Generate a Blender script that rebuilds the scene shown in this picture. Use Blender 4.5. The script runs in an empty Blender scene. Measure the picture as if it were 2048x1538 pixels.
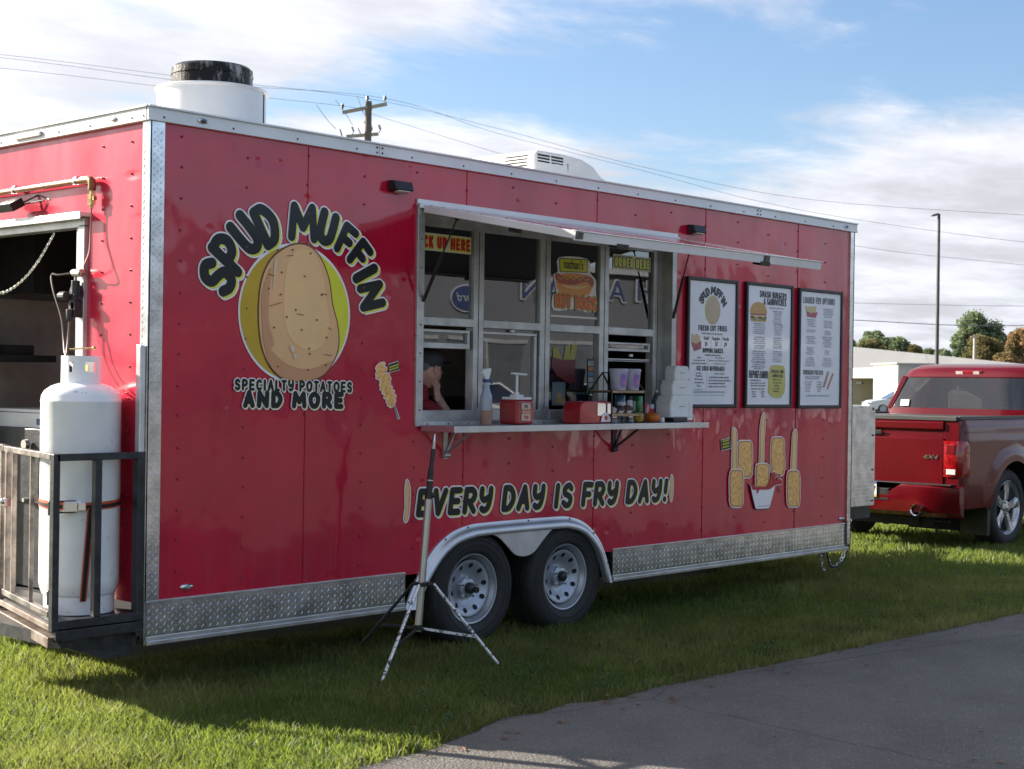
import bpy, bmesh, math, random
import numpy as np
from mathutils import Vector, Matrix
random.seed(7); rng = np.random.default_rng(7)
sc = bpy.context.scene
COL = sc.collection
PI = math.pi
G = -0.27                      # height of the ground; z = 0 is the lower edge of the trailer skirt

# ------------------------------------------------------------------ camera
FOC = 3040.07 / 2048
CAM = Vector((-4.26598, -6.38187, 1.31925))
YAW, PITCH, ROLL = 0.82459608, -0.00150737, 0.01426123
def cam_axes():
    cy, sy, cp, sp = math.cos(YAW), math.sin(YAW), math.cos(PITCH), math.sin(PITCH)
    f = Vector((sy*cp, cy*cp, sp)); r = Vector((cy, -sy, 0)); u = r.cross(f)
    cr, sr = math.cos(ROLL), math.sin(ROLL)
    return cr*r + sr*u, -sr*r + cr*u, f
AR, AU, AF = cam_axes()
cd = bpy.data.cameras.new('camera'); cam = bpy.data.objects.new('camera', cd); COL.objects.link(cam)
cd.sensor_width = 36; cd.lens = 36*FOC; cd.clip_end = 5000; cd.clip_start = .05
cd.dof.use_dof = True; cd.dof.focus_distance = 10.6; cd.dof.aperture_fstop = 7.0
cam.matrix_world = Matrix(((AR.x, AU.x, -AF.x, CAM.x), (AR.y, AU.y, -AF.y, CAM.y), (AR.z, AU.z, -AF.z, CAM.z), (0, 0, 0, 1)))
sc.camera = cam

# ------------------------------------------------------------------ light and exposure
SUN_EL = math.radians(24.0)
SUN_H = Vector((-.39, .921, 0)).normalized()          # horizontal direction towards the sun
sund = bpy.data.lights.new('sun', 'SUN'); sund.energy = 5.0; sund.angle = math.radians(.55); sund.color = (1, .90, .76)
sun = bpy.data.objects.new('sun', sund); COL.objects.link(sun)
sdir = (SUN_H*math.cos(SUN_EL) + Vector((0, 0, math.sin(SUN_EL))))
sun.rotation_euler = sdir.to_track_quat('Z', 'Y').to_euler()
sc.view_settings.view_transform = 'Standard'; sc.view_settings.look = 'None'
sc.view_settings.gamma = 1; sc.view_settings.use_curve_mapping = False
sc.view_settings.exposure = 1.6
sc.cycles.max_bounces = 8; sc.cycles.glossy_bounces = 4; sc.cycles.transparent_max_bounces = 12

class NT:
    """small helper to wire shader nodes"""
    def __init__(s, tree): s.t = tree; s.n = tree.nodes; s.l = tree.links
    def new(s, typ, **kw):
        n = s.n.new(typ)
        for k, v in kw.items():
            if k.startswith('i_'):
                key = k[2:]; key = int(key) if key.isdigit() else key.replace('_', ' ')
                sock = n.inputs[key]
                if isinstance(v, bpy.types.NodeSocket): s.l.new(v, sock)
                else: sock.default_value = v
            else: setattr(n, k, v)
        return n
    def math(s, op, a, b=None, c=None, clamp=False):
        n = s.n.new('ShaderNodeMath'); n.operation = op; n.use_clamp = clamp
        for i, v in enumerate((a, b, c)):
            if v is None: continue
            if isinstance(v, bpy.types.NodeSocket): s.l.new(v, n.inputs[i])
            else: n.inputs[i].default_value = v
        return n.outputs[0]
    def dot(s, v, vec):
        n = s.n.new('ShaderNodeVectorMath'); n.operation = 'DOT_PRODUCT'; s.l.new(v, n.inputs[0]); n.inputs[1].default_value = vec
        return n.outputs['Value']
    def mix(s, fac, a, b):
        n = s.n.new('ShaderNodeMix'); n.data_type = 'RGBA'
        for sock, v in ((n.inputs[0], fac), (n.inputs[6], a), (n.inputs[7], b)):
            if isinstance(v, bpy.types.NodeSocket): s.l.new(v, sock)
            else: sock.default_value = v if not isinstance(v, tuple) else (v + (1,))[:4]
        return n.outputs[2]
    def ramp(s, fac, lo, hi):
        n = s.n.new('ShaderNodeMapRange'); n.interpolation_type = 'SMOOTHSTEP'; s.l.new(fac, n.inputs[0])
        n.inputs[1].default_value = lo; n.inputs[2].default_value = hi
        return n.outputs[0]

world = bpy.data.worlds.new('World'); sc.world = world; world.use_nodes = True
w = NT(world.node_tree); w.n.clear()
geo = w.new('ShaderNodeTexCoord').outputs['Generated']
sky = w.new('ShaderNodeTexSky', sky_type='NISHITA', sun_disc=False, sun_elevation=SUN_EL,
            sun_rotation=math.atan2(SUN_H.x, SUN_H.y), air_density=1.0, dust_density=1.2, ozone_density=1.5, altitude=100)
sep = w.new('ShaderNodeSeparateXYZ', i_0=geo)
zc = w.math('MAXIMUM', w.math('ADD', sep.outputs[2], .10), .05)
cmb = w.new('ShaderNodeCombineXYZ', i_0=w.math('DIVIDE', sep.outputs[0], zc), i_1=w.math('DIVIDE', sep.outputs[1], zc), i_2=0.0)
mp = w.new('ShaderNodeMapping', i_0=cmb.outputs[0]); mp.inputs['Rotation'].default_value = (0, 0, .5); mp.inputs['Scale'].default_value = (1.0, 1.35, 1)
n1 = w.new('ShaderNodeTexNoise', i_Vector=mp.outputs[0], i_Scale=.62, i_Detail=9.0, i_Roughness=.56, i_Distortion=.25)
n2 = w.new('ShaderNodeTexNoise', i_Vector=mp.outputs[0], i_Scale=2.6, i_Detail=6.0, i_Roughness=.62, i_Distortion=.6)
def cdir(u, v):
    d = AF*3040.07 + AR*(u-1024) - AU*(v-769); return d.normalized()
# a long blue gap between two cloud decks; it widens to the right and thins out to the left
pa, pb = cdir(500, 215), cdir(2048, 128)
nrm = pa.cross(pb).normalized(); nrm = nrm if nrm.z > 0 else -nrm
hgt = w.dot(geo, nrm); along = w.dot(geo, AR)
half = w.math('MULTIPLY_ADD', w.ramp(along, -.22, .12), .044, .012)
gap = w.math('SUBTRACT', 1.0, w.math('DIVIDE', w.math('ABSOLUTE', hgt), half))
gap = w.math('MULTIPLY', w.math('MAXIMUM', gap, -1.3), w.ramp(along, -.30, -.05))
front = w.ramp(w.dot(geo, AF), .55, .85)
gap = w.math('MULTIPLY', gap, front)
dens = w.math('ADD', n1.outputs[0], w.math('MULTIPLY', w.math('SUBTRACT', n2.outputs[0], .5), .30))
dens = w.math('SUBTRACT', dens, w.math('MULTIPLY', gap, .16))
dens = w.math('ADD', dens, w.math('MULTIPLY', front, .095))
dens = w.math('ADD', dens, w.math('MULTIPLY', w.ramp(along, -.12, -.34), .11))
cov = w.ramp(dens, .46, .66)
low = w.ramp(sep.outputs[2], .17, .02)
cov = w.math('MAXIMUM', cov, w.math('MULTIPLY', w.ramp(sep.outputs[2], .14, .02), .72))
sd = w.math('MAXIMUM', w.dot(geo, sdir), 0.0)
glow = w.math('MULTIPLY', w.math('POWER', sd, 2.6), 3.2)
n3 = w.new('ShaderNodeTexNoise', i_Vector=mp.outputs[0], i_Scale=1.3, i_Detail=7.0, i_Roughness=.6)
shade = w.math('MULTIPLY_ADD', w.ramp(n3.outputs[0], .35, .68), 1.7, 3.5)
br = w.math('ADD', shade, glow)
cc = w.new('ShaderNodeVectorMath', operation='SCALE'); cc.inputs[0].default_value = (.955, .975, 1.06); w.l.new(br, cc.inputs['Scale'])
skyc = w.new('ShaderNodeVectorMath', operation='MULTIPLY', i_0=sky.outputs[0]); skyc.inputs[1].default_value = (.80, .87, .98)
bg = w.new('ShaderNodeBackground', i_Color=w.mix(cov, skyc.outputs[0], cc.outputs[0]), i_Strength=.068)
w.new('ShaderNodeOutputWorld', i_Surface=bg.outputs[0])

# ------------------------------------------------------------------ materials
MATS = {}
def mat(name, col, rough=.5, metal=0., var=.12, vscale=8., bump=0., bscale=40., coat=0., spec=.5, alpha=None, trans=0., emit=0., stretch=(1, 1, 1), var2=None, ior=1.5):
    """principled surface with uneven colour (object space noise) and fine relief"""
    m = bpy.data.materials.new(name); m.use_nodes = True; t = NT(m.node_tree); t.n.clear()
    tc = t.new('ShaderNodeTexCoord').outputs['Object']
    mpn = t.new('ShaderNodeMapping', i_0=tc); mpn.inputs['Scale'].default_value = stretch
    nz = t.new('ShaderNodeTexNoise', i_Vector=mpn.outputs[0], i_Scale=vscale, i_Detail=6.0, i_Roughness=.6)
    c2 = var2 if var2 else tuple(max(0, c*(1-2*var)) for c in col)
    c1 = tuple(min(1, c*(1+var)) for c in col)
    base = t.mix(t.ramp(nz.outputs[0], .3, .7), c2, c1)
    p = t.new('ShaderNodeBsdfPrincipled', i_Base_Color=base, i_Metallic=metal, i_IOR=ior)
    rr = t.math('MULTIPLY_ADD', nz.outputs[0], rough*.3, rough*.85)
    t.l.new(rr, p.inputs['Roughness'])
    p.inputs['Specular IOR Level'].default_value = spec
    p.inputs['Coat Weight'].default_value = coat; p.inputs['Coat Roughness'].default_value = .04
    p.inputs['Transmission Weight'].default_value = trans
    if bump:
        bn = t.new('ShaderNodeTexNoise', i_Vector=mpn.outputs[0], i_Scale=bscale, i_Detail=4.0)
        b = t.new('ShaderNodeBump', i_Strength=bump, i_Distance=.01, i_Height=bn.outputs[0])
        t.l.new(b.outputs[0], p.inputs['Normal'])
    if emit: p.inputs['Emission Color'].default_value = col + (1,); p.inputs['Emission Strength'].default_value = emit
    t.new('ShaderNodeOutputMaterial', i_Surface=p.outputs[0])
    MATS[name] = m; m['p'] = 1
    return m
def pr(m): return next(n for n in m.node_tree.nodes if n.type == 'BSDF_PRINCIPLED')

def wrap_mat(name, col, dent=1.0):
    """glossy vinyl over thin sheet metal: broad oil-canning ripples and little pocks round the screws"""
    m = mat(name, col, rough=.16, var=.10, vscale=1.3, var2=tuple(c*.82 for c in col), coat=.6, spec=.4)
    t = NT(m.node_tree); p = pr(m); tc = t.new('ShaderNodeTexCoord').outputs['Object']
    a = t.new('ShaderNodeMapping', i_0=tc); a.inputs['Scale'].default_value = (1.6, 1.6, .55)
    w1 = t.new('ShaderNodeTexNoise', i_Vector=a.outputs[0], i_Scale=1.5, i_Detail=1.5, i_Roughness=.4)
    b_ = t.new('ShaderNodeMapping', i_0=tc); b_.inputs['Scale'].default_value = (2.6, 2.6, 1.6)
    w2 = t.new('ShaderNodeTexNoise', i_Vector=b_.outputs[0], i_Scale=3.0, i_Detail=1.0)
    h = t.math('ADD', t.math('MULTIPLY', w1.outputs[0], 1.0), t.math('MULTIPLY', w2.outputs[0], .09))
    fl = t.new('ShaderNodeMapping', i_0=tc); fl.inputs['Scale'].default_value = (1, .3, 1)
    vd = t.new('ShaderNodeTexVoronoi', i_Vector=fl.outputs[0], i_Scale=6.5, feature='F1'); sc_ = t.new('ShaderNodeSeparateColor', i_0=vd.outputs['Color'])
    dent_ = t.math('MULTIPLY', t.ramp(vd.outputs['Distance'], .22, .0), t.math('GREATER_THAN', sc_.outputs[0], .55))
    h = t.math('SUBTRACT', h, t.math('MULTIPLY', dent_, t.math('MULTIPLY', sc_.outputs[1], .11)))
    b = t.new('ShaderNodeBump', i_Strength=.95, i_Distance=.030*dent, i_Height=h)
    t.l.new(b.outputs[0], p.inputs['Normal']); t.l.new(b.outputs[0], p.inputs['Coat Normal'])
    # road dust thrown up on the lowest part and thin dry runs
    gp = t.new('ShaderNodeNewGeometry').outputs['Position']; sz_ = t.new('ShaderNodeSeparateXYZ', i_0=gp).outputs[2]
    st = t.new('ShaderNodeMapping', i_0=gp); st.inputs['Scale'].default_value = (14, 14, .8)
    rn = t.new('ShaderNodeTexNoise', i_Vector=st.outputs[0], i_Scale=1.6, i_Detail=5.0, i_Roughness=.7)
    du = t.math('MULTIPLY', t.ramp(sz_, .75, .18), t.ramp(rn.outputs[0], .35, .8))
    du = t.math('ADD', t.math('MULTIPLY', du, .09), t.math('MULTIPLY', t.ramp(rn.outputs[0], .60, .78), .015))
    t.l.new(t.mix(du, p.inputs['Base Color'].links[0].from_socket, (.30, .22, .17)), p.inputs['Base Color'])
    return m
RED = wrap_mat('red_wrap', (.50, .0055, .036))
def fine_wrap(name, col): return mat(name, col, rough=.35, var=.04, vscale=3, coat=.1, spec=.35)
ALU = mat('aluminium', (.62, .63, .64), rough=.34, metal=.9, var=.10, vscale=5, bump=.12, bscale=25, stretch=(1, 1, 1))
ALUW = mat('white_trim', (.70, .71, .72), rough=.32, metal=.12, var=.05, vscale=2, coat=.2)
PLATE = mat('tread_plate', (.68, .69, .70), rough=.20, metal=.95, var=.14, vscale=9, bump=.10, bscale=14)
FRAMEM = mat('window_aluminium', (.50, .50, .49), rough=.38, metal=.55, var=.12, vscale=7)
BLACK = mat('black_plastic', (.012, .012, .013), rough=.4, var=.2, vscale=20)
BLACKSTEEL = mat('black_steel', (.035, .037, .040), rough=.42, metal=.3, var=.3, vscale=14, var2=(.020, .022, .025), bump=.2, bscale=60)
RUST = mat('rusty_steel', (.20, .17, .15), rough=.55, metal=.4, var=.3, vscale=18, var2=(.16, .07, .03), bump=.4, bscale=50)
RUBBER = mat('tyre_rubber', (.018, .018, .020), rough=.75, var=.25, vscale=25, bump=.25, bscale=60, var2=(.028, .027, .026))
RIMM = mat('wheel_silver', (.42, .45, .50), rough=.36, metal=.55, var=.08, vscale=10)
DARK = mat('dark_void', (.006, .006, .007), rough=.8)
INTER = mat('interior_lining', (.42, .43, .40), rough=.5, var=.15, vscale=3)
INTERD = mat('interior_steel', (.10, .10, .10), rough=.4, metal=.6, var=.2, vscale=5)
WHITE = mat('white_plastic', (.78, .78, .77), rough=.35, var=.03, vscale=6)
TANKW = mat('tank_paint', (.84, .84, .86), rough=.38, var=.03, vscale=5, bump=.08, bscale=20, var2=(.76, .77, .79), coat=.2)
CREAM = mat('air_conditioner_plastic', (.74, .73, .69), rough=.4, var=.04, vscale=4)
COPPER = mat('copper_pipe', (.26, .12, .055), rough=.42, metal=.6, var=.2, vscale=20)
BRASS = mat('brass', (.55, .42, .18), rough=.35, metal=.9, var=.2, vscale=30)
CHROME = mat('chrome', (.75, .76, .78), rough=.10, metal=1.0, var=.03)
INK = mat('black_ink', (.008, .011, .014), rough=.35, var=.05, coat=.12, spec=.3)
INKY = mat('yellow_ink', (.74, .72, .07), rough=.35, var=.03, coat=.3)
INKW = mat('white_ink', (.86, .83, .83), rough=.35, var=.02, coat=.3)

def glass_mat(name, see=.42, base=.14):
    """dark window film: part mirror, part see-through"""
    m = bpy.data.materials.new(name); m.use_nodes = True; t = NT(m.node_tree); t.n.clear()
    tr = t.new('ShaderNodeBsdfTransparent'); tr.inputs[0].default_value = (see, see, see*1.02, 1)
    gl = t.new('ShaderNodeBsdfGlossy'); gl.inputs['Roughness'].default_value = .012; gl.inputs[0].default_value = (.95, .97, 1, 1)
    tc = t.new('ShaderNodeTexCoord').outputs['Object']
    nz = t.new('ShaderNodeTexNoise', i_Vector=tc, i_Scale=1.7, i_Detail=1.0)
    b = t.new('ShaderNodeBump', i_Strength=.5, i_Distance=.0015, i_Height=nz.outputs[0]); t.l.new(b.outputs[0], gl.inputs['Normal'])
    fr = t.new('ShaderNodeFresnel'); fr.inputs[0].default_value = 1.5
    fac = t.math('MULTIPLY_ADD', fr.outputs[0], 1.2, base, clamp=True)
    mx = t.new('ShaderNodeMixShader', i_0=fac, i_1=tr.outputs[0], i_2=gl.outputs[0])
    t.new('ShaderNodeOutputMaterial', i_Surface=mx.outputs[0]); return m
GLASS = glass_mat('window_glass', see=.48)
CARGLASS = glass_mat('car_glass', see=.30, base=.03)

# ------------------------------------------------------------------ mesh helpers
def wloc(o):
    v = Vector((0, 0, 0))
    while o: v += o.location; o = o.parent
    return v
class MB:
    """collects shapes in world coordinates; build() links them as one mesh object"""
    def __init__(s): s.v = []; s.f = []
    def add(s, vs, fs):
        k = len(s.v); s.v += [tuple(p) for p in vs]; s.f += [tuple(i+k for i in f) for f in fs]; return s
    def box(s, x0, x1, y0, y1, z0, z1):
        return s.add([(x0, y0, z0), (x1, y0, z0), (x1, y1, z0), (x0, y1, z0), (x0, y0, z1), (x1, y0, z1), (x1, y1, z1), (x0, y1, z1)],
                     [(0, 3, 2, 1), (4, 5, 6, 7), (0, 1, 5, 4), (1, 2, 6, 5), (2, 3, 7, 6), (3, 0, 4, 7)])
    def obox(s, c, ax, ay, az):
        c, ax, ay, az = Vector(c), Vector(ax), Vector(ay), Vector(az)
        pts = [c+sx*ax+sy*ay+sz*az for sz in (-1, 1) for sx, sy in ((-1, -1), (1, -1), (1, 1), (-1, 1))]
        return s.add(pts, [(0, 3, 2, 1), (4, 5, 6, 7), (0, 1, 5, 4), (1, 2, 6, 5), (2, 3, 7, 6), (3, 0, 4, 7)])
    def bar(s, p0, p1, wd, ht, up=(0, 0, 1)):
        p0, p1 = Vector(p0), Vector(p1); d = (p1-p0); a = d.cross(Vector(up))
        if a.length < 1e-6: a = d.cross(Vector((1, 0, 0)))
        a.normalize(); b = a.cross(d).normalized()
        return s.obox((p0+p1)/2, d/2, a*wd/2, b*ht/2)
    def cyl(s, p0, p1, r0, r1=None, n=14, cap=True):
        r1 = r0 if r1 is None else r1
        p0, p1 = Vector(p0), Vector(p1); d = (p1-p0).normalized()
        a = d.orthogonal().normalized(); b = d.cross(a)
        vs = [p0+r0*(math.cos(2*PI*i/n)*a+math.sin(2*PI*i/n)*b) for i in range(n)] + [p1+r1*(math.cos(2*PI*i/n)*a+math.sin(2*PI*i/n)*b) for i in range(n)]
        fs = [(i, (i+1) % n, n+(i+1) % n, n+i) for i in range(n)]
        if cap: fs += [tuple(range(n-1, -1, -1)), tuple(range(n, 2*n))]
        return s.add(vs, fs)
    def tube(s, pts, r, n=8, closed=False):
        pts = [Vector(p) for p in pts]; m = len(pts); rings = []
        rr = r if isinstance(r, (list, tuple)) else [r]*m
        pa = None
        for i, p in enumerate(pts):
            if closed: d = pts[(i+1) % m]-pts[i-1]
            else: d = pts[min(i+1, m-1)]-pts[max(i-1, 0)]
            d.normalize()
            a = d.orthogonal().normalized() if pa is None else (pa - d*pa.dot(d)).normalized()
            pa = a; b = d.cross(a)
            rings.append([p+rr[i]*(math.cos(2*PI*k/n)*a+math.sin(2*PI*k/n)*b) for k in range(n)])
        vs = [q for g in rings for q in g]; fs = []
        for i in range(m if closed else m-1):
            j = (i+1) % m
            for k in range(n): fs.append((i*n+k, i*n+(k+1) % n, j*n+(k+1) % n, j*n+k))
        if not closed: fs += [tuple(range(n-1, -1, -1)), tuple(range((m-1)*n, m*n))]
        return s.add(vs, fs)
    def lathe(s, prof, c, n=32, axis='z', a0=0., a1=2*PI):
        """prof: (radius, height) pairs"""
        c = Vector(c); full = abs(a1-a0-2*PI) < 1e-6; m = n if full else n+1; vs = []
        for r, h in prof:
            for i in range(m):
                t = a0+(a1-a0)*i/n
                if axis == 'z': vs.append(c+Vector((r*math.cos(t), r*math.sin(t), h)))
                else: vs.append(c+Vector((r*math.cos(t), h, r*math.sin(t))))
        fs = []
        for j in range(len(prof)-1):
            for i in range(n):
                k = (i+1) % m
                q = (j*m+i, j*m+k, (j+1)*m+k, (j+1)*m+i); fs.append(q if axis == 'z' else q[::-1])
        return s.add(vs, fs)
    def poly(s, pts): return s.add(pts, [tuple(range(len(pts)))])
    def prism(s, pts, d):
        """flat outline pushed along the vector d"""
        pts = [Vector(p) for p in pts]; d = Vector(d); n = len(pts)
        return s.add(pts+[p+d for p in pts], [tuple(range(n-1, -1, -1)), tuple(range(n, 2*n))]+[(i, (i+1) % n, n+(i+1) % n, n+i) for i in range(n)])
    def ball(s, c, r, n=12, sc_=(1, 1, 1)):
        prof = [(math.sin(PI*i/n)*1., -math.cos(PI*i/n)) for i in range(n+1)]
        k = len(s.v); s.lathe([(max(a, 1e-4)*r, b*r) for a, b in prof], (0, 0, 0), n=n*2)
        c = Vector(c)
        s.v[k:] = [(c.x+x*sc_[0], c.y+y*sc_[1], c.z+z*sc_[2]) for x, y, z in s.v[k:]]; return s
    def build(s, name, m, parent=None, smooth=35, bevel=0., flip=False, fixn=True, seg=2):
        o_ = wloc(parent) if parent else Vector((0, 0, 0))
        me = bpy.data.meshes.new(name)
        me.from_pydata([(x-o_.x, y-o_.y, z-o_.z) for x, y, z in s.v], [], s.f); me.update()
        if fixn:
            bm = bmesh.new(); bm.from_mesh(me); bmesh.ops.recalc_face_normals(bm, faces=bm.faces); bm.to_mesh(me); bm.free()
        me.materials.append(m)
        if smooth:
            me.shade_smooth(); me.set_sharp_from_angle(angle=math.radians(smooth))
        o = bpy.data.objects.new(name, me); COL.objects.link(o)
        if parent: o.parent = parent
        if bevel:
            b = o.modifiers.new('bevel', 'BEVEL'); b.width = bevel; b.segments = seg; b.limit_method = 'ANGLE'; b.angle_limit = math.radians(40); b.harden_normals = False
        return o

def tag(o, label=None, cat=None, group=None, kind=None):
    if label: o['label'] = label
    if cat: o['category'] = cat
    if group: o['group'] = group
    if kind: o['kind'] = kind
    return o
def thing(name, label, cat, loc=(0, 0, 0), group=None):
    o = bpy.data.objects.new(name, None); COL.objects.link(o); o.location = loc; o.empty_display_size = .1
    return tag(o, label, cat, group)
def dup(root, loc, rotz=0., scale=1., label=None, group=None):
    r = root.copy(); COL.objects.link(r); r.location = loc; r.rotation_euler = (0, 0, rotz); r.scale = (scale,)*3
    if label: r['label'] = label
    if group: r['group'] = group
    for ch in list(root.children):
        c = ch.copy(); COL.objects.link(c); c.parent = r
        for g in ch.children:
            d = g.copy(); COL.objects.link(d); d.parent = c
    return r
def ray(u, v):
    return AF*3040.07 + AR*(u-1024) - AU*(v-769)
def S(u, v, y=0.):
    """where the photo's point (u, v) lies on the upright plane at depth y (the trailer's side is y = 0)"""
    d = ray(u, v); t = (y-CAM.y)/d.y; p = CAM+d*t; return p.x, p.z
def catmull(pts, n=6, closed=False):
    out = []; m = len(pts); P = [Vector(p) for p in pts]
    rngi = range(m) if closed else range(m-1)
    for i in rngi:
        p1, p2 = P[i], P[(i+1) % m]
        p0 = P[i-1] if (closed or i > 0) else p1*2-p2
        p3 = P[(i+2) % m] if (closed or i+2 < m) else p2*2-p1
        for k in range(n):
            t = k/n
            out.append(.5*((2*p1)+(-p0+p2)*t+(2*p0-5*p1+4*p2-p3)*t*t+(-p0+3*p1-3*p2+p3)*t**3))
    if not closed: out.append(P[-1])
    return out
# ------------------------------------------------------------------ ground, path and grass
EDGE = [(70, -1.95), (20, -1.86), (9, -1.80), (6.1, -1.756), (5.2, -1.73), (3.88, -1.663), (3.0, -1.62), (2.4, -1.585), (2.07, -1.566), (1.7, -1.60), (1.45, -1.52), (1.2, -1.56), (.958, -1.506),
        (.7, -1.60), (.331, -1.70), (.10, -1.71), (-.14, -1.73), (-.45, -2.10), (-.70, -2.9), (-.95, -4.2), (-1.6, -8), (-8, -11), (-70, -13)]
def path_mat():
    m = mat('asphalt', (.062, .062, .066), rough=.85, var=.1, vscale=.8, bump=.0, var2=(.048, .048, .052))
    t = NT(m.node_tree); p = pr(m); tc = t.new('ShaderNodeTexCoord').outputs['Object']
    v = t.new('ShaderNodeTexVoronoi', i_Vector=tc, i_Scale=70.0, feature='F1')
    nz = t.new('ShaderNodeTexNoise', i_Vector=tc, i_Scale=1.4, i_Detail=9.0, i_Roughness=.68)
    grit = t.new('ShaderNodeTexNoise', i_Vector=tc, i_Scale=130.0, i_Detail=4.0, i_Roughness=.75)
    c = t.mix(t.ramp(nz.outputs[0], .35, .65), (.112, .105, .094), (.165, .156, .140))
    c = t.mix(t.ramp(grit.outputs[0], .45, .75), c, (.26, .25, .235))
    sepc = t.new('ShaderNodeSeparateColor', i_0=v.outputs['Color'])
    light = t.math('MULTIPLY', t.math('GREATER_THAN', sepc.outputs[0], .88), t.math('LESS_THAN', v.outputs['Distance'], .35))
    c = t.mix(t.math('MULTIPLY', light, .45), c, (.42, .41, .38))
    cr = t.new('ShaderNodeTexVoronoi', i_Vector=t.new('ShaderNodeMapping', i_0=t.mix(.12, tc, nz.outputs['Color'])).outputs[0], i_Scale=.32, feature='DISTANCE_TO_EDGE')
    crack = t.math('LESS_THAN', cr.outputs[0], .0022)
    c = t.mix(t.math('MULTIPLY', crack, .3), c, (.022, .022, .022))
    t.l.new(c, p.inputs['Base Color'])
    b = t.new('ShaderNodeBump', i_Strength=.9, i_Distance=.007, i_Height=t.math('ADD', v.outputs['Distance'], grit.outputs[0]))
    t.l.new(b.outputs[0], p.inputs['Normal']); p.inputs['Specular IOR Level'].default_value = .35
    return m
ASPH = path_mat()
soil = mat('turf_base', (.050, .072, .020), rough=.9, var=.2, vscale=1.2, bump=.5, bscale=25, var2=(.085, .080, .036))
mb = MB(); N = 24
mb.poly([(900*math.cos(2*PI*i/N), 900*math.sin(2*PI*i/N), G) for i in range(N)])
tag(mb.build('ground', soil), kind='structure')
mb = MB(); low_edge = [(x, y, G+.006) for x, y in EDGE]
ch = MB(); jr = random.Random(3); pts = []
for a, b in zip(EDGE[:-1], EDGE[1:]):
    L = math.dist(a, b); k = max(1, int(L/.09)) if max(a[0], b[0]) < 12 and min(a[0], b[0]) > -2 else 1
    for i in range(k):
        t = i/k; j = (jr.random()-.5)*.035 if k > 1 else 0
        pts.append((a[0]+(b[0]-a[0])*t, a[1]+(b[1]-a[1])*t+j))
pts.append(EDGE[-1])
mb.add([(x, y, G+.006) for x, y in pts]+[(-70, -120, G+.006), (130, -120, G+.006), (130, -1.95, G+.006)], [tuple(range(len(pts)+3))])
tag(mb.build('asphalt_path', ASPH), kind='structure')

def in_asphalt(x, y):
    xs = np.array([p[0] for p in EDGE[:-6]][::-1]); ys = np.array([p[1] for p in EDGE[:-6]][::-1])
    e = np.interp(x, xs, ys)
    left = x < -.14
    ex = np.interp(y, [-8, -4.2, -2.9, -2.10, -1.73], [-1.6, -.95, -.70, -.45, -.14])
    return np.where(left, (x > ex) & (y < -1.73), y < e)

def noise2(x, y, s, seed=0):
    r = np.random.default_rng(seed); t = r.random((64, 64)); fx, fy = x*s, y*s
    ix, iy = np.floor(fx).astype(int), np.floor(fy).astype(int); ux, uy = fx-ix, fy-iy
    ux, uy = ux*ux*(3-2*ux), uy*uy*(3-2*uy); g = lambda a, b: t[a % 64, b % 64]
    return (g(ix, iy)*(1-ux)+g(ix+1, iy)*ux)*(1-uy)+(g(ix, iy+1)*(1-ux)+g(ix+1, iy+1)*ux)*uy

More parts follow.
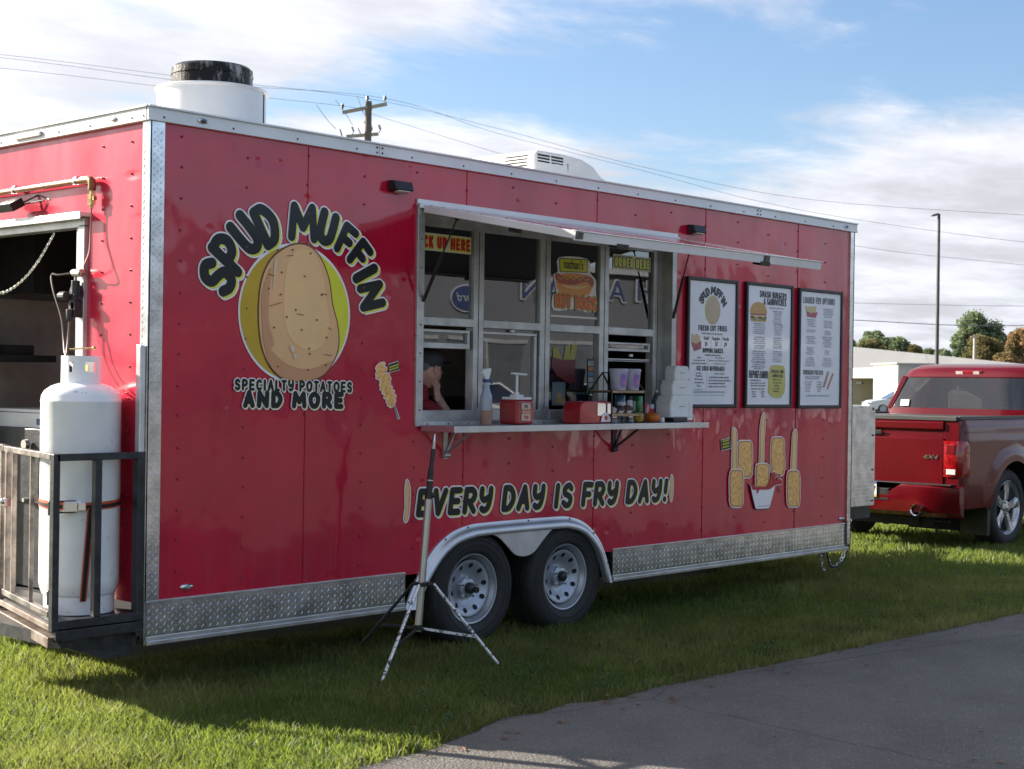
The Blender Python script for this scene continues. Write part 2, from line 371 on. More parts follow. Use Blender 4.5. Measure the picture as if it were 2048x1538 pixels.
def grass():
    n = 1500000
    # sample on rings round the camera so that density falls with distance
    r = 4.5*np.exp(rng.random(n)*math.log(75/4.5)); a = math.pi/2-YAW+(rng.random(n)-.5)*math.radians(44)
    x = CAM.x+r*np.cos(a); y = CAM.y+r*np.sin(a)
    keep = rng.random(n) < np.clip(.24+.24*(r < 22), 0, 1)
    keep &= ~in_asphalt(x, y+.0)
    keep &= ~((x > .4) & (x < 6.4) & (y > .9) & (y < 2.6))
    keep &= ~((x > 7.2) & (y > 2.6) & (r < 30) & (x < 9))
    edge = in_asphalt(x, y-.05)
    x, y, r = x[keep], y[keep], r[keep]; m = len(x)
    p1 = noise2(x+50, y+50, 1.1, 1); p2 = noise2(x+50, y+50, 4.2, 2); p3 = noise2(x+50, y+50, .35, 3)
    near_edge = in_asphalt(x, y-.13)
    h = (.022+.026*rng.random(m)+.024*p2*(p1 > .4))*(1+r/60); h = np.where(near_edge, h*(.55+.9*rng.random(m)), h)
    tall = rng.random(m) < .012; h = np.where(tall, h*1.6, h)
    wd = (.0018+.0017*rng.random(m))*np.maximum(1, r/8.5)
    az = rng.random(m)*2*PI; lean = h*(.25+.75*rng.random(m)); la = rng.random(m)*2*PI
    bx, by = np.cos(az)*wd, np.sin(az)*wd; dx, dy = np.cos(la)*lean, np.sin(la)*lean
    base = np.stack([x, y, np.full(m, G)], 1)
    v = np.zeros((m, 5, 3), np.float32)
    v[:, 0] = base-np.stack([bx, by, 0*x], 1); v[:, 1] = base+np.stack([bx, by, 0*x], 1)
    mid = base+np.stack([dx*.35, dy*.35, h*.6], 1); sh = np.stack([bx, by, 0*x], 1)*.75
    v[:, 2] = mid+sh; v[:, 3] = mid-sh; v[:, 4] = base+np.stack([dx, dy, h], 1)
    me = bpy.data.meshes.new('grass'); me.vertices.add(m*5); me.vertices.foreach_set('co', v.reshape(-1))
    k = np.arange(m)[:, None]*5
    loops = np.concatenate([k+np.array([0, 1, 2, 3]), k+np.array([3, 2, 4])], 1).astype(np.int32).reshape(-1)
    starts = (np.arange(m)[:, None]*7+np.array([0, 4])).astype(np.int32).reshape(-1)
    me.loops.add(m*7); me.loops.foreach_set('vertex_index', loops)
    me.polygons.add(m*2); me.polygons.foreach_set('loop_start', starts)
    me.update(calc_edges=True)
    dry = np.clip((p3*.6+p1*.7-.50)*1.7, 0, 1)*.75 + (rng.random(m) < .17)*.7 + near_edge*.65*rng.random(m)
    dry = np.clip(dry+(rng.random(m)-.5)*.25, 0, 1)[:, None]
    g1 = np.array([.030, .072, .014]); g2 = np.array([.070, .125, .026]); d1 = np.array([.30, .25, .11])
    u = rng.random((m, 1)); c = (g1*(1-u)+g2*u)*(1-dry)+d1*dry*(.6+.5*u)
    c = c*(.62+.7*p2[:, None])
    cols = np.ones((m, 5, 4), np.float32); cols[:, :, :3] = c[:, None, :]
    ca = me.color_attributes.new('tint', 'FLOAT_COLOR', 'POINT'); ca.data.foreach_set('color', cols.reshape(-1))
    mt = bpy.data.materials.new('grass_blades'); mt.use_nodes = True; t = NT(mt.node_tree); t.n.clear()
    at = t.new('ShaderNodeAttribute', attribute_name='tint').outputs['Color']
    df = t.new('ShaderNodeBsdfDiffuse'); t.l.new(at, df.inputs[0])
    tr = t.new('ShaderNodeBsdfTranslucent'); t.l.new(t.mix(.50, at, (.42, .56, .07)), tr.inputs[0])
    gl = t.new('ShaderNodeBsdfGlossy', i_Roughness=.45); gl.inputs[0].default_value = (.5, .5, .5, 1)
    mx = t.new('ShaderNodeMixShader', i_0=.50, i_1=df.outputs[0], i_2=tr.outputs[0])
    m2 = t.new('ShaderNodeMixShader', i_0=.035, i_1=mx.outputs[0], i_2=gl.outputs[0])
    t.new('ShaderNodeOutputMaterial', i_Surface=m2.outputs[0])
    me.materials.append(mt)
    o = bpy.data.objects.new('grass', me); COL.objects.link(o)
    tag(o, 'mown green lawn with dry straw patches under the food trailer', 'grass', kind='stuff')
    print('grass blades', m)
grass()

# fallen leaves and clover lying at the path edge
leafm = mat('dead_leaf', (.22, .10, .05), rough=.7, var=.4, vscale=60, var2=(.11, .05, .03))
lm = MB(); jr = random.Random(11)
for i in range(90):
    x = jr.uniform(.2, 7); y = -1.6+jr.uniform(-2.2, .25)*(1 if jr.random() < .45 else .12)
    s_ = jr.uniform(.008, .020); a = jr.uniform(0, 6.3); z = G+.012 if y < -1.6 else G+.03
    ux, uy = math.cos(a)*s_, math.sin(a)*s_
    lm.add([(x-ux*1.6, y-uy*1.6, z), (x+uy*.7, y-ux*.7, z+.006), (x+ux*1.7, y+uy*1.7, z+.003), (x-uy*.7, y+ux*.7, z+.007)], [(0, 1, 2, 3)])
wm = MB()
for i in range(420):
    x = jr.uniform(.6, 9); y = -1.52+abs(jr.gauss(0, .35)) if i % 3 else jr.uniform(-1.5, -.1); q = jr.uniform(.010, .024)
    for k in range(jr.randint(3, 6)):
        a = jr.uniform(0, 6.3); r0 = jr.uniform(.2, 1.3)*q; cx_, cy_ = x+r0*math.cos(a), y+r0*math.sin(a); z = G+jr.uniform(.025, .055); ux, uy = math.cos(a)*q*.6, math.sin(a)*q*.6
        wm.add([(cx_-ux, cy_-uy, z), (cx_+uy*.8, cy_-ux*.8, z+.004), (cx_+ux, cy_+uy, z-.004), (cx_-uy*.8, cy_+ux*.8, z+.005)], [(0, 1, 2, 3)])
tag(wm.build('clover', mat('clover_leaf', (.055, .13, .035), rough=.6, var=.3, vscale=50), smooth=0, fixn=False), 'clover and broad leaved weeds along the edge of the asphalt path', 'weeds', kind='stuff')
tag(lm.build('fallen_leaves', leafm, smooth=0, fixn=False), 'small brown leaves scattered on the asphalt and its grassy edge', 'leaves', kind='stuff')
# ------------------------------------------------------------------ food trailer body
L = 6.70; WID = 2.55; ZT = 2.65
TR = thing('food_trailer', 'long glossy red food trailer with silver tread plate skirt and open serving window', 'food trailer', (3.3, 1.2, G))
ARCH = [(1.74, .0), (1.80, .115), (1.88, .235), (1.985, .345), (2.11, .42), (2.25, .455), (2.42, .465), (3.02, .465), (3.19, .455), (3.34, .41), (3.46, .325), (3.55, .21), (3.64, .0)]
AC = [(p.x, p.y) for p in catmull([(a, b, 0) for a, b in ARCH], 5)]
def arch_z(x):
    if x <= AC[0][0] or x >= AC[-1][0]: return 0
    return float(np.interp(x, [p[0] for p in AC], [p[1] for p in AC]))-.02
WX0, WX1, WZ0, WZ1 = 1.86, 4.25, 1.085, 2.31          # serving window opening
def panel(x0, x1, part=0):
    if not part:
        if x1 > WX0+.5 and x0 < WX1-.45: panel(x0, x1, 1); panel(x0, x1, 2); return
        part = 3
    m = MB(); z0 = .20; z1 = 2.60
    xs = sorted(set([x0, x1]+[min(max(x0, WX0), x1), min(max(x0, WX1), x1)]+[x0+(x1-x0)*i/24 for i in range(25)]))
    for a, b in zip(xs[:-1], xs[1:]):
        if b-a < 1e-5: continue
        mid = (a+b)/2; za, zb = max(z0, arch_z(a)), max(z0, arch_z(b))
        segs = [((za, zb), (WZ0, WZ0)), ((WZ1, WZ1), (z1, z1))] if WX0 < mid < WX1 else [((za, zb), (z1, z1))]
        if part == 1 and WX0 < mid < WX1: segs = segs[:1]
        if part == 2 and WX0 < mid < WX1: segs = segs[1:]
        if not WX0 < mid < WX1 and part in (1, 2): segs = [((za, zb), (WZ0, WZ0))] if part == 1 else [((WZ0, WZ0), (z1, z1))]
        for (l0, r0), (l1, r1) in segs:
            m.add([(a, 0, l0), (b, 0, r0), (b, 0, r1), (a, 0, l1)], [(0, 1, 2, 3)])
            m.add([(a, .05, l0), (b, .05, r0), (b, .05, r1), (a, .05, l1)], [(3, 2, 1, 0)])
    e = MB(); e.v, e.f = m.v, m.f
    return e.build('side_panel', RED, TR, smooth=0)
seams = [.002, .995, 2.215, 3.437, 4.657, 5.88, 6.69]
for a, b in zip(seams[:-1], seams[1:]): panel(a+.0004, b-.0004)
sm = mat('panel_seam', (.34, .006, .022), rough=.25, coat=.5)
m = MB()
for x in seams[1:-1]:
    for z0, z1 in ([(max(.2, arch_z(x)+.03), 2.58)] if not WX0 < x < WX1 else [(max(.2, arch_z(x)+.03), WZ0-.04), (WZ1+.03, 2.58)]):
        m.box(x-.0007, x+.0007, -.0045, .004, z0, z1)
o = m.build('panel_seams', RED, TR, smooth=0); o['kind'] = 'stuff'
# screws in rows over the studs, each in its little pock
m = MB(); sr = random.Random(5)
for k in range(-2, 15):
    x = .995+.4067*k
    if not .08 < x < 6.66: continue
    z = 2.52 - (.06 if k % 2 else 0)
    while z > .25:
        if not (WX0-.05 < x < WX1+.05 and WZ0-.06 < z < WZ1+.06) and z > arch_z(x)+.09:
            m.ball((x+sr.uniform(-.004, .004), -.006, z+sr.uniform(-.006, .006)), .0065, n=4, sc_=(1, .75, 1))
        z -= .155
o = m.build('panel_screws', mat('red_screw', (.24, .012, .025), rough=.3, coat=.6), TR); o['kind'] = 'stuff'
# dark lining, floor, far wall, ceiling
m = MB(); m.box(.06, 6.64, WID-.04, WID, .1, 2.6); m.build('far_wall', INTER, TR, smooth=0)
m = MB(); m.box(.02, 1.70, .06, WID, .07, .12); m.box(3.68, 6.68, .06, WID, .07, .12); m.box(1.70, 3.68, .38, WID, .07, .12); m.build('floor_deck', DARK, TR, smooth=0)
m = MB(); m.box(0, 6.70, 0.004, WID, 2.60, 2.635); m.build('roof', mat('white_roof', (.72, .72, .72), rough=.5, var=.05), TR, smooth=0)
m = MB(); m.box(6.66, 6.70, .03, WID, .1, 2.6); m.build('front_wall', RED, TR, smooth=0)
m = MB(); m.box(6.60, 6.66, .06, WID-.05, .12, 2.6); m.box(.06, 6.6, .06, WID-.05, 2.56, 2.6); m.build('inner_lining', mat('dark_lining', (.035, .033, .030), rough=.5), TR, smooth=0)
m = MB(); m.box(2.0, 6.6, 1.9, WID-.05, .13, 1.2); m.box(1.2, 3.4, 2.0, WID-.06, 1.75, 2.35); m.build('back_counter', INTERD, TR, smooth=0)
# rear wall round the doorway
REARM = wrap_mat('red_wrap_rear', (.50, .012, .045)); pr(REARM).inputs['Coat Roughness'].default_value = .26
DY0, DY1, DZ1 = .60, 1.95, 2.10
m = MB()
m.prism([(0, y_, z_) for y_, z_ in ((.004, .2), (DY0, .2), (DY0, DZ1), (DY1, DZ1), (DY1, .2), (WID, .2), (WID, 2.6), (.004, 2.6))], (.05, 0, 0))
m.build('rear_panel', REARM, TR, smooth=0)
m = MB()
for y, z0, z1 in ((.42, .25, 2.5), (.16, .25, 2.5)):
    z = z0
    while z < z1: m.ball((-.003, y, z), .006, n=4); z += .16
o = m.build('panel_screws', MATS['red_screw'], TR); o['kind'] = 'stuff'
# door frame and drip cap
m = MB(); m.box(-.022, .05, DY0-.045, DY0+.012, .15, DZ1+.0); m.box(-.022, .05, DY0-.045, DY1+.05, DZ1-.012, DZ1+.035); m.box(-.012, .05, DY0+.012, DY0+.045, .15, DZ1-.012)
m.box(-.022, .05, DY1, DY1+.05, .15, DZ1)
m.build('door_frame', FRAMEM, TR, smooth=0, bevel=.003)
m = MB(); m.box(-.065, 0, DY0-.07, DY1+.1, DZ1+.040, DZ1+.062); m.box(-.065, -.058, DY0-.07, DY1+.1, DZ1+.025, DZ1+.040)
m.build('drip_cap', ALUW, TR, smooth=0, bevel=.002)
# white roof cove trim
def trim(x0, x1, name='roof_trim'):
    m = MB(); m.box(x0, x1, -.022, .0, 2.578, 2.642); m.box(x0, x1, -.034, .02, 2.642, 2.652)
    m.box(x0, x1, -.0265, -.022, 2.578, 2.588)
    return m.build(name, ALUW, TR, smooth=0, bevel=.002)
trim(-.030, 1.488); trim(1.491, 5.298); trim(5.301, 6.735)
m = MB(); m.box(-.030, -.002, -.012, WID, 2.578, 2.642); m.box(-.042, .02, -.02, WID, 2.642, 2.652); m.build('roof_trim', ALUW, TR, smooth=0, bevel=.002)
m = MB(); x = .06
while x < 6.7:
    m.ball((x, -.024, 2.600), .0055, n=4); x += .42
for x in (1.47, 1.51, 5.28, 5.32): m.ball((x, -.024, 2.625), .006, n=4); m.ball((x, -.024, 2.597), .006, n=4)
o = m.build('trim_screws', INTERD, TR); o['kind'] = 'stuff'
# tread plate
def lozenges(m, org, ux, uz, nrm, w_, h_, px=.046, pz=.035, ln=.0125, wd=.0034, ht=.0016):
    org, ux, uz, nrm = map(Vector, (org, ux, uz, nrm)); i = 0; x = px*.35
    while x < w_-.012:
        z = pz*.5; j = 0
        while z < h_-.010:
            for k, (ox, sg) in enumerate(((0, 1), (px*.5, -1))):
                cx, cz = x+ox, z+(pz*.5 if k else 0)
                if cx > w_-.012 or cz > h_-.010: continue
                a = sg*math.radians(52); dx, dz = math.cos(a), math.sin(a)
                q = 1.0 if k == 0 else .8
                P = lambda u, v, e: org+ux*(cx+u*dx*ln*q-v*dz*wd)+uz*(cz+u*dz*ln*q+v*dx*wd)+nrm*e
                m.add([P(-1, 0, 0), P(0, -1, 0), P(1, 0, 0), P(0, 1, 0), P(-.55, 0, ht*(1 if k == 0 else .4)), P(.55, 0, ht*(1 if k == 0 else .4))],
                      [(0, 1, 4), (1, 2, 5), (1, 5, 4), (2, 3, 5), (3, 0, 4), (3, 4, 5)])
            z += pz; j += 1
        x += px
def skirt(x0, x1, loz=True):
    m = MB(); m.box(x0, x1, -.010, .03, .042, .208); s_ = m.build('skirt_plate', PLATE, TR, smooth=0)
    t = MB(); t.box(x0, x1, -.014, .0, .208, .219); t.build('skirt_bead', ALU, s_, smooth=0, bevel=.002)
    t = MB(); t.box(x0, x1, -.014, .03, .022, .042); t.box(x0, x1, -.026, .03, .0, .022); t.build('bottom_rail', ALU, s_, smooth=0, bevel=.003)
    l = MB(); lozenges(l, (x0, -.0102, .044), (1, 0, 0), (0, 0, 1), (0, -1, 0), x1-x0, .162)
    o = l.build('tread_bars', PLATE, s_, smooth=0, fixn=False); o['kind'] = 'stuff'
skirt(.003, 1.745); skirt(3.64, 5.878); skirt(5.881, 6.665)
m = MB(); m.box(-.008, .074, -.012, .0, .215, 2.577); m.box(-.012, -.0005, -.012, .052, .0, 2.577)
ct = m.build('corner_trim', PLATE, TR, smooth=0)
l = MB(); lozenges(l, (.0, -.0122, .23), (1, 0, 0), (0, 0, 1), (0, -1, 0), .07, 2.33, px=.040)
lozenges(l, (-.0122, .045, .03), (0, -1, 0), (0, 0, 1), (-1, 0, 0), .05, 2.54, px=.034)
o = l.build('tread_bars', PLATE, ct, smooth=0, fixn=False); o['kind'] = 'stuff'
m = MB(); m.box(6.650, 6.712, -.013, .0, .04, 2.577); m.box(6.70, 6.713, -.013, .06, .0, 2.577); ct = m.build('corner_trim', PLATE, TR, smooth=0)
l = MB(); lozenges(l, (6.652, -.0132, .05), (1, 0, 0), (0, 0, 1), (0, -1, 0), .058, 2.5, px=.034); o = l.build('tread_bars', PLATE, ct, smooth=0, fixn=False); o['kind'] = 'stuff'
m = MB(); m.box(6.628, 6.652, -.018, .0, .03, .235); m.build('end_cap', INTERD, TR, smooth=0)
m = MB(); m.box(-.045, -.013, -.004, .035, .90, 1.475); m.build('latch_rail', ALU, TR, smooth=0, bevel=.004)
# fender band swept along the arch
prof = [(0, 0), (0, -.012), (.020, -.016), (.028, -.030), (.046, -.042), (.066, -.046), (.074, -.040), (.074, .0)]
m = MB(); n = len(AC); rings = []
for i in range(n):
    a, b = AC[max(i-1, 0)], AC[min(i+1, n-1)]; dx, dz = b[0]-a[0], b[1]-a[1]; q = math.hypot(dx, dz); nx, nz = dz/q, -dx/q
    rings.append([(AC[i][0]+nx*o_, y, max(AC[i][1]+nz*o_, .0)) for o_, y in prof])
vs = [p for r in rings for p in r]; k = len(prof)
m.add(vs, [(i*k+j, i*k+j+1, (i+1)*k+j+1, (i+1)*k+j) for i in range(n-1) for j in range(k-1)])
m.build('fender', mat('fender_aluminium', (.62, .64, .67), rough=.36, metal=.72, var=.06, vscale=6, coat=.1), TR, smooth=50)
tear = [(2.36, .415)]+[(p.x, p.y) for p in catmull([(2.40, .40, 0), (2.50, .375, 0), (2.58, .32, 0), (2.66, .255, 0), (2.75, .235, 0), (2.84, .255, 0), (2.92, .32, 0), (3.01, .385, 0), (3.12, .40, 0)], 5)]+[(3.15, .415)]
m = MB(); m.prism([(x, -.022, z) for x, z in tear], (0, .012, 0)); m.build('fender_centre', MATS['fender_aluminium'], TR, smooth=30, bevel=.002)
m = MB()
for t in (.04, .17, .30, .42, .56, .68, .82, .95):
    i = int(t*(n-1)); a, b = AC[max(i-1, 0)], AC[min(i+1, n-1)]; dx, dz = b[0]-a[0], b[1]-a[1]; q = math.hypot(dx, dz)
    m.ball((AC[i][0]+dz/q*.010, -.015, AC[i][1]-dx/q*.010), .006, n=4)
o = m.build('fender_screws', INTERD, TR); o['kind'] = 'stuff'
# wheel well
m = MB(); m.box(1.70, 3.68, .36, .38, -.05, .6); m.box(1.72, 3.66, .05, .37, .49, .5)
m.box(1.70, 1.72, .01, .37, .03, .5); m.box(3.66, 3.68, .01, .37, .03, .5)
m.box(.1, 6.6, .30, .36, -.02, .08); m.box(.1, 6.6, 2.2, 2.26, -.02, .08); m.cyl((2.76-.43, .3, .068), (2.76-.43, 2.3, .068), .04); m.cyl((2.76+.43, .3, .068), (2.76+.43, 2.3, .068), .04)
m.build('undercarriage', DARK, TR, smooth=0)
# wheels: tyre with tread grooves, dished steel rim with ten holes
def disc_with_holes(m, y, r0, r1, holes, rh, rc, n=60, thick=.004):
    """annulus r0..r1 in the xz plane at depth y with round holes, made of a fine polar grid"""
    nr = 9; rs = [r0+(r1-r0)*i/nr for i in range(nr+1)]
    for i in range(nr):
        for j in range(n):
            a0, a1 = 2*PI*j/n, 2*PI*(j+1)/n
            m.add([(rs[i]*math.cos(a0), y(rs[i]), rs[i]*math.sin(a0)), (rs[i+1]*math.cos(a0), y(rs[i+1]), rs[i+1]*math.sin(a0)),
                   (rs[i+1]*math.cos(a1), y(rs[i+1]), rs[i+1]*math.sin(a1)), (rs[i]*math.cos(a1), y(rs[i]), rs[i]*math.sin(a1))], [(0, 1, 2, 3)])
def shift(m, c):
    m.v = [(x+c[0], y+c[1], z+c[2]) for x, y, z in m.v]; return m
def trailer_wheel(name, cx, cz, hub, parent):
    R = .352; c = (cx, .045, cz)
    t = MB(); t.lathe([(.214, -.020), (.222, -.034), (.25, -.046), (.30, -.050), (.325, -.042), (.345, -.018), (R, .01), (R, .165), (.345, .19), (.30, .205), (.21, .20)], c, n=56, axis='y')
    tyre = t.build('tyre', RUBBER, parent, smooth=40)
    g = MB()
    for yy in (.055, .09, .125): g.lathe([(R+.001, yy-.004), (R+.001, yy+.004)], c, n=56, axis='y')
    for rr in (.315, .292, .262): g.lathe([(rr, -.0525), (rr+.004, -.0525)], c, n=56, axis='y')
    g.build('tread_groove', DARK, tyre, smooth=0, fixn=False)
    r = MB(); r.lathe([(.207, .18), (.170, .16), (.165, .06), (.178, .035), (.186, .005), (.200, -.008), (.204, -.024), (.212, -.026), (.214, -.015), (.208, .0)], c, n=56, axis='y')
    rim = r.build('rim', RIMM, parent, smooth=40)
    d = MB(); yf = lambda q: .028+.022*math.cos((q-.07)/(.172-.07)*PI) if q > .07 else .05
    disc_with_holes(d, yf, .055, .172, 0, 0, 0); d.lathe([(.058, .055), (.062, .018), (.040, .010), (.034, .010)], (0, 0, 0), n=28, axis='y')
    shift(d, c); d.build('wheel_disc', RIMM, rim, smooth=40)
    h = MB()
    for k in range(10):
        a = 2*PI*(k+.25)/10; x, z = .137*math.cos(a), .137*math.sin(a)
        pts = []
        for q in range(16): hx_, hz_ = x+.0155*math.cos(q*PI/8), z+.0155*math.sin(q*PI/8); pts.append((c[0]+hx_, c[1]+yf(math.hypot(hx_, hz_))-.0035, c[2]+hz_))
        h.poly(pts)
    o = h.build('vent_holes', DARK, rim, smooth=0); o['kind'] = 'stuff'
    b = MB(); b.cyl((cx, .045-.012, cz), (cx, .10, cz), .034, n=20); b.ball((cx, .045-.012, cz), .030, n=8, sc_=(1, .5, 1))
    if hub: b.cyl((cx+.028, .045-.035, cz-.01), (cx+.028, .05, cz-.01), .020, n=14)
    b.build('hub_cap', BLACKSTEEL, rim, smooth=40)
    s_ = MB()
    for k in range(5):
        a = 2*PI*(k+.2)/5; s_.cyl((cx+.060*math.cos(a), .045+.0, cz+.060*math.sin(a)), (cx+.060*math.cos(a), .09, cz+.060*math.sin(a)), .0085, n=6)
    s_.build('lug_nuts', CHROME, rim, smooth=0)
    v = MB(); v.bar((cx-.172, .045+.012, cz-.004), (cx-.145, .045+.02, cz-.004), .006, .006); v.box(cx+.128, cx+.156, .045+yf(.14)-.004, .045+yf(.14)-.001, cz-.012, cz+.012)
    return tyre
trailer_wheel('w', 2.335, .068, True, TR); trailer_wheel('w', 3.192, .068, False, TR)

# ------------------------------------------------------------------ serving window: flip-up door, windows, counter
m = MB(); m.box(1.805, WX0, -.016, .05, 1.055, 2.335); m.box(WX0, WX1, -.016, .05, WZ1-.02, 2.335); m.box(WX1, 4.300, -.016, .05, 1.055, 2.335); m.box(WX0, WX1, -.016, .05, 1.055, WZ0)
m.build('opening_frame', FRAMEM, TR, smooth=0, bevel=.003)
m = MB()
m.box(WX0-.002, WX0, .05, .13, WZ0, WZ1); m.box(WX1, WX1+.004, .05, .13, WZ0, WZ1); m.box(WX0, WX1, .05, .13, WZ0-.01, WZ0+.006); m.box(WX0, WX1, .05, .13, WZ1-.02, WZ1-.012)
m.build('window_reveal', FRAMEM, TR, smooth=0)
m = MB(); z = 1.15
while z < 2.3: m.ball((1.833, -.018, z), .005, n=4); z += .165
x = 1.9
while x < 4.2: m.ball((x, -.018, 1.07), .005, n=4); x += .17
o = m.build('frame_screws', INTERD, TR); o['kind'] = 'stuff'
m = MB(); m.box(1.800, 4.31, -.034, .0, 2.335, 2.346); m.box(1.800, 4.31, -.034, -.024, 2.318, 2.335); m.box(1.800, 4.31, -.014, .0, 2.346, 2.372)
m.build('hinge_rail', ALUW, TR, smooth=0, bevel=.002)
# four sliding sash windows, set back 8 cm
WINW = [(1.862, 2.359), (2.446, 2.966), (3.062, 3.561), (3.656, 4.149)]
SIDE = .085
m = MB(); ya, yb = SIDE-.018, SIDE+.05
for x0, x1 in ((1.84, 1.862), (2.359, 2.446), (2.966, 3.062), (3.561, 3.656), (4.149, 4.26)): m.box(x0, x1, ya, yb, WZ0, WZ1)
for x0, x1 in WINW: m.box(x0, x1, ya-.002, yb-.01, 1.648, 1.700); m.box(x0, x1, ya-.004, yb, WZ0, WZ0+.062); m.box(x0, x1, ya, yb, WZ1-.075, WZ1)
m.build('window_frame', FRAMEM, TR, smooth=0, bevel=.004)
m = MB()
for x in (2.40, 3.014, 3.608): m.box(x-.002, x+.002, ya-.0015, ya+.001, WZ0+.07, WZ1-.08)
m.box(4.19, 4.194, ya-.0015, ya+.001, WZ0, WZ1); m.build('frame_joints', DARK, TR, smooth=0)
def pane(x0, x1, z0, z1, y, rail=.0):
    g = MB(); g.box(x0, x1, y, y+.004, z0, z1); return g.build('window_pane', GLASS, TR, smooth=0)
for x0, x1 in WINW: pane(x0, x1, 1.700, WZ1-.075, SIDE+.006)
pane(2.446, 2.95, 1.147, 1.648, SIDE+.012); pane(3.062, 3.54, 1.147, 1.648, SIDE+.012)
def sash(x0, x1, z0, z1, t=.018, b=.030, r=.022, y=.004, glass=True):
    f = MB(); f.box(x0, x1, SIDE-.012+y, SIDE+.03, z1-t, z1); f.box(x0, x1-.001, SIDE-.012+y, SIDE+.03, z0, z0+b); f.box(x1-r, x1, SIDE-.010+y, SIDE+.028, z0+b, z1-t)
    s_ = f.build('sliding_sash', FRAMEM, TR, smooth=0, bevel=.002)
    if glass:
        g = MB(); g.box(x0, x1-r, SIDE+.014, SIDE+.018, z0+b, z1-t); g.build('sash_pane', GLASS, s_, smooth=0)
sash(1.862, 2.34, 1.515, 1.628, b=.034); sash(2.446, 2.95, 1.147, 1.630, b=.008, glass=False); sash(3.656, 4.13, 1.540, 1.600, t=.014, b=.018, glass=True); sash(3.656, 4.12, 1.470, 1.49, t=.010, b=.006, r=.004, glass=False)
m = MB(); m.box(2.70, 2.73, SIDE-.016, SIDE, 1.632, 1.645); m.box(3.90, 3.925, SIDE-.016, SIDE, 1.505, 1.522); m.box(3.08, 3.55, SIDE-.006, SIDE+.002, 1.745, 1.757); m.build('sash_latch', WHITE, TR, smooth=0)
# flip-up door
H0 = Vector((0, -.036, 2.330)); ang = math.radians(-10.6); LEN = 1.165
du = Vector((0, -math.cos(ang), math.sin(ang))); dn = Vector((0, math.sin(ang), math.cos(ang)))*-1
def dp(x, a, b): return Vector((x, 0, 0))+H0+du*a+dn*b
def dbox(m, x0, x1, a0, a1, b0, b1):
    m.add([dp(x, a, b) for b in (b0, b1) for x, a in ((x0, a0), (x1, a0), (x1, a1), (x0, a1))], [(0, 3, 2, 1), (4, 5, 6, 7), (0, 1, 5, 4), (1, 2, 6, 5), (2, 3, 7, 6), (3, 0, 4, 7)]); return m
X0, X1 = 1.835, 4.275
m = MB(); dbox(m, X0, X1, .0, LEN, -.002, .0); aw = m.build('serving_door', RED, TR, smooth=0)
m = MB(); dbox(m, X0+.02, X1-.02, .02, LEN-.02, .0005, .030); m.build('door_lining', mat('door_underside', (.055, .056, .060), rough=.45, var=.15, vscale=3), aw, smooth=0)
m = MB(); dbox(m, X0-.004, X0+.018, .0, LEN, -.006, .036); dbox(m, X1-.018, X1+.004, .0, LEN, -.006, .036); dbox(m, X0-.004, X1+.004, LEN-.006, LEN+.006, -.006, .045); dbox(m, X0+.018, X1-.018, LEN-.04, LEN-.006, .030, .036)
dbox(m, X0-.010, X1+.010, LEN-.02, LEN+.014, -.010, -.006)
m.build('door_edge', ALUW, aw, smooth=0, bevel=.002)
for x0_, x1_, a0_ in ((X0+.35, X0+.45, LEN-.05), (X0+1.75, X0+1.85, LEN-.05), (X0+.02, X0+.06, LEN-.5)): m = MB(); dbox(m, x0_, x1_, a0_, a0_+.06, .034, .060); m.build('door_catch', BLACK, aw, smooth=0)
for x in (X0+.0, X0+1.78): m = MB(); dbox(m, x, x+.05, LEN+.006, LEN+.016, -.002, .034); m.build('edge_latch', INTERD, aw, smooth=0)
m = MB(); i = 0
for x in np.arange(X0+.1, X1, .22): m.ball(tuple(dp(x, LEN-.02, -.012)), .005, n=4)
for a in np.arange(.05, LEN, .10): m.ball(tuple(dp(X0+.006, a, -.008)), .0045, n=4)
o = m.build('door_screws', INTERD, aw); o['kind'] = 'stuff'
# gas struts
for x, a, zz, xw in ((1.850, .26, 1.79, 1.852), (4.262, .13, 1.79, 4.262)):
    p0 = dp(x, a, .04); p1 = Vector((xw, -.02, zz)); q = p0.lerp(p1, .42)
    m = MB(); m.cyl(p0, q, .005, n=8); m.cyl(q, p1, .0105, n=10); m.ball(tuple(p0), .013, n=5); m.ball(tuple(p1), .013, n=5); m.build('gas_strut', BLACK, TR, smooth=40)
# counter shelf and brackets
SHZ = 1.062; SY0, SX0, SX1 = -.292, 1.850, 4.315
m = MB(); m.box(SX0, SX1, SY0, -.017, SHZ-.020, SHZ); m.box(SX0, SX1, SY0-.003, SY0+.012, SHZ-.036, SHZ+.002); m.box(SX0-.004, SX0+.006, SY0, -.018, SHZ-.034, SHZ+.003)
m.build('counter_shelf', mat('counter_steel', (.55, .57, .60), rough=.28, metal=.85, var=.08, vscale=3), TR, smooth=0, bevel=.002)
for x in (2.06, 3.64):
    m = MB(); m.box(x-.018, x+.018, -.008, .0, SHZ-.20, SHZ-.022); m.box(x-.018, x+.018, SY0+.03, -.018, SHZ-.027, SHZ-.021)
    m.bar((x, -.012, SHZ-.17), (x, SY0+.07, SHZ-.03), .024, .008, up=(0, 1, 1)); m.bar((x+.07, -.02, SHZ-.03), (x, -.012, SHZ-.17), .010, .010); m.cyl((x-.022, -.014, SHZ-.18), (x+.022, -.014, SHZ-.18), .014, n=10)
    m.build('shelf_bracket', BLACKSTEEL if x > 3 else FRAMEM, TR, smooth=0)
